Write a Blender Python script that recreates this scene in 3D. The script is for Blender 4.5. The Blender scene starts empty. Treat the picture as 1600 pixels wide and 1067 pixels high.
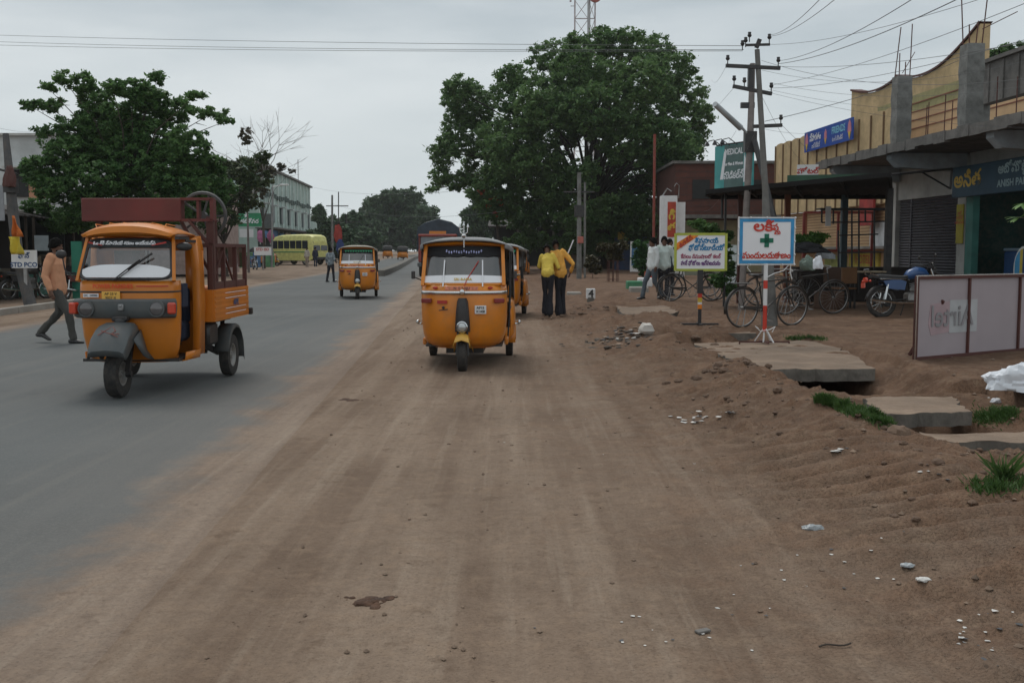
import bpy, math, random
import numpy as np
from mathutils import Vector, Matrix, noise as mnoise
R = math.radians
random.seed(7); RNG = np.random.default_rng(11)
S = bpy.context.scene
COL = S.collection
# ---------------- camera ----------------
F = 1650.0; H0 = 393.0; HC = 1.5
PITCH = math.atan((533.5 - H0) / F)
cam = bpy.data.cameras.new('camera'); camo = bpy.data.objects.new('camera', cam); COL.objects.link(camo)
cam.sensor_width = 36; cam.lens = 36 * F / 1600; cam.clip_start = .05; cam.clip_end = 6000
camo.location = (0, 0, HC); camo.rotation_euler = (math.pi / 2 - PITCH, 0, 0)
S.camera = camo
S.view_settings.view_transform = 'Standard'; S.view_settings.look = 'None'
S.view_settings.exposure = .0; S.view_settings.gamma = 1.0
# ---------------- sky ----------------
W = bpy.data.worlds.new('World'); S.world = W; W.use_nodes = True
nt = W.node_tree; nt.nodes.clear()
def N(nt, t, **kw):
    n = nt.nodes.new(t)
    for k, v in kw.items():
        if k in ('ins',):
            for a, b in v.items(): n.inputs[a].default_value = b
        else: setattr(n, k, v)
    return n
L = lambda nt, a, b: nt.links.new(a, b)
out = N(nt, 'ShaderNodeOutputWorld'); bg = N(nt, 'ShaderNodeBackground'); sky = N(nt, 'ShaderNodeTexSky')
sky.sky_type = 'NISHITA'; sky.sun_disc = False; sky.sun_elevation = R(58); sky.sun_rotation = R(200); sky.dust_density = 4
tc = N(nt, 'ShaderNodeTexCoord'); mp = N(nt, 'ShaderNodeMapping'); mp.inputs['Scale'].default_value = (1.3, 1.3, 6.5); mp.inputs['Rotation'].default_value = (.12, .1, .4)
no = N(nt, 'ShaderNodeTexNoise'); no.inputs['Scale'].default_value = 2.2; no.inputs['Detail'].default_value = 5; no.inputs['Roughness'].default_value = .5
L(nt, tc.outputs['Generated'], mp.inputs[0]); L(nt, mp.outputs[0], no.inputs['Vector'])
cr = N(nt, 'ShaderNodeValToRGB'); L(nt, no.outputs['Fac'], cr.inputs[0])
cr.color_ramp.elements[0].position = .3; cr.color_ramp.elements[0].color = (.50, .57, .615, 1)
cr.color_ramp.elements[1].position = .72; cr.color_ramp.elements[1].color = (.82, .865, .885, 1)
sep = N(nt, 'ShaderNodeSeparateXYZ'); L(nt, tc.outputs['Generated'], sep.inputs[0])
mr = N(nt, 'ShaderNodeMapRange'); mr.inputs[1].default_value = 0.0; mr.inputs[2].default_value = .22; mr.inputs[3].default_value = 1.0; mr.inputs[4].default_value = 0.0
L(nt, sep.outputs[2], mr.inputs[0])
mx = N(nt, 'ShaderNodeMix', data_type='RGBA'); mx.inputs[7].default_value = (.72, .785, .80, 1)
L(nt, mr.outputs[0], mx.inputs[0]); L(nt, cr.outputs[0], mx.inputs[6])
sc_ = N(nt, 'ShaderNodeMix', data_type='RGBA', blend_type='MULTIPLY'); sc_.inputs[0].default_value = 1; sc_.inputs[7].default_value = (.05, .05, .05, 1)
L(nt, sky.outputs[0], sc_.inputs[6])
m2 = N(nt, 'ShaderNodeMix', data_type='RGBA'); m2.inputs[0].default_value = .93
L(nt, sc_.outputs[2], m2.inputs[6]); L(nt, mx.outputs[2], m2.inputs[7]); L(nt, m2.outputs[2], bg.inputs[0])
bg.inputs[1].default_value = 1.0; L(nt, bg.outputs[0], out.inputs[0])
# ---------------- sun (behind thick cloud) ----------------
sl = bpy.data.lights.new('sun', 'SUN'); sl.energy = 1.3; sl.angle = R(20); sl.color = (1, .96, .9)
so = bpy.data.objects.new('sun', sl); COL.objects.link(so)
so.rotation_euler = (R(32), 0, R(200)); so.location = (0, 0, 50)

# ---------------- pixel -> world ----------------
cP, sP = math.cos(PITCH), math.sin(PITCH)
def ray(px, py):
    a = (px - 800) / F; b = -(py - 533.5) / F
    return Vector((a, cP + b * sP, -sP + b * cP))
def P(px, py, Y):
    d = ray(px, py); return Vector((0, 0, HC)) + d * (Y / d.y)
def G(px, py, z=0.0):
    d = ray(px, py); t = (z - HC) / d.z
    return Vector((0, 0, HC)) + d * t
RA = .0576
def vof(x, y): return x + RA * y
def XV(v, y): return v - RA * y
RYAW = math.atan(RA)     # the road heads slightly left of +Y
# ---------------- terrain ----------------
def sst(a, b, x):
    t = min(1, max(0, (x - a) / (b - a))); return t * t * (3 - 2 * t)
PITS = [(3.62, 4.72, 11.5, 13.6, .55), (3.75, 4.62, 8.7, 10.3, .6), (4.05, 4.9, 22.3, 25.6, .6), (5.85, 6.9, 52.0, 56.0, .6)]
def fb(x, y, o=4):
    return mnoise.fractal(Vector((x, y, 3.3)), 1.0, 2.0, o)
def hgt(x, y, detail=True):
    v = x + RA * y
    z = .14 * sst(2.3, 3.5, v) + .06 * sst(4.7, 5.3, v) + .05 * sst(6, 12, v)
    z += .55 * sst(70, 150, y) + .8 * sst(150, 400, y)
    z += .08 * sst(-9.0, -9.6, v) if v < -9 else 0
    if v > 1.0 and y < 60:
        w = sst(1.0, 2.4, v)
        win = sst(3.6, 5.2, y) * (1 - sst(13.0, 15.5, y))
        c = 3.0 + .22 * math.sin(y * .8) + .1 * math.sin(y * 2.3)
        d = (v - c) / (.6 if v < c else .45)
        rdg = math.exp(-d * d)
        z += .14 * win * rdg
        # plate marks left by the digger on the near flank
        if detail and 4.4 < y < 8.6 and 1.7 < v < 3.5:
            q = y + .28 * v + .09 * fb(x * 1.5, y * 1.0, 3)
            s_ = 2 * abs(math.sin(q * math.pi / .27)) ** .55 - 1.2
            z += .05 * s_ * sst(1.8, 2.3, v) * (1 - sst(2.8, 3.3, v)) * sst(4.5, 5.2, y) * (1 - sst(7.4, 8.4, y)) * (.4 + .6 * min(1, max(0, .5 + 1.3 * fb(x * .9 + 9, y * .9, 2))))
        # heaps further on
        for (hx, hy, hr, hz) in ((2.25, 18.0, .8, .16), (1.75, 17.4, .5, .1), (2.7, 20.3, .9, .17), (1.9, 21.6, .9, .16), (2.35, 15.6, .5, .17), (1.9, 14.2, .6, .12), (3.15, 26, 1.1, .14), (2.3, 28, 1.0, .13), (2.2, 33, 1.5, .15), (1.6, 25, .7, .1), (4.2, 9.9, .3, .12)):
            e = ((x - hx) ** 2 + (y - hy) ** 2) / (hr * hr)
            if e < 6: z += hz * math.exp(-e * 1.5)
        if detail:
            tz_ = 1 - .75 * sst(1.8, 2.3, v) * (1 - sst(2.8, 3.3, v)) * sst(4.5, 5.2, y) * (1 - sst(7.4, 8.4, y)); rg_ = tz_ - .75 * sst(4.8, 6, v); rd_ = 1 - abs(fb(x * 1.9 + 5, y * 1.9, 4)) * 2.2; z += w * .05 * max(0, rd_) ** 3 * rg_ * (1 - sst(20, 34, y)); z += w * (.045 * fb(x * .8, y * .8, 5) * (1 if y < 30 else .4) * (.4 + .6 * rg_) + (.04 * fb(x * 2.0, y * 3.4, 5) + .035 * max(0, fb(x * 6, y * 6, 3)) ** 1.5) * rg_)
        if y < 60:    # open trench between slabs is silted up, a shallow trough
            g = math.exp(-((v - 4.22) / .82) ** 6); s_ = sst(6.5, 8.2, y)
            for (ya, yb) in ((9.1, 10.5), (12.0, 15.6), (24.0, 27.5), (54, 60), (17.5, 20.4)): s_ *= 1 - (.45 if ya == 9.1 else 1) * sst(ya - .15, ya, y) * (1 - sst(yb - .1, yb + .15, y))
            z -= .19 * g * s_
            if 3.3 < v < 5.3 and (9.1 < y < 10.4 or 11.9 < y < 15.5 or 24 < y < 27): z = min(z, .15 + .09 * fb(x * 1.5, y * 1.5, 4) - .05 * sst(12.6, 11.9, y) - .03 * (1 - sst(11.9, 12.6, y)))
        for (a, b, c_, d_, dep) in PITS:
            e = .04
            rm_ = sst(a - .35, a - .05, v) * (1 - sst(b + .05, b + .3, v)) * sst(c_ - 1.1, c_ - .2, y) * (1 - sst(d_, d_ + .2, y)); z = z * (1 - rm_) + min(z, -.02) * rm_
            wv = sst(a - e, a + e, v) * (1 - sst(b - e, b + e, v)) * sst(c_ - e, c_ + e, y) * (1 - sst(d_ - e, d_ + e, y))
            if wv > 0: z = z * (1 - wv) + (-dep) * wv
    if detail and -1.3 < v < 2.6 and y < 60:
        w = sst(-1.3, -.6, v)
        z += .016 * sst(-1.75, -1.25, v) + w * (.014 * fb(x * .6, y * .35, 4) + .008 * fb(x * 4, y * 3, 3))
        for tv in (-.75, .1, 1.05):
            z -= w * .012 * math.exp(-((v - tv - .12 * math.sin(y * .35 + tv)) / .1) ** 2)
    return z
def GT(px, py, st=1.0015):
    d = ray(px, py); t = max(1.0, (.5 - HC) / d.z if d.z < 0 else 100)
    while t * d.y < 400:
        p = Vector((0, 0, HC)) + d * t
        if p.z <= hgt(p.x, p.y): return Vector((p.x, p.y, hgt(p.x, p.y)))
        t *= st
    return G(px, py)
def gz(x, y): return Vector((x, y, hgt(x, y)))

# ---------------- object helpers ----------------
def tag(o, label=None, cat=None, group=None, kind=None):
    if label: o['label'] = label
    if label and not kind and o.parent is None: o['kind'] = 'thing'
    if cat: o['category'] = cat
    if group: o['group'] = group
    if kind: o['kind'] = kind
    return o
def empty(name, loc=(0, 0, 0), rz=0.0, label=None, cat=None, group=None, kind=None):
    o = bpy.data.objects.new(name, None); COL.objects.link(o); o.location = loc; o.rotation_euler = (0, 0, rz)
    o.empty_display_size = .2
    return tag(o, label, cat, group, kind)
def children(o): return [c for c in KIDS.get(o.name, [])]
KIDS = {}
def setp(c, p):
    if p is not None:
        c.parent = p; KIDS.setdefault(p.name, []).append(c)
def copy_tree(o, parent=None):
    c = o.copy(); COL.objects.link(c)
    if parent is not None: setp(c, parent)
    for k in list(KIDS.get(o.name, [])): copy_tree(k, c)
    return c
class MB:
    def __init__(s): s.v = []; s.f = []; s.m = []; s.sm = []
    def add(s, vs, fs, mi=0, smooth=False):
        b = len(s.v); s.v += [tuple(v) for v in vs]
        for f in fs: s.f.append(tuple(b + i for i in f)); s.m.append(mi); s.sm.append(smooth)
        return s
    def box(s, c, d, rot=None, mi=0, bev=0.0):
        c = Vector(c); hx, hy, hz = d[0] / 2, d[1] / 2, d[2] / 2
        if bev <= 0:
            vs = [Vector((x, y, z)) for x in (-hx, hx) for y in (-hy, hy) for z in (-hz, hz)]
            fs = [(0, 1, 3, 2), (4, 6, 7, 5), (0, 4, 5, 1), (2, 3, 7, 6), (0, 2, 6, 4), (1, 5, 7, 3)]
        else:
            b = min(bev, hx * .9, hy * .9, hz * .9); vs = []; idx = {}
            for sx in (-1, 1):
                for sy in (-1, 1):
                    for sz in (-1, 1):
                        for k in range(3):
                            q = [sx * hx, sy * hy, sz * hz]
                            for j in range(3):
                                if j != k: q[j] -= (sx, sy, sz)[j] * b
                            idx[(sx, sy, sz, k)] = len(vs); vs.append(Vector(q))
            fs = []
            for k in range(3):
                a, c2 = [j for j in range(3) if j != k]
                for s0 in (-1, 1):
                    f = []
                    for (p, q) in ((-1, -1), (1, -1), (1, 1), (-1, 1)):
                        t = [0, 0, 0]; t[k] = s0; t[a] = p; t[c2] = q; f.append(idx[(t[0], t[1], t[2], k)])
                    fs.append(tuple(f))
            for k in range(3):
                a, c2 = [j for j in range(3) if j != k]
                for p in (-1, 1):
                    for q in (-1, 1):
                        t0 = [0, 0, 0]; t0[a] = p; t0[c2] = q; t0[k] = -1; t1 = list(t0); t1[k] = 1
                        fs.append((idx[(*t0, a)], idx[(*t1, a)], idx[(*t1, c2)], idx[(*t0, c2)]))
            for sx in (-1, 1):
                for sy in (-1, 1):
                    for sz in (-1, 1): fs.append(tuple(idx[(sx, sy, sz, k)] for k in range(3)))
            # make faces point outwards
            g = []
            for f in fs:
                ctr = sum((vs[i] for i in f), Vector()) / len(f)
                n = (vs[f[1]] - vs[f[0]]).cross(vs[f[2]] - vs[f[0]])
                g.append(f if n.dot(ctr) > 0 else tuple(reversed(f)))
            fs = g
        if rot is not None:
            Mx = rot if isinstance(rot, Matrix) else Matrix.Rotation(rot, 3, 'Z')
            vs = [Mx @ v for v in vs]
        return s.add([v + c for v in vs], fs, mi)
    def beam(s, a, b, w, h=None, mi=0):
        a = Vector(a); b = Vector(b); h = h or w; d = (b - a); l = d.length
        if l < 1e-6: return s
        q = d.to_track_quat('Y', 'Z').to_matrix()
        return s.box((a + b) / 2, (w, l, h), q, mi)
    def tube(s, pts, r, n=8, mi=0, cap=True, closed=False):
        pts = [Vector(p) for p in pts]; k = len(pts)
        rr = r if isinstance(r, (list, tuple)) else [r] * k
        vs = []; up = None
        for i in range(k):
            if closed: t = pts[(i + 1) % k] - pts[i - 1]
            else: t = pts[min(i + 1, k - 1)] - pts[max(i - 1, 0)]
            t.normalize()
            if up is None:
                up = Vector((0, 0, 1)) if abs(t.z) < .9 else Vector((1, 0, 0))
            x = t.cross(up).normalized(); up = x.cross(t).normalized()
            for j in range(n):
                a = 2 * math.pi * j / n
                vs.append(pts[i] + (x * math.cos(a) + up * math.sin(a)) * rr[i])
        fs = []
        for i in range(k if closed else k - 1):
            i2 = (i + 1) % k
            for j in range(n):
                j2 = (j + 1) % n
                fs.append((i * n + j, i * n + j2, i2 * n + j2, i2 * n + j))
        s.add(vs, fs, mi, True)
        if cap and not closed:
            s.add(vs[:n], [tuple(range(n))], mi); s.add(vs[-n:], [tuple(reversed(range(n)))], mi)
        return s
    def lathe(s, c, prof, n=20, axis='Z', mi=0, smooth=True):
        c = Vector(c); vs = []
        for (r, h) in prof:
            for j in range(n):
                a = 2 * math.pi * j / n; x, y = r * math.cos(a), r * math.sin(a)
                vs.append(c + {'Z': Vector((x, y, h)), 'X': Vector((h, x, y)), 'Y': Vector((y, h, x))}[axis])
        fs = []
        for i in range(len(prof) - 1):
            for j in range(n):
                j2 = (j + 1) % n; fs.append((i * n + j, i * n + j2, (i + 1) * n + j2, (i + 1) * n + j))
        return s.add(vs, fs, mi, smooth)
    def loft(s, rings, closed=False, mi=0, cap=False, smooth=True):
        n = len(rings[0]); vs = [p for r in rings for p in r]; fs = []
        for i in range(len(rings) - 1):
            for j in range(n if closed else n - 1):
                j2 = (j + 1) % n; fs.append((i * n + j, i * n + j2, (i + 1) * n + j2, (i + 1) * n + j))
        s.add(vs, fs, mi, smooth)
        if cap:
            s.add(rings[0], [tuple(reversed(range(n)))], mi); s.add(rings[-1], [tuple(range(n))], mi)
        return s
    def prism(s, poly, y0, y1, axis='Y', mi=0):
        """poly: list of (a,b); axis Y -> (a, y, b); axis X -> (x, a, b); axis Z -> (a, b, z)"""
        def mk(p, t):
            return {'Y': Vector((p[0], t, p[1])), 'X': Vector((t, p[0], p[1])), 'Z': Vector((p[0], p[1], t))}[axis]
        n = len(poly); vs = [mk(p, y0) for p in poly] + [mk(p, y1) for p in poly]
        fs = [tuple(range(n)), tuple(reversed(range(n, 2 * n)))] + [(i, i + n, (i + 1) % n + n, (i + 1) % n) for i in range(n)]
        return s.add(vs, fs, mi)
    def ball(s, c, r, n=10, mi=0):
        c = Vector(c); r = r if isinstance(r, (tuple, list, Vector)) else (r, r, r)
        prof = [(math.sin(math.pi * i / n), -math.cos(math.pi * i / n)) for i in range(n + 1)]
        prof[0] = (.001, -1); prof[-1] = (.001, 1)
        vs = []; m = n * 2
        for (a, b) in prof:
            for j in range(m):
                t = 2 * math.pi * j / m; vs.append(c + Vector((a * math.cos(t) * r[0], a * math.sin(t) * r[1], b * r[2])))
        fs = [(i * m + j, i * m + (j + 1) % m, (i + 1) * m + (j + 1) % m, (i + 1) * m + j) for i in range(n) for j in range(m)]
        return s.add(vs, fs, mi, True)
    def build(s, name, mats, parent=None, loc=None, ang=38, solid=0.0):
        me = bpy.data.meshes.new(name); me.from_pydata(s.v, [], s.f)
        for m in (mats if isinstance(mats, (list, tuple)) else [mats]): me.materials.append(m)
        me.polygons.foreach_set('material_index', s.m); me.polygons.foreach_set('use_smooth', s.sm)
        me.validate(); me.update()
        if any(s.sm): me.set_sharp_from_angle(angle=R(ang))
        o = bpy.data.objects.new(name, me); COL.objects.link(o)
        if parent is not None: setp(o, parent)
        if loc is not None: o.location = loc
        if solid:
            md = o.modifiers.new('s', 'SOLIDIFY'); md.thickness = solid; md.offset = -1
        return o
# ---------------- materials ----------------
MATS = {}
def mat(name, col, rough=.6, metal=0.0, var=.18, vscale=3.0, dirt=0.0, dirtcol=(.2, .15, .11), coat=0.0, bump=0.0, bscale=30, spec=.5, obj=True):
    if name in MATS: return MATS[name]
    m = bpy.data.materials.new(name); m.use_nodes = True; nt = m.node_tree; b = nt.nodes['Principled BSDF']
    b.inputs['Roughness'].default_value = rough; b.inputs['Metallic'].default_value = metal
    b.inputs['Coat Weight'].default_value = coat; b.inputs['Specular IOR Level'].default_value = spec
    tc = N(nt, 'ShaderNodeTexCoord'); no = N(nt, 'ShaderNodeTexNoise'); no.inputs['Scale'].default_value = vscale; no.inputs['Detail'].default_value = 5
    L(nt, tc.outputs['Object'], no.inputs['Vector'])
    mr = N(nt, 'ShaderNodeMapRange'); mr.inputs[1].default_value = .3; mr.inputs[2].default_value = .7
    mr.inputs[3].default_value = 1 - var; mr.inputs[4].default_value = 1 + var; L(nt, no.outputs['Fac'], mr.inputs[0])
    mu = N(nt, 'ShaderNodeMix', data_type='RGBA', blend_type='MULTIPLY'); mu.inputs[0].default_value = 1; mu.inputs[6].default_value = (*col, 1)
    L(nt, mr.outputs[0], mu.inputs[7]); last = mu.outputs[2]
    if dirt > 0:
        n2 = N(nt, 'ShaderNodeTexNoise'); n2.inputs['Scale'].default_value = vscale * 2.3; n2.inputs['Detail'].default_value = 8; n2.inputs['Roughness'].default_value = .7
        L(nt, tc.outputs['Object'], n2.inputs['Vector'])
        m3 = N(nt, 'ShaderNodeMapRange'); m3.inputs[1].default_value = .42; m3.inputs[2].default_value = .75; m3.inputs[4].default_value = dirt
        L(nt, n2.outputs['Fac'], m3.inputs[0])
        mm = N(nt, 'ShaderNodeMix', data_type='RGBA'); mm.inputs[7].default_value = (*dirtcol, 1)
        L(nt, m3.outputs[0], mm.inputs[0]); L(nt, last, mm.inputs[6]); last = mm.outputs[2]
    L(nt, last, b.inputs['Base Color'])
    if bump:
        n4 = N(nt, 'ShaderNodeTexNoise'); n4.inputs['Scale'].default_value = bscale; n4.inputs['Detail'].default_value = 4
        L(nt, tc.outputs['Object'], n4.inputs['Vector'])
        bu = N(nt, 'ShaderNodeBump'); bu.inputs['Strength'].default_value = bump; bu.inputs['Distance'].default_value = .02
        L(nt, n4.outputs['Fac'], bu.inputs['Height']); L(nt, bu.outputs[0], b.inputs['Normal'])
    MATS[name] = m; return m
def glassmat(name, tint=(.6, .64, .65), a=.3):
    m = bpy.data.materials.new(name); m.use_nodes = True; nt = m.node_tree; nt.nodes.clear()
    o = N(nt, 'ShaderNodeOutputMaterial'); t = N(nt, 'ShaderNodeBsdfTransparent'); g = N(nt, 'ShaderNodeBsdfGlossy')
    t.inputs[0].default_value = (*tint, 1); g.inputs['Roughness'].default_value = .08; g.inputs[0].default_value = (.9, .9, .9, 1)
    fr = N(nt, 'ShaderNodeFresnel'); fr.inputs[0].default_value = 1.5
    mr = N(nt, 'ShaderNodeMapRange'); mr.inputs[3].default_value = a * .35; mr.inputs[4].default_value = 1; L(nt, fr.outputs[0], mr.inputs[0])
    mx = N(nt, 'ShaderNodeMixShader'); L(nt, mr.outputs[0], mx.inputs[0]); L(nt, t.outputs[0], mx.inputs[1]); L(nt, g.outputs[0], mx.inputs[2]); L(nt, mx.outputs[0], o.inputs[0])
    return m
def leafmat(name, c1, c2, tr=.25, rough=.5):
    m = bpy.data.materials.new(name); m.use_nodes = True; nt = m.node_tree; b = nt.nodes['Principled BSDF']
    b.inputs['Roughness'].default_value = rough; b.inputs['Specular IOR Level'].default_value = .25
    ge = N(nt, 'ShaderNodeNewGeometry'); cr = N(nt, 'ShaderNodeValToRGB'); no = N(nt, 'ShaderNodeTexNoise'); no.inputs['Scale'].default_value = .38; no.inputs['Detail'].default_value = 3
    L(nt, ge.outputs['Position'], no.inputs['Vector'])
    ad = N(nt, 'ShaderNodeMath', operation='ADD'); mu = N(nt, 'ShaderNodeMath', operation='MULTIPLY'); mu.inputs[1].default_value = .42
    L(nt, ge.outputs['Random Per Island'], mu.inputs[0]); L(nt, mu.outputs[0], ad.inputs[0])
    m5 = N(nt, 'ShaderNodeMath', operation='MULTIPLY'); m5.inputs[1].default_value = .62; L(nt, no.outputs['Fac'], m5.inputs[0]); L(nt, m5.outputs[0], ad.inputs[1])
    L(nt, ad.outputs[0], cr.inputs[0]); cr.color_ramp.elements[0].color = (*c1, 1); cr.color_ramp.elements[1].color = (*c2, 1)
    cr.color_ramp.elements[0].position = .2; cr.color_ramp.elements[1].position = .8
    L(nt, cr.outputs[0], b.inputs['Base Color'])
    tl = N(nt, 'ShaderNodeBsdfTranslucent'); L(nt, cr.outputs[0], tl.inputs[0]); ms = N(nt, 'ShaderNodeMixShader'); ms.inputs[0].default_value = tr
    L(nt, b.outputs[0], ms.inputs[1]); L(nt, tl.outputs[0], ms.inputs[2]); L(nt, ms.outputs[0], nt.nodes['Material Output'].inputs[0])
    return m
def text(body, size, m, parent, loc, rot=(math.pi / 2, 0, 0), name='lettering', align='CENTER', sx=1.0, ext=.001, bold=0.0, shear=0.0, flip=False):
    f = bpy.data.curves.new('t', 'FONT'); f.body = body; f.size = size; f.align_x = align; f.align_y = 'CENTER'; f.extrude = ext; f.shear = shear
    f.resolution_u = 3
    o = bpy.data.objects.new('tmp', f); COL.objects.link(o); o.scale = (sx, 1, 1)
    bpy.context.view_layer.update()
    me = bpy.data.meshes.new_from_object(o.evaluated_get(bpy.context.evaluated_depsgraph_get()))
    co = np.zeros(len(me.vertices) * 3); me.vertices.foreach_get('co', co); co = co.reshape(-1, 3); co[:, 0] *= sx * (-1 if flip else 1)
    me.vertices.foreach_set('co', co.ravel())
    bpy.data.objects.remove(o); me.materials.clear(); me.materials.append(m); me.name = name
    if bold:
        n0 = len(co); F_ = [tuple(p.vertices) for p in me.polygons]; V_ = []; FF = []
        for q, (dx, dy) in enumerate(((0, 0), (1, .3), (-1, -.3), (.3, 1), (-.3, -1), (.8, -.8))):
            c2 = co.copy(); c2[:, 0] += dx * bold; c2[:, 1] += dy * bold; c2[:, 2] += q * .00025; V_ += [tuple(v) for v in c2]; FF += [tuple(i + q * n0 for i in f) for f in F_]
        me = bpy.data.meshes.new(name); me.from_pydata(V_, [], FF); me.materials.append(m); me.update()
    r = bpy.data.objects.new(name, me); COL.objects.link(r); r.location = loc; r.rotation_euler = rot
    setp(r, parent); return r
M_ = dict(
 orange=mat('orange_paint', (.66, .21, .010), .35, var=.12, dirt=.4, dirtcol=(.34, .18, .08), coat=.1, vscale=2.6),
 orange2=mat('cargo_orange_paint', (.6, .185, .010), .38, var=.14, dirt=.22, dirtcol=(.30, .15, .06), coat=.1, vscale=2),
 yellow=mat('yellow_paint', (.75, .42, .07), .4, var=.1, dirt=.2),
 busyel=mat('bus_yellow', (.62, .6, .2), .45, dirt=.2),
 rubber=mat('rubber', (.022, .022, .022), .85, dirt=.5, dirtcol=(.12, .095, .075), vscale=8),
 black=mat('black_plastic', (.018, .018, .02), .45, dirt=.2),
 dark=mat('dark_cloth', (.012, .012, .014), .9),
 grey=mat('grey_plastic', (.075, .085, .088), .5, dirt=.25),
 canvas=mat('grey_canvas', (.27, .275, .28), .85, dirt=.4, dirtcol=(.3, .27, .23), bump=.3, bscale=12),
 canvasdark=mat('black_canvas', (.02, .022, .025), .8, dirt=.3),
 beige=mat('beige_canvas', (.42, .38, .32), .85, dirt=.35),
 chrome=mat('chrome', (.65, .66, .66), .18, metal=1, var=.08),
 steel=mat('steel', (.3, .3, .3), .4, metal=.8, dirt=.4),
 white=mat('white_paint', (.7, .7, .7), .5, var=.06, dirt=.15),
 whitepure=mat('white_sticker', (.78, .78, .8), .35, var=.03),
 red=mat('red_paint', (.45, .03, .02), .45),
 redlamp=mat('red_lamp', (.55, .05, .02), .15, coat=.6),
 darkredlamp=mat('dark_red_lamp', (.2, .02, .02), .2, coat=.5),
 maroon=mat('maroon_paint', (.13, .022, .018), .6, dirt=.3, dirtcol=(.1, .05, .035)),
 maroon2=mat('rusty_frame_paint', (.085, .025, .02), .7, dirt=.5, dirtcol=(.08, .045, .03)),
 blue=mat('blue_paint', (.02, .07, .2), .35, coat=.3),
 navy=mat('navy_cloth', (.012, .018, .04), .9),
 green=mat('green_paint', (.01, .22, .09), .5),
 teal=mat('teal_sign', (.07, .33, .32), .5),
 concrete=mat('concrete', (.3, .28, .25), .9, dirt=.5, dirtcol=(.24, .17, .12), bump=.4, bscale=18, vscale=1.5),
 darkconc=mat('dark_concrete', (.16, .145, .125), .95, dirt=.8, dirtcol=(.05, .046, .04), bump=.5, bscale=14),
 cement=mat('bare_cement', (.2, .2, .19), .9, dirt=.9, dirtcol=(.07, .068, .06), bump=.5, bscale=10, vscale=1.3, var=.3),
 seat=mat('dark_vinyl', (.03, .03, .032), .6),
 glass=glassmat('windscreen_glass'), glassdk=glassmat('dark_glass', (.25, .27, .28), .4),
 headglass=mat('headlamp_glass', (.5, .52, .52), .08, metal=.4, coat=1),
 bark=mat('bark', (.06, .045, .035), .95, dirt=.4, dirtcol=(.03, .025, .02), bump=.8, bscale=9),
 tyreside=mat('rim_paint', (.3, .3, .29), .5, metal=.3, dirt=.6),
 gold=mat('gold_letter', (.6, .4, .05), .5), skin=mat('skin', (.13, .062, .038), .6, var=.08), hair=mat('hair', (.006, .0055, .005), .95, spec=.1),
)
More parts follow.
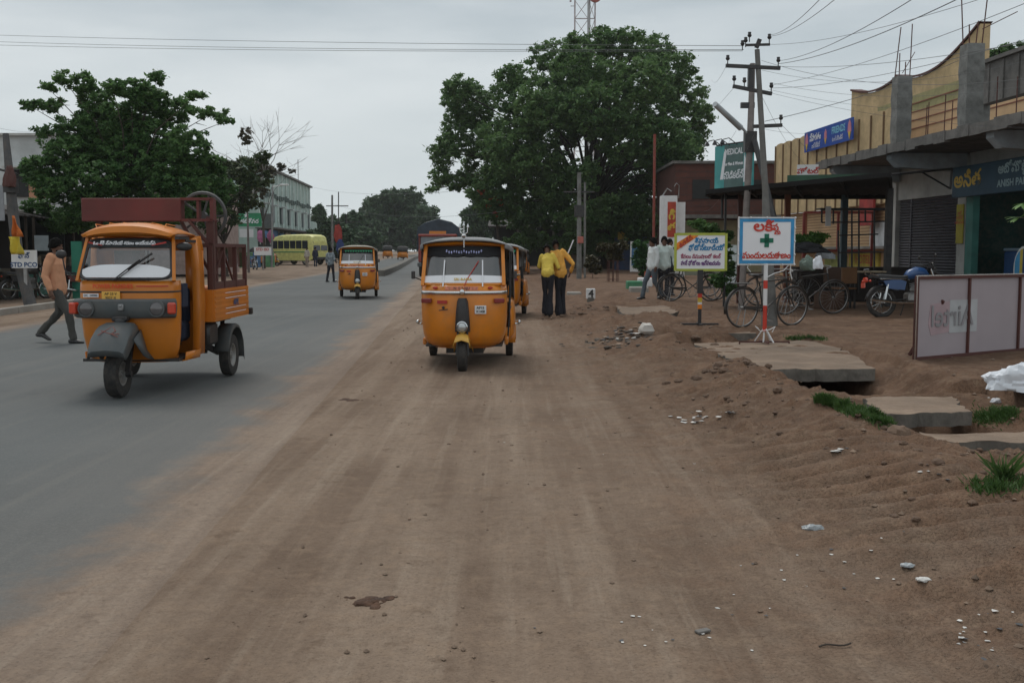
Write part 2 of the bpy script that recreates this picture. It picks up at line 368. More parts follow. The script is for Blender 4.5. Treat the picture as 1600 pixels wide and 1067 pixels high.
# ================= GROUND, ROAD =================
def dirt_color(nt):
    """shared soil: returns (colour socket, height socket) in world coordinates"""
    ge = N(nt, 'ShaderNodeNewGeometry'); pos = ge.outputs['Position']
    sp = N(nt, 'ShaderNodeSeparateXYZ'); L(nt, pos, sp.inputs[0])
    vv = N(nt, 'ShaderNodeMath', operation='MULTIPLY_ADD'); vv.inputs[1].default_value = RA; L(nt, sp.outputs[1], vv.inputs[0]); L(nt, sp.outputs[0], vv.inputs[2])
    def noi(sc, det=5, rough=.55, vec=None, dist=0):
        n = N(nt, 'ShaderNodeTexNoise'); n.inputs['Scale'].default_value = sc; n.inputs['Detail'].default_value = det; n.inputs['Roughness'].default_value = rough; n.inputs['Distortion'].default_value = dist
        L(nt, vec or pos, n.inputs['Vector']); return n.outputs['Fac']
    def rng(s, a, b, c=0., d=1.):
        m = N(nt, 'ShaderNodeMapRange'); m.inputs[1].default_value = a; m.inputs[2].default_value = b; m.inputs[3].default_value = c; m.inputs[4].default_value = d; L(nt, s, m.inputs[0]); return m.outputs[0]
    def mix(f, a, b, bt='MIX'):
        m = N(nt, 'ShaderNodeMix', data_type='RGBA', blend_type=bt)
        if isinstance(f, float): m.inputs[0].default_value = f
        else: L(nt, f, m.inputs[0])
        for i, c in ((6, a), (7, b)):
            if isinstance(c, tuple): m.inputs[i].default_value = (*c, 1)
            else: L(nt, c, m.inputs[i])
        return m.outputs[2]
    mp = N(nt, 'ShaderNodeMapping'); mp.inputs['Rotation'].default_value = (0, 0, -RYAW); mp.inputs['Scale'].default_value = (2.6, .16, 1)
    L(nt, pos, mp.inputs[0])
    streak = noi(1.0, 5, .6, mp.outputs[0], .3)
    mp2 = N(nt, 'ShaderNodeMapping'); mp2.inputs['Rotation'].default_value = (0, 0, -RYAW - .05); mp2.inputs['Scale'].default_value = (9, .35, 1); L(nt, pos, mp2.inputs[0])
    fine = noi(1.0, 4, .6, mp2.outputs[0])
    big = noi(.45, 6, .6); mid = noi(2.4, 6, .65); sm = noi(22, 6, .7); peb = noi(75, 3, .6)
    c = mix(rng(big, .35, .65), (.148, .101, .071), (.232, .166, .12))
    c = mix(rng(streak, .42, .62), c, mix(.5, c, (.34, .262, .197)))
    c = mix(rng(fine, .54, .66, 0, .33), c, (.345, .275, .21)); c = mix(rng(fine, .44, .34, 0, .2), c, (.15, .105, .074))
    # redder loose soil away from the carriageway
    a = N(nt, 'ShaderNodeMath', operation='ADD'); L(nt, vv.outputs[0], a.inputs[0]); L(nt, rng(mid, 0, 1, -1.6, 1.6), a.inputs[1])
    redsoil = mix(rng(mid, .35, .65), (.082, .039, .021), (.175, .093, .054))
    c = mix(rng(a.outputs[0], .7, 3.0, 0, .8), c, redsoil)
    c = mix(rng(mid, .55, .75, 0, .4), c, (.25, .17, .115))
    c = mix(rng(sm, .36, .62, .32, 0), c, (.11, .074, .052))
    c = mix(rng(noi(8, 6, .7), .5, .68, 0, .45), c, (.27, .19, .13))
    c = mix(rng(noi(5, 6, .75), .56, .66, 0, .5), c, (.12, .078, .052))
    c = mix(rng(peb, .62, .72, 0, .5), c, (.09, .07, .055))
    h1 = N(nt, 'ShaderNodeMath', operation='ADD'); L(nt, rng(sm, 0, 1, 0, .6), h1.inputs[0]); L(nt, rng(mid, 0, 1, 0, 1.2), h1.inputs[1])
    h2 = N(nt, 'ShaderNodeMath', operation='ADD'); L(nt, h1.outputs[0], h2.inputs[0]); L(nt, rng(peb, .5, .75, 0, .35), h2.inputs[1])
    return c, h2.outputs[0], vv.outputs[0], pos, mix, rng, noi, streak
gm = bpy.data.materials.new('soil'); gm.use_nodes = True; nt = gm.node_tree; b = nt.nodes['Principled BSDF']
b.inputs['Roughness'].default_value = .95; b.inputs['Specular IOR Level'].default_value = .2
c, h, vv0, pos0, mix0, rng0, noi0, _s = dirt_color(nt); L(nt, c, b.inputs['Base Color'])
vo = N(nt, 'ShaderNodeTexVoronoi'); vo.inputs['Scale'].default_value = 7; vo.feature = 'SMOOTH_F1'; L(nt, pos0, vo.inputs['Vector'])
ml = N(nt, 'ShaderNodeMath', operation='MULTIPLY'); L(nt, rng0(vo.outputs['Distance'], 0, .6, 1.3, 0), ml.inputs[0]); L(nt, rng0(noi0(1.1, 4), .48, .66), ml.inputs[1])
m3_ = N(nt, 'ShaderNodeMath', operation='MULTIPLY'); L(nt, ml.outputs[0], m3_.inputs[0]); L(nt, rng0(vv0, 1.0, 2.6), m3_.inputs[1])
ah = N(nt, 'ShaderNodeMath', operation='ADD'); L(nt, h, ah.inputs[0]); L(nt, m3_.outputs[0], ah.inputs[1])
bu = N(nt, 'ShaderNodeBump'); L(nt, rng0(vv0, .5, 2.5, .6, 1.0), bu.inputs['Strength']); bu.inputs['Distance'].default_value = .022; L(nt, ah.outputs[0], bu.inputs['Height']); L(nt, bu.outputs[0], b.inputs['Normal'])
rm = bpy.data.materials.new('asphalt'); rm.use_nodes = True; nt = rm.node_tree; b = nt.nodes['Principled BSDF']
b.inputs['Roughness'].default_value = .8; b.inputs['Specular IOR Level'].default_value = .35
c, h, vv, pos, mix, rng, noi, streak = dirt_color(nt)
mp3 = N(nt, 'ShaderNodeMapping'); mp3.inputs['Rotation'].default_value = (0, 0, -RYAW); mp3.inputs['Scale'].default_value = (5, .12, 1); L(nt, pos, mp3.inputs[0]); fineR = noi(1.0, 4, .6, mp3.outputs[0])
asp = mix(rng(noi(.3, 4), .35, .65), (.074, .080, .080), (.1, .106, .105))
asp = mix(rng(noi(90, 3, .8), .5, .75, 0, .7), asp, (.2, .2, .19)); asp = mix(rng(noi(45, 4, .8), .55, .75, 0, .5), asp, (.04, .042, .042)); asp = mix(rng(fineR, .55, .7, 0, .35), asp, (.15, .145, .13))
asp = mix(rng(streak, .5, .7, 0, .3), asp, (.14, .138, .13))
asp = mix(rng(noi(1.3, 6, .7), .6, .72, 0, .5), asp, (.066, .07, .07))
wob = rng(noi(.9, 6, .65), 0, 1, -.65, .65)
a = N(nt, 'ShaderNodeMath', operation='ADD'); L(nt, vv, a.inputs[0]); L(nt, wob, a.inputs[1])
dm = rng(a.outputs[0], -2.0, -1.62, 0, 1); dl = rng(a.outputs[0], -8.1, -8.7, 0, 1)
dmx = N(nt, 'ShaderNodeMath', operation='MAXIMUM'); L(nt, dm, dmx.inputs[0]); L(nt, dl, dmx.inputs[1])
fd = rng(a.outputs[0], -3.2, -1.8, 0, .22)
col = mix(fd, asp, (.22, .185, .155)); col = mix(dmx.outputs[0], col, c); L(nt, col, b.inputs['Base Color'])
bu = N(nt, 'ShaderNodeBump'); L(nt, rng(dmx.outputs[0], 0, 1, .35, .6), bu.inputs['Strength']); bu.inputs['Distance'].default_value = .022; L(nt, h, bu.inputs['Height']); L(nt, bu.outputs[0], b.inputs['Normal'])

ys = [-6, -4, -2, 0, 1.5, 2.4, 3.0]; y = 3.0
while y < 62: y += max(.035, y * y / 2475 * .8); ys.append(y)
while y < 2500: y *= 1.12; ys.append(y)
vs_ = [-1500, -600, -300, -150, -80, -50, -30, -20, -15, -12, -10, -9.6, -9.3, -9.0, -5, -2.5, -1.8]
v = -1.7
while v < 1.6: v += .075; vs_.append(v)
while v < 6.2: v += .042; vs_.append(v)
while v < 9: v += .12; vs_.append(v)
while v < 14: v += .5; vs_.append(v)
vs_ += [16, 20, 30, 50, 90, 160, 300, 600, 1500]
mb = MB(); nv = len(vs_); verts = []
for yy in ys:
    for v in vs_:
        x = XV(v, yy); verts.append((x, yy, hgt(x, yy)))
faces = [(i * nv + j, i * nv + j + 1, (i + 1) * nv + j + 1, (i + 1) * nv + j) for i in range(len(ys) - 1) for j in range(nv - 1)]
mb.add(verts, faces, 0, True); g = mb.build('ground', gm, ang=180); tag(g, kind='structure')
# the carriageway sheet
mb = MB(); rows = [];
ry = [-6, -2, 1] + [y for y in ys if 2.3 < y < 900]
for yy in ry:
    e1 = -1.0; e0 = -8.95 + .08 * math.sin(yy * .6)
    rows.append([Vector((XV(e0 + (e1 - e0) * k / 6, yy), yy, .005 + (hgt(XV(-5, yy), yy, False) if yy > 69 else 0))) for k in range(7)])
mb.loft(rows); o = mb.build('road', rm, ang=180); tag(o, kind='structure')
# concrete median far up the road
mb = MB(); rows = []
for yy in [64, 66, 70, 76, 84, 95, 110, 130, 160, 200, 260, 340]:
    c0 = -4.35 - .006 * (yy - 64); z0 = hgt(XV(-5, yy), yy, False); x = XV(c0, yy)
    rows.append([Vector((x - .35, yy, z0 - .02)), Vector((x - .3, yy, z0 + .36)), Vector((x + .3, yy, z0 + .36)), Vector((x + .35, yy, z0 - .02))])
mb.loft(rows, smooth=False, cap=True); o = mb.build('road_median', M_['darkconc'])
tag(o, 'long low dark kerbed median starting behind the middle yellow auto rickshaw', 'median')
# low kerb along the left verge
mb = MB()
for k in range(9):
    y0 = 20 + k * 2.2; mb.beam((XV(-9.5, y0) - .6, y0, .13), (XV(-9.5, y0 + 2.1) - .6, y0 + 2.1, .13), .22, .18)
o = mb.build('kerb', M_['concrete']); tag(o, 'long low concrete kerb along the far verge behind the walking man', 'kerb')
# stones strewn about the soil
mb = MB()
sm_ = mat('stone', (.2, .14, .1), .95, var=.5, vscale=6)
for i in range(1500):
    y = 3.3 + (random.random() ** 1.7) * 22
    v = random.uniform(-1.0, 6.5) if random.random() < .75 else random.gauss(3, .7)
    x = XV(v, y); r = random.choice((.004, .005, .007, .009, .012, .02)) * (1 + y * .04)
    if v < 2: r *= .6
    z = hgt(x, y)
    if z < -.15: continue
    q = Vector((x, y, z + r * .3)); s3 = [Vector((random.uniform(.6, 1.2), random.uniform(.6, 1.2), random.uniform(.4, .8))) * r for _ in range(6)]
    d6 = [Vector((1, 0, 0)), Vector((0, 1, 0)), Vector((-1, 0, 0)), Vector((0, -1, 0)), Vector((0, 0, 1)), Vector((0, 0, -1))]
    pv = [q + Vector((d[0] * s[0], d[1] * s[1], d[2] * s[2])) for d, s in zip(d6, s3)]
    mb.add(pv, [(0, 1, 4), (1, 2, 4), (2, 3, 4), (3, 0, 4), (1, 0, 5), (2, 1, 5), (3, 2, 5), (0, 3, 5)])
o = mb.build('gravel', sm_); tag(o, kind='stuff')
# scraps of paper and plastic strewn about
mb = MB()
wm = mat('litter_white', (.6, .58, .55), .8, var=.3); wm2 = mat('litter_dark', (.06, .06, .065), .7)
def scrap(p, s, mi=0):
    a = random.uniform(0, 6.28); n = 4; pts = []
    for i in range(6):
        t = a + i * math.pi / 3; rr = s * random.uniform(.5, 1.1); pts.append(p + Vector((rr * math.cos(t), rr * math.sin(t), random.uniform(.0, .18 * s) + .003)))
    mb.add(pts + [p + Vector((0, 0, .28 * s))], [(i, (i + 1) % 6, 6) for i in range(6)], mi)
for (cx, cy, sx, sy, n, s) in ((1085, 655, 25, 10, 22, .035), (975, 525, 45, 10, 30, .06), (1140, 648, 8, 4, 5, .03), (1315, 706, 10, 5, 5, .03), (1450, 735, 30, 12, 6, .02), (1060, 990, 120, 30, 14, .012), (1540, 1000, 60, 40, 22, .014), (1300, 900, 160, 60, 20, .012), (1550, 620, 20, 8, 5, .035), (1400, 640, 60, 10, 8, .02), (900, 700, 150, 60, 14, .01), (1500, 540, 60, 15, 6, .03)):
    for _ in range(n):
        scrap(GT(random.gauss(cx, sx * .6), random.gauss(cy, sy * .6)), s * random.uniform(.4, 1.2), 0 if random.random() < (.35 if cx == 975 else .7) else 1)
o = mb.build('litter', [wm, wm2]); tag(o, kind='stuff')
# grass patches
gr = leafmat('grass_blade', (.03, .07, .018), (.085, .15, .04), .3)
mb = MB()
def blades(poly, n, h, w=.006):
    for _ in range(n):
        t = random.random() * (len(poly) - 1); i = int(t); f = t - i
        a = poly[i]; b_ = poly[i + 1]
        px = a[0] + (b_[0] - a[0]) * f + random.gauss(0, a[2]); py = a[1] + (b_[1] - a[1]) * f + random.gauss(0, a[3])
        p = GT(px, py, 1.004)
        if p.z < -.1: continue
        hh = h * random.uniform(.4, 1.2); d = Vector((random.gauss(0, .4), random.gauss(0, .4), 1)).normalized(); sd = Vector((random.uniform(-1, 1), random.uniform(-1, 1), 0)).normalized() * w
        mb.add([p - sd, p + sd, p + d * hh * .6 + sd * .6 + Vector((d.x, d.y, 0)) * .02, p + d * hh + Vector((d.x, d.y, 0)) * hh * .6], [(0, 1, 2), (0, 2, 3)])
def gpt(px, py):
    p = G(px, py, .1)
    for _ in range(3): p = G(px, py, hgt(p.x, p.y))
    return Vector((p.x, p.y, hgt(p.x, p.y)))
blades([(1276, 628, 3, 2), (1310, 636, 4, 3), (1350, 649, 4, 4), (1392, 664, 4, 4)], 4200, .05)
blades([(1230, 531, 3, 1), (1290, 531, 3, 1)], 500, .06)
blades([(1528, 655, 10, 6), (1580, 648, 14, 7)], 1500, .04)
blades([(1530, 764, 12, 6), (1590, 760, 12, 8)], 420, .055)
blades([(1560, 745, 5, 3), (1572, 750, 5, 3)], 90, .13)
o = mb.build('grass', gr); tag(o, kind='stuff')
# ============== drain slabs and other concrete =============
def slab(name, label, pts, th, m=None, seg=18):
    """pts four top corners (front-left, front-right, back-right, back-left)"""
    mb = MB(); top = []
    n = seg
    def q(u, w):
        a = pts[0].lerp(pts[1], u); b_ = pts[3].lerp(pts[2], u); p = a.lerp(b_, w)
        e = .02 * fb(p.x * 5, p.y * 5, 4)
        return p + Vector((e * .5 if 0 < u < 1 else 3.5 * e, (e * 3 if w in (0, 1) else 0), e * .5))
    grid = [[q(i / n, j / n) for i in range(n + 1)] for j in range(n + 1)]
    vs = [p for r in grid for p in r]; k = n + 1
    fs = [(j * k + i, j * k + i + 1, (j + 1) * k + i + 1, (j + 1) * k + i) for j in range(n) for i in range(n)]
    mb.add(vs, fs, 0)
    rim = [grid[0][i] for i in range(k)] + [grid[j][n] for j in range(1, k)] + [grid[n][i] for i in range(n - 1, -1, -1)] + [grid[j][0] for j in range(n - 1, 0, -1)]
    low = [p - Vector((0, 0, th)) + Vector((0, .02 * fb(p.x * 9, p.z, 2), 0)) for p in rim]; m_ = len(rim)
    mb.add(rim + low, [(i, i + m_, (i + 1) % m_ + m_, (i + 1) % m_) for i in range(m_)], 1)
    mb.add(low, [tuple(range(m_))], 1)
    o = mb.build(name, [m or CONC, M_['darkconc']]); tag(o, label, 'drain slab', 'concrete slabs bridging the roadside drain'); return o
CONC = mat('dusty_concrete', (.215, .155, .11), .95, dirt=.95, dirtcol=(.15, .10, .067), bump=.8, bscale=25, vscale=1.6, var=.3)
slab('drain_slab', 'wide dusty concrete slab with the white framed pharmacy sign standing on it', [G(1181, 577, .17), G(1368, 576, .17), G(1292, 532, .19), G(1085, 536, .17)], .14)
slab('drain_slab', 'cracked concrete slab above the dark hole beside the strip of green grass', [G(1385, 647, .13), G(1514, 645, .13), G(1490, 618, .15), G(1350, 622, .13)], .12)
slab('drain_slab', 'pale concrete slab far up, just behind the yellow bordered sign stand', [G(975, 491, .14), G(1052, 490, .14), G(1090, 475, .18), G(960, 478, .14)], .13)
slab('drain_slab', 'small distant concrete slab over a black hole beside the two yellow shirted men', [G(868, 433, .12), G(905, 433, .12), G(900, 428, .15), G(870, 428, .15)], .12)
slab('drain_slab', 'pale concrete edge strip nearest the right border of the photo', [G(1395, 689, .07), G(1700, 692, .14), G(1720, 672, .17), G(1430, 677, .09)], .16)
slab('drain_slab', 'flat concrete apron beneath the yellow bordered sign stand', [G(1030, 520, .10), G(1180, 521, .16), G(1160, 503, .18), G(1060, 503, .14)], .12)
def thing(mb, name, mats, label, cat, group=None, **k):
    o = mb.build(name, mats, **k); tag(o, label, cat, group); return o
def rock(c, r, seed, fl=.7):
    rs = random.Random(seed); mb = MB(); n = 7
    rings = []
    for i in range(n + 1):
        a = math.pi * i / n; row = []
        for j in range(12):
            t = 2 * math.pi * j / 12; d = Vector((math.sin(a) * math.cos(t), math.sin(a) * math.sin(t), math.cos(a)))
            k = 1 + .35 * mnoise.noise(d * 1.7 + Vector((seed, 0, 0))); row.append(Vector((d.x * r * k, d.y * r * k, d.z * r * fl * k)) + c)
        rings.append(row)
    mb.loft(rings, closed=True); return mb
thing(rock(GT(1215, 612) + Vector((0, 0, .0)), .045, 3), 'clod', mat('clod', (.12, .075, .05), .95, bump=.8), 'brown clod of earth at the tip of the drain hole', 'clod')
thing(rock(GT(1404, 678) + Vector((0, 0, .0)), .085, 5), 'rock', mat('clod2', (.17, .11, .075), .95, bump=.8), 'rounded brown rock at the near end of the grass strip', 'rock')
thing(rock(GT(1122, 572) + Vector((0, 0, .0)), .06, 8), 'clod', MATS['clod'], 'dark clod of earth on the bank left of the pharmacy sign', 'clod')
thing(rock(GT(1010, 521) + Vector((0, 0, .06)), .13, 12, .8), 'stone_block', mat('palestone', (.5, .47, .43), .9), 'pale angular stone on the dark rubbish heap', 'stone')
thing(rock(GT(1465, 722) + Vector((0, 0, -.01)), .04, 15), 'clod', MATS['clod'], 'dark clod next to white paper scraps at right', 'clod')
# cow dung on the shoulder
for k, (px, py, r, lb) in enumerate(((578, 940, .075, 'larger brown dung patch on the dusty shoulder'), (541, 937, .035, 'small brown dung blob left of the larger patch'), (550, 625, .09, 'flat brown stain of dung halfway up the dusty shoulder'))):
    c = GT(px, py); mb = MB(); rq = random.Random(k)
    for _ in range(14 if r > .07 else 6):
        c2 = c + Vector((rq.gauss(0, r * .5), rq.gauss(0, r * .4), 0)); m2 = rock(c2, r * rq.uniform(.15, .5), rq.randint(1, 99), .4 if k < 2 else .12); mb.add(m2.v, m2.f, 0, True)
    thing(mb, 'dung', mat('dung', (.065, .03, .015), .9, var=.5, vscale=20, bump=.6), lb, 'dung')
# crumpled litter things
def crumple(name, label, cat, c, d, m, seed, group=None, zc=-.25):
    mb = MB(); rings = []; n = 22
    for i in range(n + 1):
        a = math.pi * i / n; row = []
        for j in range(44):
            t = 2 * math.pi * j / 44; q = Vector((math.sin(a) * math.cos(t), math.sin(a) * math.sin(t), math.cos(a)))
            k = 1 + .3 * mnoise.noise(q * 1.7 + Vector((seed, 0, 0))) + .22 * abs(mnoise.noise(q * 4 + Vector((0, seed, 0)))) + .1 * abs(mnoise.noise(q * 9 + Vector((0, seed, 0))))
            p = Vector((q.x * d[0] * k, q.y * d[1] * k, max(zc, q.z) * d[2] * k)); row.append(c + p)
        rings.append(row)
    mb.loft(rings, closed=True); return thing(mb, name, m, label, cat, group, ang=25)
bagm = mat('white_plastic_bag', (.72, .74, .78), .3, var=.05, coat=.2)
c = GT(1592, 622); crumple('plastic_bag', 'big crumpled white plastic bag at the right edge', 'plastic bag', Vector((c.x, c.y, c.z + .03)), (.32, .14, .17), bagm, 3)
c = GT(1556, 628); crumple('plastic_bag', 'small white plastic scrap beside the big bag', 'plastic bag', c, (.05, .03, .03), bagm, 9)
c = GT(1270, 826); crumple('plastic_bag', 'thin grey plastic wrapper lying on the tyre marked soil', 'wrapper', c, (.055, .03, .02), mat('greywrap', (.3, .32, .33), .35), 21)
c = GT(1442, 906); crumple('paper_scrap', 'small white folded packet at lower right', 'packet', c, (.03, .02, .012), wm, 25)
c = GT(1418, 884); crumple('paper_scrap', 'grey torn wrapper just behind the white folded packet', 'wrapper', c, (.03, .02, .012), MATS['greywrap'], 27)
mb = MB(); c = GT(1098, 988); mb.box((c.x, c.y, c.z + .006), (.06, .03, .01), .5, 0, .002); thing(mb, 'stone_chip', mat('chip', (.14, .13, .12), .8), 'flat grey stone chip at the bottom centre right', 'stone')
mb = MB(); a = GT(1280, 1012); pts = [a + Vector((i * .016, .012 * math.sin(i * .8) + .004 * i, .006)) for i in range(9)]; mb.tube(pts, .0035, 6); thing(mb, 'twig', M_['bark'], 'thin curved twig lying on the soil at bottom right', 'twig')

c = GT(965, 531); rb = MB(); rq = random.Random(8); dk = mat('rubbish_dark', (.07, .054, .042), .9, var=.6, vscale=9)
for _ in range(90):
    q = Vector((c.x + rq.gauss(0, .34), c.y + rq.gauss(0, .42), 0)); q.z = hgt(q.x, q.y) - .005; m2 = rock(q, rq.uniform(.015, .07), rq.randint(1, 999), .4); rb.add(m2.v, m2.f, rq.choice((0, 0, 0, 1)), True)
o = rb.build('rubble', [dk, mat('stone', (1, 1, 1))]); tag(o, kind='stuff')
c = GT(920, 487); rb = MB()
for _ in range(50):
    q = Vector((c.x + rq.gauss(0, .5), c.y + rq.gauss(0, .7), 0)); q.z = hgt(q.x, q.y) - .01; m2 = rock(q, rq.uniform(.02, .09), rq.randint(1, 999), .5); rb.add(m2.v, m2.f, 0, True)
c = GT(1085, 535)
for _ in range(22):
    q = Vector((c.x + rq.gauss(0, .2), c.y + rq.gauss(0, .3), 0)); q.z = hgt(q.x, q.y) + .01; m2 = rock(q, rq.uniform(.02, .07), rq.randint(1, 999), .5); rb.add(m2.v, m2.f, 0, True)
c = GT(1130, 570)
for _ in range(40):
    q = Vector((c.x + rq.gauss(.1, .3), c.y + rq.gauss(0, .25), 0)); q.z = hgt(q.x, q.y); m2 = rock(q, rq.uniform(.015, .06), rq.randint(1, 999), .6); rb.add(m2.v, m2.f, 0, True)
for _ in range(160):
    y = rq.uniform(5.3, 10.5); v = rq.gauss(3.0, .5); x = XV(v, y); z = hgt(x, y)
    if z > -.1: m2 = rock(Vector((x, y, z)), rq.uniform(.008, .035), rq.randint(1, 999), .6); rb.add(m2.v, m2.f, 0, True)
o = rb.build('loose_dirt', MATS['clod']); tag(o, kind='stuff')
# ================= VEHICLES =================
def wheel(parent, c, r, w, rimr=None, name='wheel', spokes=0):
    rimr = rimr or r * .55; mb = MB(); h = w / 2
    prof = [(rimr, -h * .8), (r * .82, -h), (r * .96, -h * .85), (r, -h * .45), (r * .985, -h * .12), (r * .985, h * .12), (r, h * .45), (r * .96, h * .85), (r * .82, h), (rimr, h * .8), (rimr * .95, 0), (rimr, -h * .8)]
    mb.lathe((0, 0, 0), prof, 28, 'X'); t = mb.build(name, M_['rubber'], parent, c)
    mb = MB(); mb.lathe((0, 0, 0), [(.001, h * .45), (rimr * .3, h * .5), (rimr * .34, h * .2), (rimr * .8, h * .15), (rimr * .92, h * .7), (rimr, h * .75), (rimr, -h * .75), (rimr * .92, -h * .7), (rimr * .8, -h * .15), (rimr * .34, -h * .2), (.001, -h * .3)], 20, 'X')
    for k in range(4):
        a = k * math.pi / 2; mb.ball((h * .55, rimr * .18 * math.cos(a), rimr * .18 * math.sin(a)), .012, 4)
    mb.build('rim', M_['tyreside'], t); return t
def plan_ring(w, yf, z, d, yb, n=13, p=.62):
    """open ring seen from above: from right rear round the front to left rear"""
    pts = [Vector((-w, yb, z))]
    for i in range(n):
        t = -math.pi / 2 + math.pi * i / (n - 1)
        x = w * math.copysign(abs(math.sin(t)) ** .85, math.sin(t)); y = yf + d * (1 - abs(math.cos(t)) ** p)
        pts.append(Vector((x, y, z)))
    pts.append(Vector((w, yb, z))); return pts
def arch_ring(w, y, zs, zc, n=13):
    pts = []
    for i in range(n):
        t = -1 + 2 * i / (n - 1); pts.append(Vector((w * t, y, zs + (zc - zs) * (1 - abs(t) ** 3.2))))
    return [Vector((-w, y, zs - .06))] + pts + [Vector((w, y, zs - .06))]
def make_auto(canopy='canvas', lower='orange', band=True, trident=False, plate=('AP15', 'X1408'), detail=True, top='garland'):
    r = empty('auto_rickshaw'); O = M_[lower]
    # cowl
    lev = [(.285, .41, .26), (.305, .465, .17), (.36, .515, .10), (.46, .548, .065), (.6, .565, .05), (.78, .572, .05), (.93, .572, .06), (1.0, .57, .075), (1.075, .56, .10)]
    mb = MB(); rings = [plan_ring(w, y, z, .36, .66 + (.0 if z > .4 else -.05)) for (z, w, y) in lev]
    mb.loft(rings); b0 = rings[0]
    mb.add(b0, [tuple(range(len(b0)))])
    body = mb.build('body', O, r, solid=.012)
    # dash shelf closes the cowl top behind the glass
    mb = MB(); t = rings[-1]; mb.add([p + Vector((0, .01, -.02)) for p in t], [tuple(reversed(range(len(t))))]); mb.build('dashboard', M_['black'], r)
    # rear tub
    mb = MB(); st = [(1.12, .60), (1.5, .645), (2.0, .65), (2.28, .62), (2.38, .52)]
    for sx in (-1, 1):
        rr = []
        for (y, w) in st:
            a = Vector((sx * (w - .05), y, .30)); rr.append([a, Vector((sx * w, y, .38)), Vector((sx * w, y, .62)), Vector((sx * (w - .02), y, .80)), Vector((sx * (w - .07), y, .86))])
        mb.loft(rr)
    mb.add([Vector((-.52, 2.38, .3)), Vector((.52, 2.38, .3)), Vector((.52, 2.38, .95)), Vector((-.52, 2.38, .95))], [(0, 1, 2, 3)])
    mb.add([Vector((-.60, 1.12, .3)), Vector((.60, 1.12, .3)), Vector((.60, 1.12, .48)), Vector((-.60, 1.12, .48))], [(0, 1, 2, 3)])
    mb.build('rear_body', O, r, solid=.012)
    mb = MB(); mb.box((0, 1.3, .305), (1.02, 2.0, .03)); mb.box((0, 1.4, .24), (.5, 1.9, .1)); mb.build('floor', M_['black'], r)
    for sx in (-1, 1):   # sills
        mb = MB(); mb.box((sx * .555, .9, .33), (.05, .56, .09), bev=.012); mb.build('sill', O, r)
    mb = MB(); mb.box((0, 1.72, .56), (1.1, .46, .16), bev=.05); mb.box((0, 1.98, .86), (1.1, .14, .55), Matrix.Rotation(-.15, 3, 'X'), bev=.05); mb.build('rear_seat', M_['seat'], r)
    mb = MB(); mb.box((0, .93, .62), (.62, .3, .1), bev=.03); mb.box((0, 1.1, .8), (.6, .05, .32), bev=.02); mb.box((0, .95, .45), (.5, .3, .25)); mb.build('driver_seat', M_['seat'], r)
    # A pillars and header
    A0 = [Vector((s * .535, .21, 1.07)) for s in (-1, 1)]; A1 = [Vector((s * .51, .47, 1.58)) for s in (-1, 1)]
    mb = MB()
    for i in (0, 1):
        mb.beam(A0[i], A1[i], .045, .04)
    mb.loft([[Vector((x * .535, .115 + .1 * abs(x) ** 2.5, 1.075)) for x in np.linspace(-1, 1, 11)], [Vector((x * .53, .125 + .1 * abs(x) ** 2.5, 1.105)) for x in np.linspace(-1, 1, 11)]])
    mb.loft([[Vector((x * .53, .43 + .05 * abs(x) ** 2.5, 1.57 - .01 * x * x)) for x in np.linspace(-1, 1, 11)], [Vector((x * .56, .39 + .08 * abs(x) ** 2.5, 1.585 + .02 * (1 - x * x))) for x in np.linspace(-1, 1, 11)], [Vector((x * .56, .42 + .08 * abs(x) ** 2.5, 1.60 + .03 * (1 - x * x))) for x in np.linspace(-1, 1, 11)]])
    mb.build('windscreen_frame', O, r, solid=.01)
    ws = [[Vector((x * (.515 - .025 * k / 4), .135 + .095 * abs(x) ** 2.5 + .30 * k / 4, 1.10 + .475 * k / 4)) for x in np.linspace(-1, 1, 13)] for k in range(5)]
    mb = MB(); mb.loft(ws); mb.build('windscreen', M_['glass'], r)
    if band:   # white sticker band inside the lower glass, white bars, garland
        mb = MB(); mb.loft([[p + Vector((0, -.006, .008)) for p in ws[0]], [Vector((p.x * .995, p.y - .006 + .067 - .02 * abs(p.x), p.z + .105 - .03 * abs(p.x) ** 2 * 2)) for p in ws[0]]])
        sb = mb.build('sticker_band', M_['whitepure'], r)
        text('SRI RAMA', .05, M_['gold'], r, (0, .148, 1.15), (R(58), 0, 0), sx=1.1, bold=.001)
        mb = MB()
        for s in (-1, 1): mb.beam((s * .26, .112, 1.06), (s * .25, .305, 1.39), .016, .01)
        mb.build('bar', M_['whitepure'], r)
    mb = MB()
    if top == 'garland':
        for k in range(15):
            x = -.23 + .033 * k; zz = 1.505 - .02 * abs(math.sin(k * .9)); mb.ball((x, .372, zz), (.011, .008, .02), 4)
        mb.build('garland', mat('garland', (.35, .37, .6), .6, var=.7, vscale=40), r)
    else:
        for k in range(11):
            mb.add([Vector((-.4 + .08 * k, .385, 1.53)), Vector((-.32 + .08 * k, .385, 1.53)), Vector((-.36 + .08 * k, .345, 1.46))], [(0, 1, 2)])
        mb.build('garland', M_['green'], r)
    # dark visor strip
    mb = MB(); mb.loft([[p + Vector((0, -.004, 0)) for p in ws[4]], [p + Vector((0, -.004, .0)) for p in ws[3]], [p + Vector((0, -.004 - .02, -.03 * abs(math.sin(p.x * 16)))) for p in ws[3]]]); mb.build('sun_visor', M_['dark'], r)
    mb = MB(); mb.tube([(0.02, .10, 1.07), (.06, .16, 1.16), (.2, .30, 1.38)], .006, 5); mb.build('wiper', M_['red'] if trident else M_['black'], r)
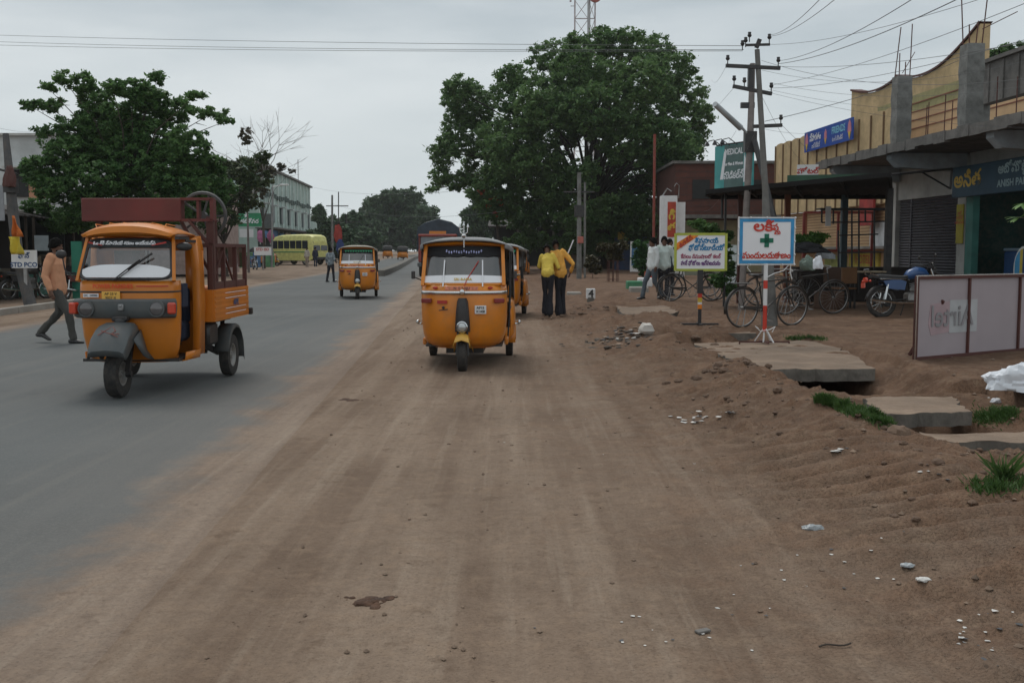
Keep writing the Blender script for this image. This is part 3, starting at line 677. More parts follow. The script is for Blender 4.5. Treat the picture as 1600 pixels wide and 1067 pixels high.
    # canopy
    mb = MB(); ys_ = [(.36, .555, 1.60, 1.65), (.5, .60, 1.58, 1.675), (.9, .62, 1.56, 1.69), (1.3, .63, 1.56, 1.69), (1.8, .635, 1.54, 1.68), (2.15, .63, 1.5, 1.62), (2.38, .60, 1.36, 1.45)]
    mb.loft([arch_ring(w, y, a, c) for (y, w, a, c) in ys_])
    mb.loft([arch_ring(.60, 2.38, 1.36, 1.45), arch_ring(.56, 2.42, 1.0, 1.0)])
    mb.build('canopy', M_[canopy], r, solid=.015)
    for s in (-1, 1):
        mb = MB(); mb.loft([[Vector((s * .63, 1.72, 1.5)), Vector((s * .63, 2.15, 1.46)), Vector((s * .60, 2.37, 1.3))], [Vector((s * .64, 1.78, .82)), Vector((s * .635, 2.1, .82)), Vector((s * .56, 2.37, .86))]]); mb.build('side_canvas', M_[canopy], r, solid=.01)
        mb = MB(); mb.tube([(s * .57, .98, .33), (s * .60, 1.02, .8), (s * .61, 1.06, 1.52)], .013, 6); mb.tube([(s * .60, 1.06, .74), (s * .62, 1.72, .78)], .012, 6); mb.build('hand_rail', M_['black'], r)
        mb = MB(); mb.loft([[Vector((s * .595, .62, 1.5)), Vector((s * .6, .78, 1.5))], [Vector((s * .59, .60, 1.15)), Vector((s * .595, .72, 1.15))], [Vector((s * .585, .6, .72)), Vector((s * .59, .7, .70))]]); mb.build('side_curtain', M_['dark'], r, solid=.006)
        mb = MB(); mb.beam((s * .56, .52, 1.12), (s * .66, .40, 1.17), .012); mb.box((s * .68, .39, 1.2), (.05, .02, .1), bev=.008); mb.build('mirror', M_['black'], r)
        # indicators
        mb = MB(); mb.box((s * .475, .085 + .03, .885), (.14, .05, .058), Matrix.Rotation(s * .32, 3, 'Z'), bev=.01); mb.build('indicator', M_['darkredlamp'], r)
        # rear wheel with arch
        wheel(r, (s * .57, 2.0, .205), .205, .105)
        mb = MB(); arc = []
        for k in range(9):
            t = math.pi * (k / 8); arc.append((2.0 + .27 * math.cos(t), .22 + .27 * math.sin(t)))
        mb.loft([[Vector((s * .50, a, b_)) for a, b_ in arc], [Vector((s * .665, a, b_)) for a, b_ in arc]]); mb.build('wheel_arch', O, r, solid=.01)
        # foot bar ornament
        mb = MB(); mb.tube([(s * .66, 1.22, .52), (s * .72, 1.3, .52), (s * .72, 1.6, .5), (s * .66, 1.68, .5)], .014, 6); mb.ball((s * .72, 1.3, .54), .03, 5); mb.build('crash_bar', M_['chrome'], r)
    # silver strip with coloured sticker above
    mb = MB(); mb.loft([[Vector((p.x * 1.004, p.y - .012, z)) for p in plan_ring(.572, .06, z, .36, .5)] for z in (.965, 1.005)]); mb.build('chrome_strip', M_['chrome'], r, solid=.01)
    mb = MB(); 
    for (x0, x1) in ((-.23, .2),): mb.loft([[Vector((x, .077 + .05 * abs(x / .57) ** 3 + (z - 1.0) * .3, z)) for x in np.linspace(x0, x1, 7)] for z in (1.018, 1.062)])
    mb.build('sticker', mat('sticker_pink', (.6, .2, .12), .5, var=.3, vscale=30), r)
    text('N G RAJU', .045, M_['navy'], r, (-.01, .062, 1.04), name='lettering', sx=1.1)
    for s in (-1, 1):
        mb = MB(); mb.ball((s * .36, .115, 1.045), (.035, .012, .018), 6); mb.build('flower_sticker', M_['red'], r)
    # column cover, headlamp, fender, wheel
    mb = MB(); rr = []
    for (z, hw, y) in ((.50, .105, -.02), (.6, .10, -.04), (.75, .09, -.035), (.88, .075, -.02), (.92, .055, .0)):
        rr.append([Vector((-hw, y + .13, z)), Vector((-hw * .9, y + .03, z)), Vector((-hw * .5, y, z)), Vector((hw * .5, y, z)), Vector((hw * .9, y + .03, z)), Vector((hw, y + .13, z))])
    mb.loft(rr, cap=True); mb.build('column_cover', M_['black'], r)
    mb = MB(); mb.lathe((0, -.05, .565), [(.001, -.062), (.03, -.058), (.058, -.04), (.064, -.03)], 18, 'Y'); hl = mb.build('headlight', M_['headglass'], r)
    mb = MB(); mb.lathe((0, -.05, .565), [(.062, -.045), (.074, -.035), (.074, .0), (.05, .06)], 18, 'Y'); mb.build('rim', M_['chrome'], hl)
    mb = MB(); mb.lathe((0, .0, 1.0), [(.001, -.035), (.03, -.03), (.036, 0), (.02, .03)], 12, 'Y'); mb.build('horn', M_['chrome'], r)
    mb = MB(); rr = []
    for k in range(9):
        t = R(42 + 120 * k / 8); ya = -.25 * math.cos(t) + .0; za = .215 + .25 * math.sin(t)
        hw = .085 + .05 * abs(math.cos(t)) ** 1.2
        rr.append([Vector((-hw, ya + (0 if ya < 0 else 0), za - .07)), Vector((-hw * .8, ya, za)), Vector((0, ya * 1.05, za + .03)), Vector((hw * .8, ya, za)), Vector((hw, ya, za - .07))])
    mb.loft(rr); mb.build('front_mudguard', M_['yellow'], r, solid=.008)
    for s in (-1, 1):
        mb = MB(); mb.beam((s * .075, .0, .2), (s * .06, .05, .5), .022); mb.build('fork', M_['black'], r)
    wheel(r, (0, 0, .205), .205, .12)
    # number plate
    mb = MB(); mb.box((.235, .03, .775), (.15, .012, .105), bev=.004); pl = mb.build('number_plate', M_['white'], r)
    text(plate[0], .042, M_['black'], pl, (.235, .022, .798), sx=1.1, bold=.001); text(plate[1], .042, M_['black'], pl, (.235, .022, .752), sx=1.0, bold=.001)
    mb = MB(); mb.box((-.265, .05, .87), (.13, .02, .04), Matrix.Rotation(-.1, 3, 'Z')); mb.build('sticker', M_['red'], r)
    mb = MB(); mb.ball((-.25, .036, .80), (.02, .006, .02), 5); mb.beam((-.31, .045, .765), (-.19, .035, .78), .006, .012); mb.build('emblem', M_['black'], r)
    if trident:
        mb = MB(); z = 1.66; y = .36
        mb.tube([(0.0, y, 1.55), (0.0, y, z + .17)], .008, 6)
        mb.tube([(-.055, y, z + .15), (-.05, y, z + .08), (0, y, z + .05), (.05, y, z + .08), (.055, y, z + .15)], .009, 6)
        for x, zz in ((-.055, .15), (.055, .15), (0, .17)):
            mb.lathe((x, y, z + zz), [(.001, .045), (.018, .0), (.001, -.02)], 6, 'Z')
        mb.lathe((0, y, z + .03), [(.001, -.03), (.03, -.01), (.034, .01), (.001, .04)], 8, 'Z')
        mb.build('trident_ornament', M_['chrome'], r)
    return r
def place(r, p, rz, label, cat='auto rickshaw', group=None):
    r.location = p; r.rotation_euler = (0, 0, rz); tag(r, label, cat, group)
AG = 'yellow auto rickshaws along the road'
a1 = make_auto(trident=True); a1.scale = (.96, 1, 1)
place(a1, (-.62, 13.15, 0), R(-1), 'yellow auto rickshaw with a silver trident on its roof, on the dusty shoulder', group=AG)
a2 = make_auto(canopy='beige', plate=('AP15', 'V2617'), top='flag')
place(a2, (-4.87, 33.3, .01), R(7), 'yellow auto rickshaw with beige canopy driving alone in mid road', group=AG)
a3 = copy_tree(a2); 
for c in KIDS[a3.name]:
    if c.name.startswith(('canopy', 'side_canvas')): c.data = [k for k in KIDS[a1.name] if k.name.startswith(c.name.split('.')[0])][0].data
place(a3, (-.42, 23.2, 0), R(-4), 'yellow auto rickshaw waiting directly behind the trident topped one, beside two yellow shirted men', group=AG)
a4 = copy_tree(a3); place(a4, (.3, 62, 0), R(-3), 'distant yellow auto rickshaw, last of the line on the dusty shoulder', group=AG)
a5 = make_auto(canopy='canvasdark', band=False, plate=('AP15', 'Y902'))
pk = P(449, 418, 94); place(a5, (pk.x - .9, 94, hgt(pk.x, 94)), R(98), 'black topped yellow auto rickshaw parked sideways in front of the yellow minibus', group=AG)
a6 = copy_tree(a5); place(a6, (P(606, 400, 140).x, 140, hgt(-18, 140, False)), R(186), 'far auto rickshaw driving away on the left, half hidden by the beige topped one', group=AG)
a7 = copy_tree(a5); place(a7, (P(630, 400, 132).x, 132, hgt(-15, 132, False)), R(184), 'far auto rickshaw driving away, seen beyond the start of the median', group=AG)

# ---- cargo three wheeler ----
def make_cargo():
    r = empty('cargo_rickshaw'); O = M_['orange2']
    lev = [(.33, .41, .40), (.36, .445, .32), (.45, .475, .27), (.6, .495, .235), (.8, .505, .215), (1.0, .51, .21), (1.12, .51, .215), (1.185, .505, .225)]
    mb = MB(); rings = [plan_ring(w, y, z, .22, .50, p=.5) for (z, w, y) in lev]; mb.loft(rings); b0 = rings[0]; mb.add(b0, [tuple(range(len(b0)))])
    mb.build('body', O, r, solid=.012)
    t = rings[-1]; mb = MB(); mb.add([p + Vector((0, .01, -.02)) for p in t], [tuple(reversed(range(len(t))))]); mb.build('dashboard', M_['black'], r)
    # belt line groove
    mb = MB(); mb.loft([[Vector((p.x * 1.004, p.y - .004, z)) for p in plan_ring(.51, .212, z, .22, .5, p=.5)] for z in (1.062, 1.08)]); mb.build('trim_strip', M_['black'], r, solid=.006)
    # cab shell: pillars, back wall, side sill
    mb = MB()
    for s in (-1, 1):
        mb.loft([[Vector((s * .52, .80, .33)), Vector((s * .575, .84, .36)), Vector((s * .585, 1.0, .36))], [Vector((s * .53, .83, .9)), Vector((s * .60, .86, .9)), Vector((s * .61, 1.02, .9))], [Vector((s * .52, .85, 1.3)), Vector((s * .59, .87, 1.3)), Vector((s * .60, 1.02, 1.3))], [Vector((s * .50, .83, 1.62)), Vector((s * .56, .85, 1.64)), Vector((s * .57, 1.02, 1.64))]])
        mb.loft([[Vector((s * .50, .48, .335)), Vector((s * .535, .50, .34)), Vector((s * .54, .5, .42))], [Vector((s * .50, .86, .335)), Vector((s * .575, .86, .34)), Vector((s * .58, .86, .42))]])
    mb.add([Vector((-.585, 1.02, .36)), Vector((.585, 1.02, .36)), Vector((.6, 1.02, .95)), Vector((-.6, 1.02, .95))], [(0, 1, 2, 3)])
    mb.add([Vector((-.6, 1.02, 1.5)), Vector((.6, 1.02, 1.5)), Vector((.57, 1.02, 1.66)), Vector((-.57, 1.02, 1.66))], [(0, 1, 2, 3)])
    for s in (-1, 1): mb.add([Vector((s * .6, 1.02, .95)), Vector((s * .4, 1.02, .95)), Vector((s * .4, 1.02, 1.5)), Vector((s * .6, 1.02, 1.5))], [(0, 1, 2, 3)])
    mb.build('cab_shell', O, r, solid=.014)
    mb = MB(); mb.box((0, .7, .345), (1.02, .66, .03)); mb.box((0, 1.5, .42), (.5, 2.0, .09)); mb.box((-.3, 1.5, .5), (.06, 1.9, .1)); mb.box((.3, 1.5, .5), (.06, 1.9, .1)); mb.build('floor', M_['black'], r)
    mb = MB(); mb.box((0, .86, .62), (.9, .26, .22), bev=.04); mb.box((0, .97, .9), (.9, .08, .4), bev=.03); mb.build('driver_seat', M_['navy'], r)
    mb = MB(); mb.tube([(.02, .3, .5), (.0, .4, .95), (0, .45, 1.05)], .02, 6); mb.tube([(-.28, .5, 1.02), (-.12, .44, 1.08), (.12, .44, 1.08), (.28, .5, 1.02)], .016, 6); mb.build('handlebar', M_['black'], r)
    # door strap and inner panel (blue cloth)
    mb = MB(); mb.box((.5, .62, 1.02), (.03, .2, .26), bev=.02); mb.build('door_pocket', M_['navy'], r)
    # windscreen: rounded black rubber frame + glass
    xs = np.linspace(-1, 1, 15)
    def wsp(x, k, e=0): return Vector((x * (.488 + e - .055 * k), .215 - e + .07 * abs(x) ** 3 + .17 * k, 1.20 - e * .0 + .42 * k))
    ring_o = []; ring_i = []
    def rr_path(e):
        pts = []
        for i in range(40):
            t = 2 * math.pi * i / 40; cx, cz = math.cos(t), math.sin(t)
            sx = math.copysign(abs(cx) ** .28, cx); sz = math.copysign(abs(cz) ** .28, cz)
            pts.append(wsp(sx * (1 + e), .5 + .5 * sz * (1 + e * 2)))
        return pts
    mb = MB(); mb.loft([[p + Vector((0, -.006, 0)) for p in rr_path(.03)] , [p + Vector((0, -.018, 0)) for p in rr_path(0.0)], [p + Vector((0, -.002, 0)) for p in rr_path(-.035)]], closed=True); mb.build('windscreen_seal', M_['black'], r)
    mb = MB(); mb.loft([[wsp(x, k / 4) + Vector((0, .004, 0)) for x in xs] for k in range(5)]); mb.build('windscreen', M_['glass'], r)
    mb = MB(); mb.loft([[wsp(x, k) + Vector((0, -.004, 0)) for x in xs * .97] for k in (.78, .97)]); sv = mb.build('sun_visor', mat('visor_dark', (.012, .016, .018), .5), r)
    text('ఓం శ్రీ స్వామియే శరణం అయ్యప్ప', .052, M_['whitepure'], sv, (-.02, .335, 1.575), (R(68), 0, 0), bold=.001, sx=.85)
    for s in (-1, 1):
        mb = MB(); mb.beam((s * .26, .352, 1.555), (s * .41, .365, 1.585), .004, .016); mb.build('sticker', M_['red'], r)
    # white curved band low inside glass
    mb = MB(); rows = []
    for k in (0, .5, 1):
        rows.append([wsp(x, .05 + k * (.32 - .14 * abs(x) ** 4)) + Vector((0, -.005, 0)) for x in xs * .98])
    mb.loft(rows); mb.build('sticker_band', M_['whitepure'], r)
    mb = MB(); mb.loft([[Vector((x * .52, .222 + .07 * abs(x) ** 3, z)) for x in xs] for z in (1.1, 1.125)][:0] or [[Vector((x, .2 + .07 * abs(x / .53) ** 3 - .003, z)) for x in np.linspace(.14, .46, 6)] for z in (1.125, 1.137)]); mb.build('sticker', M_['red'], r)
    text('POWER PARISHES', .062, mat('red_letter', (.65, .06, .01), .5), r, (-.1, .19, 1.13), sx=.85, bold=.0015)
    mb = MB(); mb.box((-.12, .185, 1.03), (.19, .012, .095), bev=.004); pl = mb.build('number_plate', M_['yellow'], r)
    text('AP 23 V', .038, M_['black'], pl, (-.12, .176, 1.052)); text('9027 X', .038, M_['black'], pl, (-.12, .176, 1.01))
    mb = MB(); mb.box((-.34, .212, 1.035), (.16, .008, .038)); bd = mb.build('badge', M_['whitepure'], r); text('DC 24000', .034, M_['navy'], bd, (-.34, .205, 1.035))
    # wiper
    mb = MB(); mb.tube([(-.1, .19, 1.19), (.1, .22, 1.35), (.17, .245, 1.405)], .007, 5); mb.tube([(.05, .225, 1.30), (.29, .27, 1.47)], .012, 5); mb.tube([(-.08, .2, 1.19), (.07, .22, 1.3)], .005, 5); mb.build('wiper', M_['black'], r)
    # bumper panel with headlamps and indicators
    mb = MB(); rr = []
    for (z, e) in ((.80, -.02), (.82, .0), (.90, .012), (.98, .008), (1.0, -.01)):
        rr.append([Vector((x * (.535 + e), .15 - e + .10 * abs(x) ** 4, z)) for x in np.linspace(-1, 1, 15)])
    mb.loft([[Vector((p.x * .98, p.y + .08, p.z)) for p in rr[0]]] + rr + [[Vector((p.x * .98, p.y + .08, p.z)) for p in rr[-1]]]); bp = mb.build('bumper', M_['grey'], r)
    for s in (-1, 1):
        mb = MB(); mb.lathe((s * .365, .155, .90), [(.001, -.03), (.055, -.028), (.072, -.02), (.078, -.012)], 18, 'Y'); h = mb.build('headlight', mat('smoked_lamp', (.09, .08, .08), .1, coat=1), r)
        mb = MB(); mb.lathe((s * .365, .155, .90), [(.07, -.026), (.085, -.024), (.088, -.0), (.085, .02)], 18, 'Y'); mb.build('rim', M_['grey'], h)
        mb = MB(); mb.box((s * .505, .19, .905), (.085, .1, .12), Matrix.Rotation(s * .35, 3, 'Z'), bev=.015); mb.build('indicator', M_['redlamp'], r)
    mb = MB(); mb.box((0, .125, .915), (.06, .02, .07), bev=.01); mb.ball((0, .112, .93), (.014, .008, .014), 5); mb.build('emblem', mat('badge_grey', (.25, .25, .25), .4, metal=.5), r)
    # front mudguard, large
    mb = MB(); rr = []
    prof = [(-.30, .44), (-.315, .50), (-.28, .56), (-.20, .65), (-.08, .735), (.08, .76), (.2, .75), (.3, .68)]
    for k, (y, z) in enumerate(prof):
        hw = [.155, .175, .185, .19, .185, .17, .14, .10][k]; dz = [.0, .07, .1, .12, .13, .12, .1, .05][k]
        rr.append([Vector((-hw - .02, y + .02, z - dz - .02)), Vector((-hw, y, z - dz * .3)), Vector((-hw * .8, y, z)), Vector((0, y - .008, z + .012)), Vector((hw * .8, y, z)), Vector((hw, y, z - dz * .3)), Vector((hw + .02, y + .02, z - dz - .02))])
    mb.loft(rr)
    for s in (-1, 1):  # skirts behind the wheel
        mb.loft([[Vector((s * .2, -.1, .60)), Vector((s * .195, .08, .66)), Vector((s * .16, .22, .68))], [Vector((s * .225, -.02, .50)), Vector((s * .23, .12, .48)), Vector((s * .21, .25, .46))], [Vector((s * .235, .08, .42)), Vector((s * .25, .17, .38)), Vector((s * .27, .28, .36))]])
    mb.build('front_mudguard', M_['grey'], r, solid=.01)
    mb = MB(); pts = [(-.11, -.22, .655), (-.05, -.15, .70), (0, -.10, .735), (.05, -.16, .695), (.02, -.21, .665), (.10, -.20, .668)]; mb.tube([p_ for p_ in pts], .004, 5); mb.tube([(-.1, -.15, .695), (.03, -.21, .665), (.1, -.24, .64)], .004, 5); mb.build('painted_mark', mat('pink_mark', (.3, .1, .08), .7), r)
    mb = MB(); mb.ball((0, .1, .77), (.06, .05, .05), 6); mb.box((0, .12, .80), (.16, .1, .05), bev=.01); mb.build('fork_joint', M_['black'], r)
    for s in (1,):
        mb = MB(); mb.beam((s * .10, .0, .26), (s * .11, .12, .62), .05, .04); mb.tube([(s * .085, .0, .24), (s * .14, .0, .24)], .035, 8); mb.build('fork', M_['black'], r)
    wheel(r, (0, 0, .245), .245, .14, .125)
    # roof
    mb = MB(); rr = []
    for (y, w, zs, zc) in ((.36, .47, 1.63, 1.65), (.32, .50, 1.64, 1.69), (.33, .525, 1.665, 1.755), (.43, .54, 1.68, 1.79), (.7, .55, 1.68, 1.80), (.95, .555, 1.67, 1.785), (1.06, .55, 1.65, 1.72)):
        rr.append([Vector((t * w * .93, y + .04 * abs(t) ** 4, zs + (zc - zs) * (1 - abs(t) ** 2.3))) for t in np.linspace(-1, 1, 15)])
    mb.loft(rr); rf = mb.build('roof', O, r, solid=.012)
    mb = MB()
    for k in range(6):
        x = -.38 + .15 * k; mb.tube([(x + .05 - .03 * k * .3, .42, 1.74 - .06 * (abs(x) / .55) ** 3), (x - .02, .55, 1.795 - .05 * (abs(x) / .55) ** 3), (x - .05, .95, 1.785 - .05 * (abs(x) / .55) ** 3)], .005, 4)
    mb.build('rib', O, rf)
    mb = MB(); mb.box((.535, .50, 1.63), (.06, .3, .03)); mb.box((.56, .7, 1.6), (.012, .34, .03)); mb.build('door_header', M_['black'], r)
    for s in (-1, 1):
        mb = MB(); mb.beam(wsp(s * 1.0, -.05) + Vector((s * .012, .02, 0)), wsp(s * 1.0, 1.1) + Vector((s * .02, .02, 0)), .035, .05); mb.build('pillar', O, r)
    mb = MB(); mb.beam((.5, .45, 1.52), (.58, .38, 1.52), .012); mb.ball((.585, .4, 1.54), (.085, .03, .045), 8); mb.build('mirror', M_['black'], r)
    mb = MB(); mb.tube([(-.53, .3, 1.2), (-.62, .26, 1.3), (-.64, .26, 1.42)], .008, 5); mb.ball((-.65, .25, 1.46), (.06, .03, .045), 8); mb.build('mirror', M_['black'], r)
    # cargo tray
    y0, y1 = 1.14, 2.62; hw = .66
    mb = MB()
    for s in (-1, 1):
        mb.box((s * hw, (y0 + y1) / 2, .88), (.03, y1 - y0, .36))
        for z in (.74, .80, .86, .92, .98, 1.04): mb.box((s * (hw + .018), (y0 + y1) / 2, z), (.012, y1 - y0 - .04, .022))
    mb.box((0, y0, .88), (hw * 2, .03, .36)); mb.box((0, y1, .88), (hw * 2, .03, .36)); mb.box((0, (y0 + y1) / 2, .715), (hw * 2, y1 - y0, .03))
    tr = mb.build('cargo_tray', O, r)
    mb = MB()
    for z in (.77, .83, .95, 1.01): mb.box((hw + .0265, 2.0, z), (.004, .9, .008))
    mb.build('stripe', M_['whitepure'], tr); text('APPE', .1, M_['blue'], tr, (hw + .028, 2.0, .885), (math.pi / 2, 0, math.pi / 2), bold=.003)
    mb = MB(); mb.box((0, 1.85, .67), (.9, 1.5, .06)); mb.box((.5, 1.35, .55), (.2, .36, .26), bev=.03); mb.tube([(.35, 1.9, .3), (-.35, 1.9, .3)], .03, 8); mb.beam((.4, 1.2, .5), (.5, 1.9, .28), .06); mb.beam((.42, 2.35, .66), (.5, 1.95, .3), .05); mb.build('chassis', M_['black'], r)
    # frame of the cage
    mb = MB(); zt = 1.56
    for s in (-1, 1):
        for y in (y0 + .02, 1.65, 2.15, y1 - .02): mb.box((s * (hw - .02), y, (1.06 + zt) / 2), (.045, .045, zt - 1.06))
        mb.box((s * (hw - .02), (y0 + y1) / 2, zt), (.04, y1 - y0, .04)); mb.box((s * (hw - .02), (y0 + y1) / 2, 1.10), (.03, y1 - y0, .09)); mb.beam((s * (hw - .02), 1.65, 1.5), (s * (hw - .02), 2.1, 1.1), .02)
        mb.beam((s * (hw - .02), 1.2, 1.12), (s * (hw - .02), 1.62, 1.5), .02)
    mb.box((0, y1 - .02, zt), (hw * 2, .04, .04)); mb.box((0, y0 + .02, zt), (hw * 2, .04, .04))
    mb.build('cage_frame', M_['maroon2'], r)
    mesh = glassmat('wire_mesh', (.35, .25, .22), .1)
    for s in (-1, 1):
        mb = MB(); mb.add([Vector((s * (hw - .045), y0, 1.3)), Vector((s * (hw - .045), y1, 1.3)), Vector((s * (hw - .045), y1, zt)), Vector((s * (hw - .045), y0, zt))], [(0, 1, 2, 3)]); mb.build('mesh_panel', mesh, r)
    # load in the tray: orange crates seen through the cage
    # gantry with boxed beam and flywheel
    yb = 1.22
    mb = MB(); mb.box((-.24, yb, 1.955), (1.12, .14, .26), bev=.008)
    mb.box((.49, yb, 2.075), (.36, .12, .03)); mb.box((.49, yb, 1.84), (.36, .12, .03)); mb.box((.66, yb, 1.955), (.04, .12, .24)); mb.box((.5, yb, 1.955), (.03, .08, .21))
    mb.build('boxed_beam', M_['maroon'], r)
    mb = MB(); mb.box((-.63, yb, 1.45), (.06, .06, .8)); mb.build('gantry_post', M_['maroon2'], r)
    mb = MB(); mb.box((.6, yb + .25, 1.45), (.05, .05, .8)); mb.build('gantry_post', M_['maroon2'], r)
    mb = MB(); mb.box((.63, yb, 1.45), (.08, .08, .86)); mb.beam((.4, yb - .05, 1.84), (.63, yb - .05, 1.55), .05, .03); mb.beam((.3, yb + .02, 1.82), (.63, yb + .03, 1.2), .03); mb.build('gantry_post', M_['maroon2'], r)
    mb = MB(); mb.lathe((.44, yb + .35, 1.9), [(.25, -.03), (.275, -.03), (.285, 0), (.275, .03), (.25, .03), (.245, 0), (.25, -.03)], 32, 'Y')
    mb.lathe((.44, yb + .35, 1.9), [(.001, -.04), (.05, -.04), (.05, .04), (.001, .04)], 12, 'Y')
    for k in range(5):
        a = k * 2 * math.pi / 5; mb.beam((.44, yb + .35, 1.9), (.44 + .25 * math.cos(a), yb + .35, 1.9 + .25 * math.sin(a)), .025, .02)
    mb.build('flywheel', mat('dark_iron', (.05, .052, .055), .6, dirt=.4), r)
    for s in (-1, 1):
        wheel(r, (s * .6, 1.95, .25), .25, .13, .14)
        mb = MB(); arc = [(1.95 + .33 * math.cos(math.pi * k / 8), .32 + .31 * math.sin(math.pi * k / 8)) for k in range(9)]; arc = [(arc[0][0], .2)] + arc
        mb.loft([[Vector((s * .52, a, b_)) for a, b_ in arc], [Vector((s * .69, a, b_)) for a, b_ in arc], [Vector((s * .70, a, b_ - .04)) for a, b_ in arc]]); mb.build('rear_mudguard', M_['grey'], r, solid=.01)
    mb = MB(); mb.box((.66, 2.68, .74), (.1, .06, .09), bev=.01); mb.build('tail_lamp', M_['black'], r)
    return r
cg = make_cargo(); place(cg, (-4.035, 10.75, .01), R(-.5), 'orange cargo three wheeler with dark red gantry beam and cage over its tray', 'cargo three wheeler')
for k, (x, y, h, c_) in enumerate(((.35, 1.5, .3, (.55, .12, .03)), (.3, 2.1, .34, (.6, .25, .1)), (-.2, 1.9, .3, (.4, .1, .05)))):
    mb = MB(); mb.box((0, 0, 0), (.4, .4, h), bev=.02)
    for z in (-.06, .02, .09): mb.box((0, 0, z), (.412, .412, .012))
    o = mb.build('crate', mat('crate_%d' % k, c_, .6, dirt=.4)); o.location = (-4.06 + x, 10.75 + y, .01 + .735 + h / 2)
    tag(o, ['dark orange crate in the tray of the cargo three wheeler, nearest its cab', 'pale orange crate at the back of the cargo tray', 'reddish crate on the far side of the cargo tray'][k], 'crate', 'crates in the cargo tray')

# ---- truck ----
def make_truck():
    r = empty('truck'); rd = mat('truck_red', (.25, .03, .02), .5, dirt=.3)
    mb = MB(); w = 1.15
    mb.box((0, .7, 1.25), (2 * w, 1.4, .8), bev=.06); mb.box((0, 1.3, 2.0), (2 * w, .2, .8)); 
    for s in (-1, 1): mb.box((s * 1.08, .35, 2.0), (.1, .3, .75)); mb.box((s * 1.1, 1.0, 2.0), (.06, .25, .75))
    mb.box((0, .7, 2.45), (2 * w, 1.45, .16), bev=.05); mb.build('cab', rd, r)
    mb = MB(); mb.box((0, .12, 2.02), (2.0, .03, .7), Matrix.Rotation(-.1, 3, 'X')); mb.build('windscreen', mat('truck_glass', (.12, .13, .14), .1, coat=1), r)
    mb = MB(); mb.box((0, .1, 2.42), (1.9, .14, .12), bev=.02); mb.box((0, -.02, 1.35), (1.7, .04, .4)); mb.build('grille', M_['white'], r)
    mb = MB(); mb.box((0, .2, 2.62), (1.0, .06, .17)); mb.build('name_board', M_['orange'], r)
    mb = MB(); mb.box((0, -.06, .72), (2.4, .2, .26), bev=.04); mb.build('bumper', M_['grey'], r)
    for s in (-1, 1):
        mb = MB(); mb.lathe((s * .85, -.03, 1.05), [(.001, -.03), (.09, -.02), (.1, .02)], 12, 'Y'); mb.build('headlight', M_['headglass'], r)
        wheel(r, (s * 1.0, .75, .48), .48, .28); wheel(r, (s * 1.0, 5.2, .48), .48, .4)
        mb = MB(); mb.beam((s * 1.15, .3, 2.2), (s * 1.42, .1, 2.2), .03); mb.box((s * 1.42, .1, 2.05), (.16, .04, .32), bev=.02); mb.build('mirror', M_['black'], r)
    mb = MB(); mb.box((0, 4.3, 1.5), (2.45, 5.6, 1.1)); mb.box((0, 4.0, .85), (.9, 6.4, .2)); mb.build('load_body', mat('truck_body', (.12, .03, .02), .7, dirt=.4), r)
    mb = MB(); rr = []
    for k in range(9):
        y = 1.4 + .72 * k; e = .06 * math.sin(k * 2.1)
        rr.append([Vector((-1.3, y, 1.5)), Vector((-1.32, y, 2.3)), Vector((-1.25, y, 2.95)), Vector((-.8, y, 3.22 + e)), Vector((0, y, 3.45 + e)), Vector((.8, y, 3.25 + e)), Vector((1.25, y, 2.95)), Vector((1.32, y, 2.3)), Vector((1.3, y, 1.5))])
    mb.loft(rr, cap=True); mb.build('tarpaulin', mat('tarpaulin', (.025, .042, .06), .55, var=.3, bump=.5, bscale=2), r)
    return r
tk = make_truck(); tk.location = (-4.42, 63, 0); tk.rotation_euler = (0, 0, R(2)); tag(tk, 'loaded truck with red cab under a dark blue tarpaulin, behind the trident topped auto', 'truck')
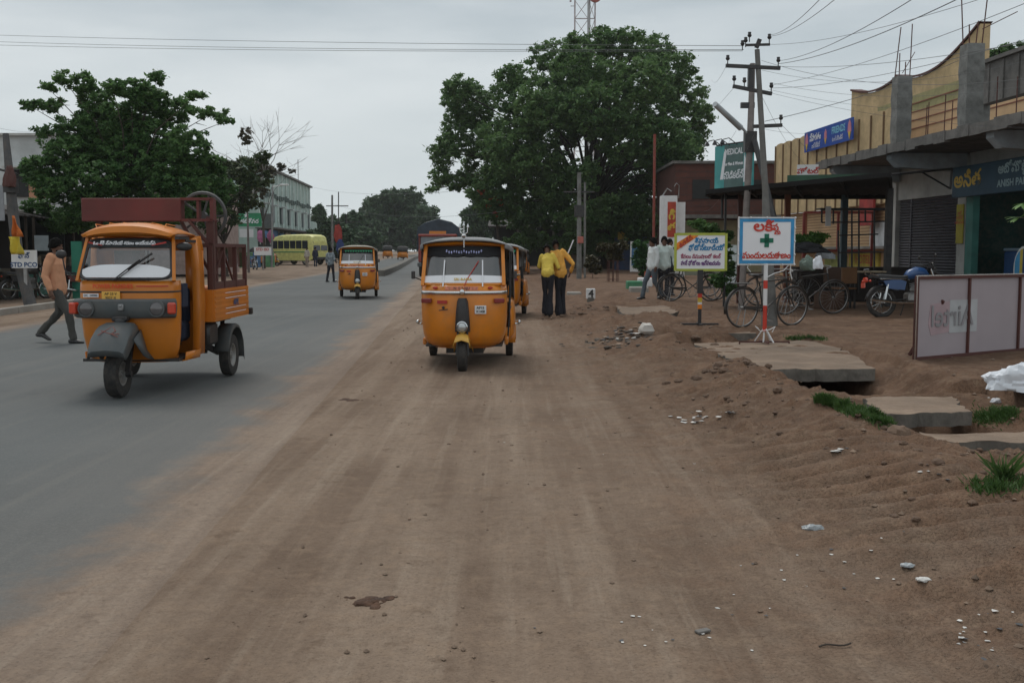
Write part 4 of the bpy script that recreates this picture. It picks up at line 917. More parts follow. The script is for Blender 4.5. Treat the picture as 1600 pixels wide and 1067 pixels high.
# ---- minibus ----
def make_bus():
    r = empty('minibus'); Y = M_['busyel']
    Lh = 5.9; mb = MB(); rr = []
    for (x, zb, zt, hw) in ((0, .7, 2.0, .85), (.25, .5, 2.45, .95), (.7, .42, 2.68, 1.0), (1.5, .4, 2.78, 1.02), (3, .4, 2.82, 1.02), (4.6, .4, 2.82, 1.02), (5.5, .42, 2.78, 1.0), (5.8, .5, 2.62, .95), (5.95, .6, 2.2, .9)):
        rr.append([Vector((x, -hw, zb)), Vector((x, -hw - .03, 1.3)), Vector((x, -hw + .02, zt - .45)), Vector((x, -hw + .12, zt - .12)), Vector((x, -hw * .5, zt - .01)), Vector((x, 0, zt)), Vector((x, hw * .5, zt - .01)), Vector((x, hw - .12, zt - .12)), Vector((x, hw - .02, zt - .45)), Vector((x, hw + .03, 1.3)), Vector((x, hw, zb))])
    mb.loft(rr, cap=True); mb.build('body', Y, r)
    gl = mat('bus_window', (.02, .025, .03), .12, coat=.6)
    for k in range(6):
        x = .75 + .83 * k
        for s in (-1, 1):
            mb = MB(); mb.box((x + .1, s * 1.035, 1.86), (.73, .03, .74), bev=.01); mb.build('window', gl, r)
    for s in (-.45, .45):
        mb = MB(); mb.box((5.93, s, 1.75), (.05, .8, .85), Matrix.Rotation(-.12, 3, 'Y'), bev=.01); mb.build('windscreen', gl, r)
    mb = MB(); mb.box((.1, 0, 1.75), (.05, 1.4, .6)); mb.build('rear_window', gl, r)
    mb = MB(); mb.box((6.0, 0, .62), (.16, 1.95, .22), bev=.03); mb.build('bumper', M_['black'], r)
    mb = MB()
    for s in (-1, 1): mb.box((3, s * 1.055, 1.18), (5.2, .012, .08))
    mb.build('stripe', M_['green'], r)
    for s in (-.7, .7):
        mb = MB(); mb.box((5.99, s, .95), (.06, .22, .16), bev=.02); mb.build('headlight', M_['headglass'], r)
    for (x, s) in ((1.3, -1), (1.3, 1), (4.9, -1), (4.9, 1)):
        w = wheel(r, (x, s * .9, .4), .4, .22); w.rotation_euler = (0, 0, math.pi / 2)
    return r
bs = make_bus(); b0 = P(434, 417, 101); bs.location = (b0.x, 101, hgt(b0.x, 101)); bs.rotation_euler = (0, 0, R(-37)); tag(bs, 'pale yellow minibus parked before the greenish building', 'minibus')
# ---- motorcycle ----
def spoked(parent, c, r, tw=.03, nsp=16, tyre=None, rim=None, name='wheel', rt=.012):
    mb = MB(); n = 36; mb.tube([(r * math.cos(2 * math.pi * k / n) * 1, 0, r * math.sin(2 * math.pi * k / n)) for k in range(n)], tw / 2, 8, closed=True)
    w = mb.build(name, tyre or M_['rubber'], parent, c)
    mb = MB(); r2 = r - tw * .6; mb.tube([(r2 * math.cos(2 * math.pi * k / n), 0, r2 * math.sin(2 * math.pi * k / n)) for k in range(n)], rt, 6, closed=True)
    mb.tube([(0, -.04, 0), (0, .04, 0)], .022, 8)
    for k in range(nsp):
        a = 2 * math.pi * k / nsp; mb.tube([(0, .025 * (-1) ** k, 0), (r2 * math.cos(a), 0, r2 * math.sin(a))], .0022, 3, cap=False)
    mb.build('rim', rim or M_['steel'], w); return w
def make_moto(colr, wh=True):
    """rides along +X"""
    r = empty('motorcycle'); bl = colr; K = M_['black']; C = M_['chrome']
    spoked(r, (0, 0, .29), .27, .085, rim=M_['chrome']); spoked(r, (1.25, 0, .29), .27, .07, rim=M_['chrome'])
    mb = MB(); rr = []
    for (x, zc, hh, hw) in ((.50, .80, .05, .06), (.56, .82, .10, .11), (.72, .86, .12, .135), (.88, .85, .11, .12), (.98, .80, .06, .06)):
        rr.append([Vector((x, hw * math.cos(t), zc + hh * math.sin(t))) for t in np.linspace(0, 2 * math.pi, 13)[:-1]])
    mb.loft(rr, closed=True, cap=True); mb.build('fuel_tank', bl, r)
    mb = MB(); rr = []
    for (x, z, hw, hh) in ((-.22, .80, .09, .03), (-.05, .79, .12, .045), (.2, .77, .13, .045), (.42, .76, .11, .045), (.53, .79, .07, .03)):
        rr.append([Vector((x, -hw, z - hh)), Vector((x, -hw, z + hh * .5)), Vector((x, -hw * .6, z + hh)), Vector((x, hw * .6, z + hh)), Vector((x, hw, z + hh * .5)), Vector((x, hw, z - hh))])
    mb.loft(rr, closed=True, cap=True); mb.build('seat', M_['seat'], r)
    for s in (-1, 1):
        mb = MB(); mb.prism([(.08, .55), (.42, .52), (.46, .68), (.30, .74), (-.02, .70)], s * .10, s * .13); mb.build('side_panel', bl, r)
        mb = MB(); mb.tube([(.0, s * .12, .3), (.08, s * .11, .64)], .022, 7); mb.build('shock_absorber', C, r); mb = MB(); mb.tube([(1.25, s * .075, .29), (1.04, s * .075, .82), (1.0, s * .075, .93)], .02, 7); mb.build('front_fork', C, r)
        mb = MB(); mb.tube([(1.0, s * .12, 1.0), (.86, s * .32, 1.04), (.8, s * .36, 1.02)], .014, 6); mb.tube([(.98, s * .2, 1.02), (.98, s * .28, 1.16)], .005, 5); mb.ball((.97, s * .29, 1.18), (.015, .05, .035), 6); mb.build('handlebar', K, r)
    mb = MB(); mb.tube([(.5, -.14, .72), (.52, 0, .6), (.62, 0, .32), (.9, 0, .36), (1.0, 0, .8), (.56, 0, .75)], .018, 6); mb.tube([(0, 0, .3), (.55, 0, .34)], .022, 6); mb.tube([(.52, 0, .6), (-.2, 0, .7)], .018, 6); mb.build('frame', K, r)
    mb = MB(); mb.box((.68, 0, .38), (.34, .26, .2), bev=.04); mb.box((.74, 0, .56), (.16, .2, .18), Matrix.Rotation(.3, 3, 'Y'), bev=.02); 
    for z in (.5, .54, .58, .62): mb.box((.75, 0, z), (.2, .23, .012), Matrix.Rotation(.3, 3, 'Y'))
    mb.build('engine', M_['steel'], r)
    mb = MB(); mb.tube([(.86, -.12, .5), (.9, -.14, .34), (.6, -.16, .27), (.1, -.17, .28)], .02, 7); mb.tube([(.25, -.17, .28), (-.3, -.17, .34)], [.03, .038], 8); mb.build('exhaust', C, r)
    mb = MB(); rr = []
    for k in range(8):
        a = R(10 + 130 * k / 7); x = -.33 * math.cos(a); z = .29 + .34 * math.sin(a); rr.append([Vector((x, -.06, z - .03)), Vector((x * 1.02, 0, z)), Vector((x, .06, z - .03))])
    mb.loft(rr); mb.build('rear_mudguard', K, r, solid=.005)
    mb = MB(); rr = []
    for k in range(7):
        a = R(20 + 130 * k / 6); x = 1.25 + .31 * math.cos(a); z = .29 + .31 * math.sin(a); rr.append([Vector((x, -.045, z - .02)), Vector((x, 0, z)), Vector((x, .045, z - .02))])
    mb.loft(rr); mb.build('front_mudguard', bl, r, solid=.005)
    mb = MB(); mb.tube([(-.12, -.12, .80), (-.28, -.11, .84), (-.31, -.1, .93), (-.31, .1, .93), (-.28, .11, .84), (-.12, .12, .80)], .01, 6); mb.tube([(.45, -.13, .73), (-.1, -.14, .74)], .01, 6); mb.build('grab_rail', C, r)
    mb = MB(); mb.box((-.33, 0, .72), (.07, .12, .1), bev=.02); mb.box((-.38, 0, .62), (.02, .14, .1)); mb.build('tail_lamp', M_['redlamp'], r)
    for s in (-1, 1):
        mb = MB(); mb.tube([(-.3, 0, .7), (-.31, s * .13, .7)], .008, 5); mb.ball((-.31, s * .15, .7), .025, 5); mb.build('indicator', M_['redlamp'], r)
    mb = MB(); mb.lathe((1.08, 0, .88), [(.06, -.05), (.085, 0), (.08, .05), (.001, .07)], 14, 'X'); mb.box((1.05, 0, .99), (.06, .2, .14), bev=.03); mb.build('headlight', K, r)
    mb = MB(); mb.tube([(.55, .12, .28), (.5, .2, .0)], .012, 5); mb.build('kick_stand', K, r)
    return r
MG = 'parked motorcycles'
mo = make_moto(M_['blue']); q = gz(7.22, 20.6); mo.location = q; mo.rotation_euler = (R(-4), 0, R(9)); tag(mo, 'blue motorcycle with chrome exhaust parked before the closed shutter', 'motorcycle', MG)
for k, (px, Y, rz, lb) in enumerate(((396, 82, -65, 'dark parked motorcycle under the white and red notice board'), (384, 84, -70, 'dark parked motorcycle left of the notice board post'), (372, 86, -75, 'dark motorcycle farthest left beside the cargo cage'), (12, 31, 60, 'black motorcycle parked in deep shade at the left edge'), (100, 31, 80, 'motorcycle parked in shade behind the walking man'), (358, 88, -80, 'dim parked motorcycle seen through the cargo cage'))):
    c = copy_tree(mo); x = P(px, 420, Y).x; c.location = (x, Y, hgt(x, Y)); c.rotation_euler = (0, 0, R(rz)); tag(c, lb, 'motorcycle', MG)
    for ch in KIDS[c.name]:
        if ch.name.startswith(('fuel_tank', 'side_panel', 'front_mudguard')):
            ch.data = ch.data.copy(); ch.data.materials[0] = [M_['black'], M_['maroon'], M_['black']][k % 3]
# ---- bicycle ----
def make_bike():
    r = empty('bicycle'); K = mat('bicycle_black', (.02, .02, .02), .5, dirt=.3); wb = 1.1; rw = .335
    tyre = mat('bike_tyre', (.035, .03, .027), .85, dirt=.5, dirtcol=(.12, .09, .07))
    for x in (0, wb): spoked(r, (x, 0, .35), rw, .03, 20, tyre=tyre, rt=.008)
    t = lambda mb, a, b, rr=.014: mb.tube([a, b], rr, 7)
    mb = MB(); bb = (.45, 0, .28); st = (.34, 0, .78); hd = (.93, 0, .84); hd2 = (.96, 0, .66)
    t(mb, bb, st); t(mb, st, hd); t(mb, bb, hd2); t(mb, hd, hd2, .018)
    for s in (-1, 1):
        t(mb, (0, s * .05, .35), (bb[0], s * .03, bb[2]), .01); t(mb, (0, s * .05, .35), (st[0], s * .03, st[2] - .06), .009); t(mb, hd2, (wb, s * .05, .35), .012)
    mb.build('frame', K, r)
    mb = MB(); mb.tube([(.3, 0, .78), (.29, 0, .9)], .012, 6); mb.prism([(.15, .90), (.17, .93), (.40, .93), (.43, .91), (.28, .885)], -.05, .05); mb.box((.21, 0, .91), (.12, .18, .035), bev=.015); mb.build('saddle', M_['black'], r)
    mb = MB(); mb.tube([(.93, 0, .84), (.91, 0, .98)], .012, 6); mb.tube([(.74, -.26, .95), (.86, -.24, .99), (.93, -.1, 1.0), (.93, .1, 1.0), (.86, .24, .99), (.74, .26, .95)], .012, 6); mb.build('handlebar', M_['steel'], r)
    for (cx, a0, a1) in ((0, 60, 215), (wb, 20, 170)):
        mb = MB(); rr = []
        for k in range(11):
            a = R(a0 + (a1 - a0) * k / 10 - 20); rr.append([Vector((cx + .375 * math.cos(a), s * .03, .35 + .375 * math.sin(a) - (.015 if s else 0))) for s in (-1, 0, 1)])
        mb.loft(rr); mb.build('mudguard', K, r, solid=.003)
    mb = MB(); mb.box((-.05, 0, .77), (.38, .14, .012)); 
    for s in (-1, 1): mb.tube([(0, s * .06, .35), (-.16, s * .07, .76)], .006, 5)
    mb.build('carrier', K, r)
    mb = MB(); mb.lathe((.45, 0, .28), [(.085, -.045), (.095, -.045), (.095, -.04), (.085, -.04), (.085, -.045)], 20, 'Y'); mb.beam((.45, -.05, .28), (.52, -.05, .13), .02, .01); mb.beam((.45, .05, .28), (.38, .05, .43), .02, .01); mb.box((.53, -.09, .12), (.08, .08, .02)); mb.box((.37, .09, .44), (.08, .08, .02)); mb.build('pedals', M_['steel'], r)
    mb = MB(); mb.prism([(.0, .38), (.45, .365), (.45, .335), (.2, .32), (.0, .33)], -.055, -.045); mb.build('chain_guard', K, r)
    mb = MB(); mb.tube([(.02, .06, .33), (-.05, .1, .01)], .008, 5); mb.tube([(.02, -.06, .33), (-.05, -.1, .01)], .008, 5); mb.build('stand', M_['steel'], r)
    return r
bk = make_bike(); q = gz(3.95, 18.15); bk.location = q + Vector((0, 0, -.01)); bk.rotation_euler = (R(3), 0, math.atan2(.55, 1.12)); tag(bk, 'black bicycle parked behind the pharmacy sign and the utility pole', 'bicycle', 'black bicycles')
b2 = copy_tree(bk); q = gz(4.1, 27.4); b2.location = q; b2.rotation_euler = (R(-3), 0, R(10)); tag(b2, 'black bicycle parked behind the yellow bordered sign, beside white shirted men', 'bicycle', 'black bicycles')
b3 = copy_tree(bk); q = gz(5.35, 27.9); b3.location = q; b3.rotation_euler = (R(3), 0, R(160)); tag(b3, 'black bicycle farther back, between the two sign stands', 'bicycle', 'black bicycles')
# ================= BUILDINGS =================
def frame(y, v, z=0.0, **k):
    return empty(k.pop('name'), (XV(v, y), y, z), RYAW, **k)
wallp = mat('pale_plaster', (.44, .44, .42), .9, dirt=.6, dirtcol=(.17, .165, .15), vscale=.8)
wallw = mat('white_plaster', (.48, .5, .5), .9, dirt=.5, dirtcol=(.25, .25, .24), vscale=.5)
slabm = mat('stained_slab', (.15, .14, .13), .9, dirt=.9, dirtcol=(.05, .048, .045), vscale=1.2, bump=.5, bscale=8)
ybld = mat('yellow_plaster', (.50, .365, .20), .9, dirt=.75, dirtcol=(.27, .21, .11), vscale=.9)
ylow = mat('peach_plaster', (.54, .36, .20), .85, dirt=.2, vscale=.7)
brick = mat('brick_wall', (.10, .035, .025), .95, dirt=.7, dirtcol=(.05, .03, .026), vscale=1.5)
shut = mat('shutter_grey', (.075, .075, .09), .55, dirt=.4, dirtcol=(.1, .085, .075))
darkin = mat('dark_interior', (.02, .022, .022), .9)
tinm = mat('rusty_tin', (.03, .024, .022), .8, dirt=.5, dirtcol=(.05, .032, .025), vscale=1)
blk = mat('sooty_tin', (.008, .007, .007), .9)  # near black: the shade under the awning is put into its colour
# ---- shop building on the right ----
Y0 = 30.3; sb = frame(Y0, 12.5, .22, name='shop_building', label='grey unfinished shop building with closed shutter and thick concrete canopy at the right', cat='building')
mb = MB(); mb.box((4.0, -.05, 1.75), (8, .25, 3.9)); mb.box((.12, -4.35, 1.75), (.3, .42, 3.6)); mb.box((.12, -.3, 1.75), (.26, .3, 3.6)); mb.box((.16, -2.3, 3.2), (.22, 3.8, 1.0)); mb.box((.16, -9, 3.35), (.22, 9, .75)); mb.box((.12, -9.2, 1.75), (.3, .4, 3.6)); mb.box((.12, -14, 1.75), (.3, .4, 3.6)); mb.box((7.9, -7, 1.75), (.2, 14, 3.8))
mb.build('wall', wallp, sb)
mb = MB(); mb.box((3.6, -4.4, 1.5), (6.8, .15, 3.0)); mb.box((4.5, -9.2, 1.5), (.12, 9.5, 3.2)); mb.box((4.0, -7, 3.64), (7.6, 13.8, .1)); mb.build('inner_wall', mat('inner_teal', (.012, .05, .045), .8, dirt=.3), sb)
mb = MB(); mb.box((3.2, -7.2, 3.73), (10.5, 14.8, .16)); [mb.box((-2.02 + .01 * math.sin(i * 3.1), -14.4 + .5 * i, 3.71 + .012 * math.sin(i * 1.7)), (.10 + .02 * math.sin(i), .5, .22 + .03 * math.sin(i * 2.3))) for i in range(30)]; mb.build('canopy_slab', slabm, sb)
for y in (-13.6, -9.2, -4.4, -.5):
    mb = MB(); mb.prism([(-1.9, 3.64), (-1.9, 3.5), (-1.7, 3.3), (-.02, 3.2), (-.02, 3.64)], y - .15, y + .15, 'Y'); mb.build('beam', mat('pale_blue_wash', (.3, .34, .37), .85, dirt=.4), sb)
mb = MB(); ph = .075
for k in range(36):
    z = ph * k; mb.prism([(.12, z + .005), (.085, z + .0375), (.12, z + .07), (.13, z + .07), (.13, z + .005)], -4.05, -.5, 'Y')
mb.box((.10, -1.25, 1.35), (.05, .06, 2.7)); so_ = mb.build('shutter', shut, sb)
mb = MB(); mb.box((.08, -2.3, .08), (.06, 3.4, .08)); mb.build('handle', M_['steel'], so_)
# blue shop name board
mb = MB(); mb.box((-.35, -8.9, 2.92), (.12, 8.6, .72), bev=.01); nb = mb.build('name_board', mat('deep_blue_board', (.012, .055, .095), .5), sb)
text('అనిత', .5, M_['gold'], nb, (-.415, -5.35, 2.95), (math.pi / 2, 0, -math.pi / 2), bold=.012, sx=1.15)
text('ఆటోమొబైల్స్ అండ్', .3, mat('pale_letter', (.3, .42, .45), .5), nb, (-.415, -7.9, 3.08), (math.pi / 2, 0, -math.pi / 2), bold=.008)
text('ANISH PARTS STORES', .22, MATS['pale_letter'], nb, (-.415, -7.9, 2.76), (math.pi / 2, 0, -math.pi / 2), bold=.006, sx=1.1)
mb = MB(); mb.box((-.06, -4.35, 1.95), (.03, .34, .95), bev=.003); po = mb.build('poster', mat('yellow_poster', (.42, .36, .05), .8, dirt=.3), sb)
text('ఆటో\nపార్ట్స్\nలభించును', .11, M_['red'], po, (-.078, -4.35, 2.1), (math.pi / 2, 0, -math.pi / 2))
mb = MB(); mb.box((.0, -4.85, 1.5), (.16, .34, 2.8)); mb.build('door_frame', mat('teal_frame', (.05, .2, .17), .6), sb)
# things in the shop
def tb(mb, name, mats, loc, label, cat, group=None, rz=RYAW):
    o = mb.build(name, mats); o.location = loc; o.rotation_euler = (0, 0, rz); tag(o, label, cat, group); return o
def atv(y, v, z): return Vector((XV(v, y), y, z))
r = frame(24.0, 13.3, .22, name='freezer_chest', label='deep blue freezer cabinet inside the open shop', cat='freezer')
mb = MB(); mb.box((0, 0, .66), (.7, 1.7, 1.25), bev=.04); mb.build('body', M_['blue'], r)
mb = MB(); mb.box((0, 0, 1.32), (.72, 1.72, .07), bev=.02); mb.build('lid', mat('freezer_lid', (.2, .28, .36), .3), r)
r = frame(22.6, 12.25, .22, name='display_disc', label='round multicoloured disc board standing at the shop front, blue yellow and red', cat='display board')
cols = [M_['blue'], mat('disc_sky', (.05, .3, .55), .5), mat('disc_yellow', (.6, .45, .05), .5), mat('disc_red', (.55, .06, .02), .5)]
mb = MB(); n = 24; pts = [Vector((0, .42 * math.cos(2 * math.pi * k / n), .9 + .5 * math.sin(2 * math.pi * k / n))) for k in range(n)]
mb.add([p + Vector((-.02, 0, 0)) for p in pts], [tuple(range(n))]); mb.loft([[p + Vector((-.02, 0, 0)) for p in pts], [p + Vector((.02, 0, 0)) for p in pts]], closed=True); mb.box((0, 0, .25), (.04, .5, .5)); mb.build('board', M_['white'], r)
for k, (ya, yb, mi) in enumerate(((.16, .36, 1), (.05, .16, 2), (-.08, .05, 0), (-.34, -.08, 3))):
    zz = []
    for y in np.linspace(ya, yb, 6): zz.append((y, .44 * math.sqrt(max(0.01, 1 - (y / .39) ** 2))))
    mb = MB(); mb.loft([[Vector((-.026, y, .9 - h)) for y, h in zz], [Vector((-.026, y, .9 + h)) for y, h in zz]]); mb.build('colour_sector', cols[mi], r)
r = frame(20.9, 12.2, .22, name='display_disc', label='second dark teal disc board, cut by the right edge of the photo', cat='display board')
mb = MB(); mb.add([p + Vector((-.02, 0, 0)) for p in pts], [tuple(range(n))]); mb.loft([[p + Vector((-.02, 0, 0)) for p in pts], [p + Vector((.02, 0, 0)) for p in pts]], closed=True); mb.box((0, 0, .25), (.04, .5, .5)); mb.build('board', M_['teal'], r)
r = frame(22.0, 15.6, .22, name='shelf_rack', label='dim goods rack against the back wall of the open shop', cat='shelf')
mb = MB()
for z in (.5, 1.0, 1.5, 2.0): mb.box((0, 0, z), (.4, 4, .03))
for y in (-2, 0, 2): mb.box((0, y, 1.1), (.4, .04, 2.2))
mb.build('shelf', M_['grey'], r)
for k in range(22):
    mb = MB(); mb.box((0, 0, 0), (.28, .22 + .1 * (k % 3), .24 + .05 * (k % 4)), bev=.01); o = mb.build('carton', [mat('carton%d' % (k % 4), [(.2, .12, .06), (.05, .1, .2), (.3, .25, .2), (.15, .02, .02)][k % 4], .8)], r); o.location = (-.02, -1.75 + (k % 8) * .5, .64 + .5 * (k // 8))
# unfinished columns on the roof
def column(y, v, ztop, w, label, lean=0):
    z0 = 4.0; r = frame(y, v, z0, name='concrete_column', label=label, cat='column', group='bare columns on the shop roof')
    mb = MB(); h = ztop - z0; nz = 8
    rings = []
    for k in range(nz + 1):
        e = .012 * math.sin(k * 2.3); ww = w / 2 + e; z = h * k / nz
        rings.append([Vector((-ww, -ww, z)), Vector((ww, -ww, z)), Vector((ww, ww, z)), Vector((-ww, ww, z))])
    mb.loft(rings, closed=True, cap=True, smooth=False); mb.build('shaft', M_['cement'], r)
    for sx in (-1, 1):
        for sy in (-1, 1):
            hh = random.uniform(.5, .85) if (sx + sy) else random.uniform(.9, 1.5); mb = MB(); a = Vector((sx * w * .36, sy * w * .36, h - .05)); b_ = a + Vector((random.gauss(0, .05), random.gauss(0, .05), hh)); mb.tube([a, b_], .016, 5); mb.build('rebar', M_['maroon2'], r)
    mb = MB(); mb.tube([Vector((w * .36, -w * .36, h + .35)), Vector((w * .36 + .8, -.3, h + .75))] if ztop > 6.55 else [Vector((0, 0, h + .1)), Vector((.35, 0, h + .7))], .011, 5); mb.build('rebar', M_['maroon2'], r)
column(30.9, 13.0, 6.5, .43, 'bare concrete column with rusty rods, left of the two before the yellow curved wall')
column(26.8, 13.0, 6.62, .44, 'taller looking bare concrete column with rods, beside the grey beam')
column(21.0, 13.0, 6.6, .44, 'bare concrete column at the right border of the photo')
mb = MB(); mb.box((0, 0, 0), (.3, 9, 1.05)); mb.box((-.03, 0, .58), (.45, 9.2, .1))
for k in range(12): mb.box((-.17, -4.2 + .75 * k, 0), (.03, .05, 1.0))
tb(mb, 'roof_beam', slabm, atv(25.5, 14.6, 6.0), 'dark grey concrete upper wall resting behind the right columns', 'wall')
for y, lb in ((-4, 'nearest'), (0, 'middle'), (4, 'farthest')):
    mb = MB(); mb.box((0, 0, 0), (.35, .35, 1.7)); tb(mb, 'beam_support', M_['cement'], atv(25.5 + y, 14.6, 4.65), 'short concrete support under the dark grey upper wall, %s of three' % lb, 'column', 'supports of the upper wall')
# thin bamboo/steel uprights on the roof edge
for k, (px, yb_, yt, Y) in enumerate(((1422, 205, 160, 31.6), (1449, 203, 160, 30), (1475, 203, 148, 29), (1486, 203, 158, 28.5), (1556, 195, 120, 26.5), (1587, 190, 120, 25.5), (1446, 210, 165, 31))):
    a = P(px, yb_, Y); a.z = 3.95; b_ = P(px, yt, Y); mb = MB(); mb.tube([a, b_ + Vector((.05, 0, 0))], .015, 5)
    thing(mb, 'rebar', M_['maroon2'], 'thin rusty rod standing on the shop roof', 'rod', 'rusty rods on the shop roof')
# ---- yellow hall behind ----
yh = frame(55.8, 17.0, .2, name='yellow_hall', label='big yellow hall with ribbed road side wall and sagging curved parapet', cat='building')
mb = MB(); n = 64
top = []
for k in range(n + 1):
    y = -14.6 * k / n; s = (y / 1.26) % 1.0; top.append((y, 6.75 + .09 * math.sin(math.pi * s) ** .6))
mb.prism([(y, z) for y, z in top] + [(-14.6, 3.2), (0, 3.2)], 0, .25, 'X'); mb.build('ribbed_wall', ybld, yh)
mb = MB()
for k in range(12):
    y = -.02 - 1.26 * k; mb.box((-.03, y, 4.95), (.06, .07, 3.6)); 
mb.build('rib', mat('rib_brown', (.16, .10, .05), .9, dirt=.4), yh)
mb = MB(); mb.box((.5, -10, 1.5), (.3, 20, 3.4)); 
mb.build('lower_wall', ylow, yh)
mb = MB()
for k in range(13): mb.box((.34, -10, 1.62 + .13 * k), (.03, 20, .035))
mb.build('groove', mat('groove', (.3, .17, .09), .9), yh)
mb = MB(); mb.box((-.2, -10, 1.45), (1.2, 20, .1)); mb.build('ledge', slabm, yh)
mb = MB(); poly = [(0, 0)] ; N_ = 40; tl = []
for k in range(N_ + 1):
    y = -2.5 - 12.8 * k / N_; t = k / N_
    if t < .42: u = t / .42; z = 9.25 - .75 * math.sin(math.pi * u * .55) + .5 * u ** 2 + .0
    else: u = (t - .42) / .58; z = 9.1 - .75 * math.sin(math.pi * u) * .8 + .75 * u ** 1.6
    tl.append((y, z))
poly = tl + [(-15.3, 0), (-2.5, 0)]
mb.prism(poly, 3.0, 3.4, 'X'); mb.box((7, -2.6, 4.5), (7.5, .3, 8.6)); mb.build('curved_parapet', ybld, yh)
mb = MB(); mb.loft([[Vector((2.92, y, z)) for y, z in tl], [Vector((2.92, y, z + .09)) for y, z in tl], [Vector((3.5, y, z + .09)) for y, z in tl]], smooth=False); mb.build('coping', M_['maroon2'], yh)
mb = MB(); mb.box((1.6, -16, 7.18), (.2, 13, .64)); wl = mb.build('banded_wall', mat('olive_plaster', (.3, .28, .13), .9, dirt=.4), yh)
mb = MB(); mb.box((1.6, -16, 5.3), (.22, 13, 3.12)); mb.build('banded_wall', ylow, yh)
mb = MB()
for z in (7.16, 6.83, 6.5, 6.17): mb.box((1.485, -16, z), (.03, 13, .045))
mb.build('stripe', mat('brick_red', (.2, .07, .04), .85, dirt=.4), yh)
for k, (y, w, h, z, c_) in enumerate(((-11.5, 2.0, 1.0, .75, (.45, .36, .06)), (-12.6, .9, .0, 3.2, (.28, .03, .025)), (-13.4, 1.6, 1.0, 2.0, (.4, .4, .4)), (-8.2, 1.6, .8, .7, (.3, .33, .1)))):
    mb = MB(); mb.box((.30, y, z), (.1, w * 1.6, h)) if h else mb.box((-.08, y, z), (.1, w * 1.6, 1.7)); mb.build('painted_panel', mat('panel%d' % k, c_, .8, var=.4, vscale=2), yh)
for k in range(3):
    mb = MB(); mb.box((.28, -4 - 5.1 * k, 1.6), (.2, .22, 3.1)); mb.build('pilaster', mat('pilaster_red', (.3, .1, .05), .85), yh)
text('HOTEL', .5, M_['red'], yh, (.23, -11.5, .95), (math.pi / 2, 0, -math.pi / 2))
# blue banner
q = [P(1257, 212, 50.5), P(1330, 186, 44.6), P(1333, 222, 44.6), P(1258, 240, 50.5)]
r = frame(47.5, 16.75, 6.6, name='banner', label='blue ice cream banner hung on the top of the ribbed yellow wall', cat='banner')
mb = MB(); mb.box((0, 0, 0), (.06, 6.0, .92)); bn = mb.build('board', mat('banner_blue', (.01, .06, .33), .45), r)
RT = (math.pi / 2, 0, -math.pi / 2)
text('స్వాగతం', .42, M_['whitepure'], bn, (-.04, 1.5, .1), RT, bold=.01); text('ఐస్ క్రీమ్', .28, M_['whitepure'], bn, (-.04, 1.4, -.28), RT)
text('FRIENDS', .42, mat('cyan_letter', (.2, .5, .65), .5), bn, (-.04, -1.4, .14), RT, bold=.01); text('కూల్ డ్రింక్స్', .24, M_['whitepure'], bn, (-.04, -1.3, -.24), RT)
for y, s in ((2.65, 1), (.15, .8), (-2.7, 1)):
    mb = MB(); mb.prism([(y - .15 * s, -.1), (y, -.42 * s), (y + .15 * s, -.1)], -.05, -.032, 'X'); mb.build('cone_picture', M_['gold'], bn)
    mb = MB(); mb.prism([(y - .2 * s, -.1), (y - .16 * s, .2 * s), (y, .4 * s), (y + .16 * s, .2 * s), (y + .2 * s, -.1)], -.05, -.032, 'X'); mb.build('scoop_picture', mat('pink_scoop', (.55, .2, .25), .5), bn)
# small white and red board on the awning, green board beside it
mb = MB(); mb.box((0, 0, 0), (.56, .05, .36)); o = tb(mb, 'small_board', M_['white'], P(1262, 268, 29), 'small white board with red writing above the tin awning', 'sign', rz=R(-12)); text('హోటల్', .2, M_['red'], o, (0, -.03, 0), bold=.006)
mb = MB(); mb.box((0, 0, 0), (2.4, .05, .2)); tb(mb, 'green_board', mat('dull_green', (.04, .1, .06), .7), P(1305, 279, 27.5), 'narrow dull green board lying on the awning edge', 'sign', rz=R(-14))
# ---- tin awning ----
r = empty('tin_awning', (0, 0, 0), label='black rusty tin awning on posts in front of the shops', cat='awning')
NL, NR, FR, FL = P(1103, 300, 24), P(1392, 273, 22), P(1394, 304, 27.2), P(1110, 304, 26.4)
mb = MB(); k = 40; g_ = [[NL.lerp(NR, i / k) + Vector((0, 0, .018 * math.sin(i * 2.4))) for i in range(k + 1)], [FL.lerp(FR, i / k) + Vector((0, 0, .018 * math.sin(i * 2.4))) for i in range(k + 1)]]
mb.loft(g_); mb.build('roof_sheet', blk, r, solid=.02)
mb = MB(); mb.beam(NL, NR, .05, .10); mb.beam(FL - Vector((0, 0, .06)), FR - Vector((0, 0, .06)), .06, .12); 
for t in (.0, .25, .5, .75, 1): mb.beam(NL.lerp(NR, t) - Vector((0, 0, .06)), FL.lerp(FR, t) - Vector((0, 0, .06)), .05)
mb.build('purlin', blk, r)
for (px, Y, m, w) in ((1157, 26.3, 'maroon2', .1), (1134, 25, 'black', .05), (1231, 26.6, 'orange_post', .13), (1390, 24.5, 'black', .14), (1320, 26.9, 'bluepost', .15)):
    m = {'orange_post': mat('orange_post', (.2, .06, .03), .8, dirt=.4), 'bluepost': mat('dark_bluepost', (.05, .075, .085), .8)}.get(m) or M_[m]
    a = P(px, 300, Y); mb = MB(); zt = 2.95; zb = hgt(a.x, Y); mb.box((a.x, Y, (zt + zb) / 2), (w, w, zt - zb)); mb.build('post', m, r)
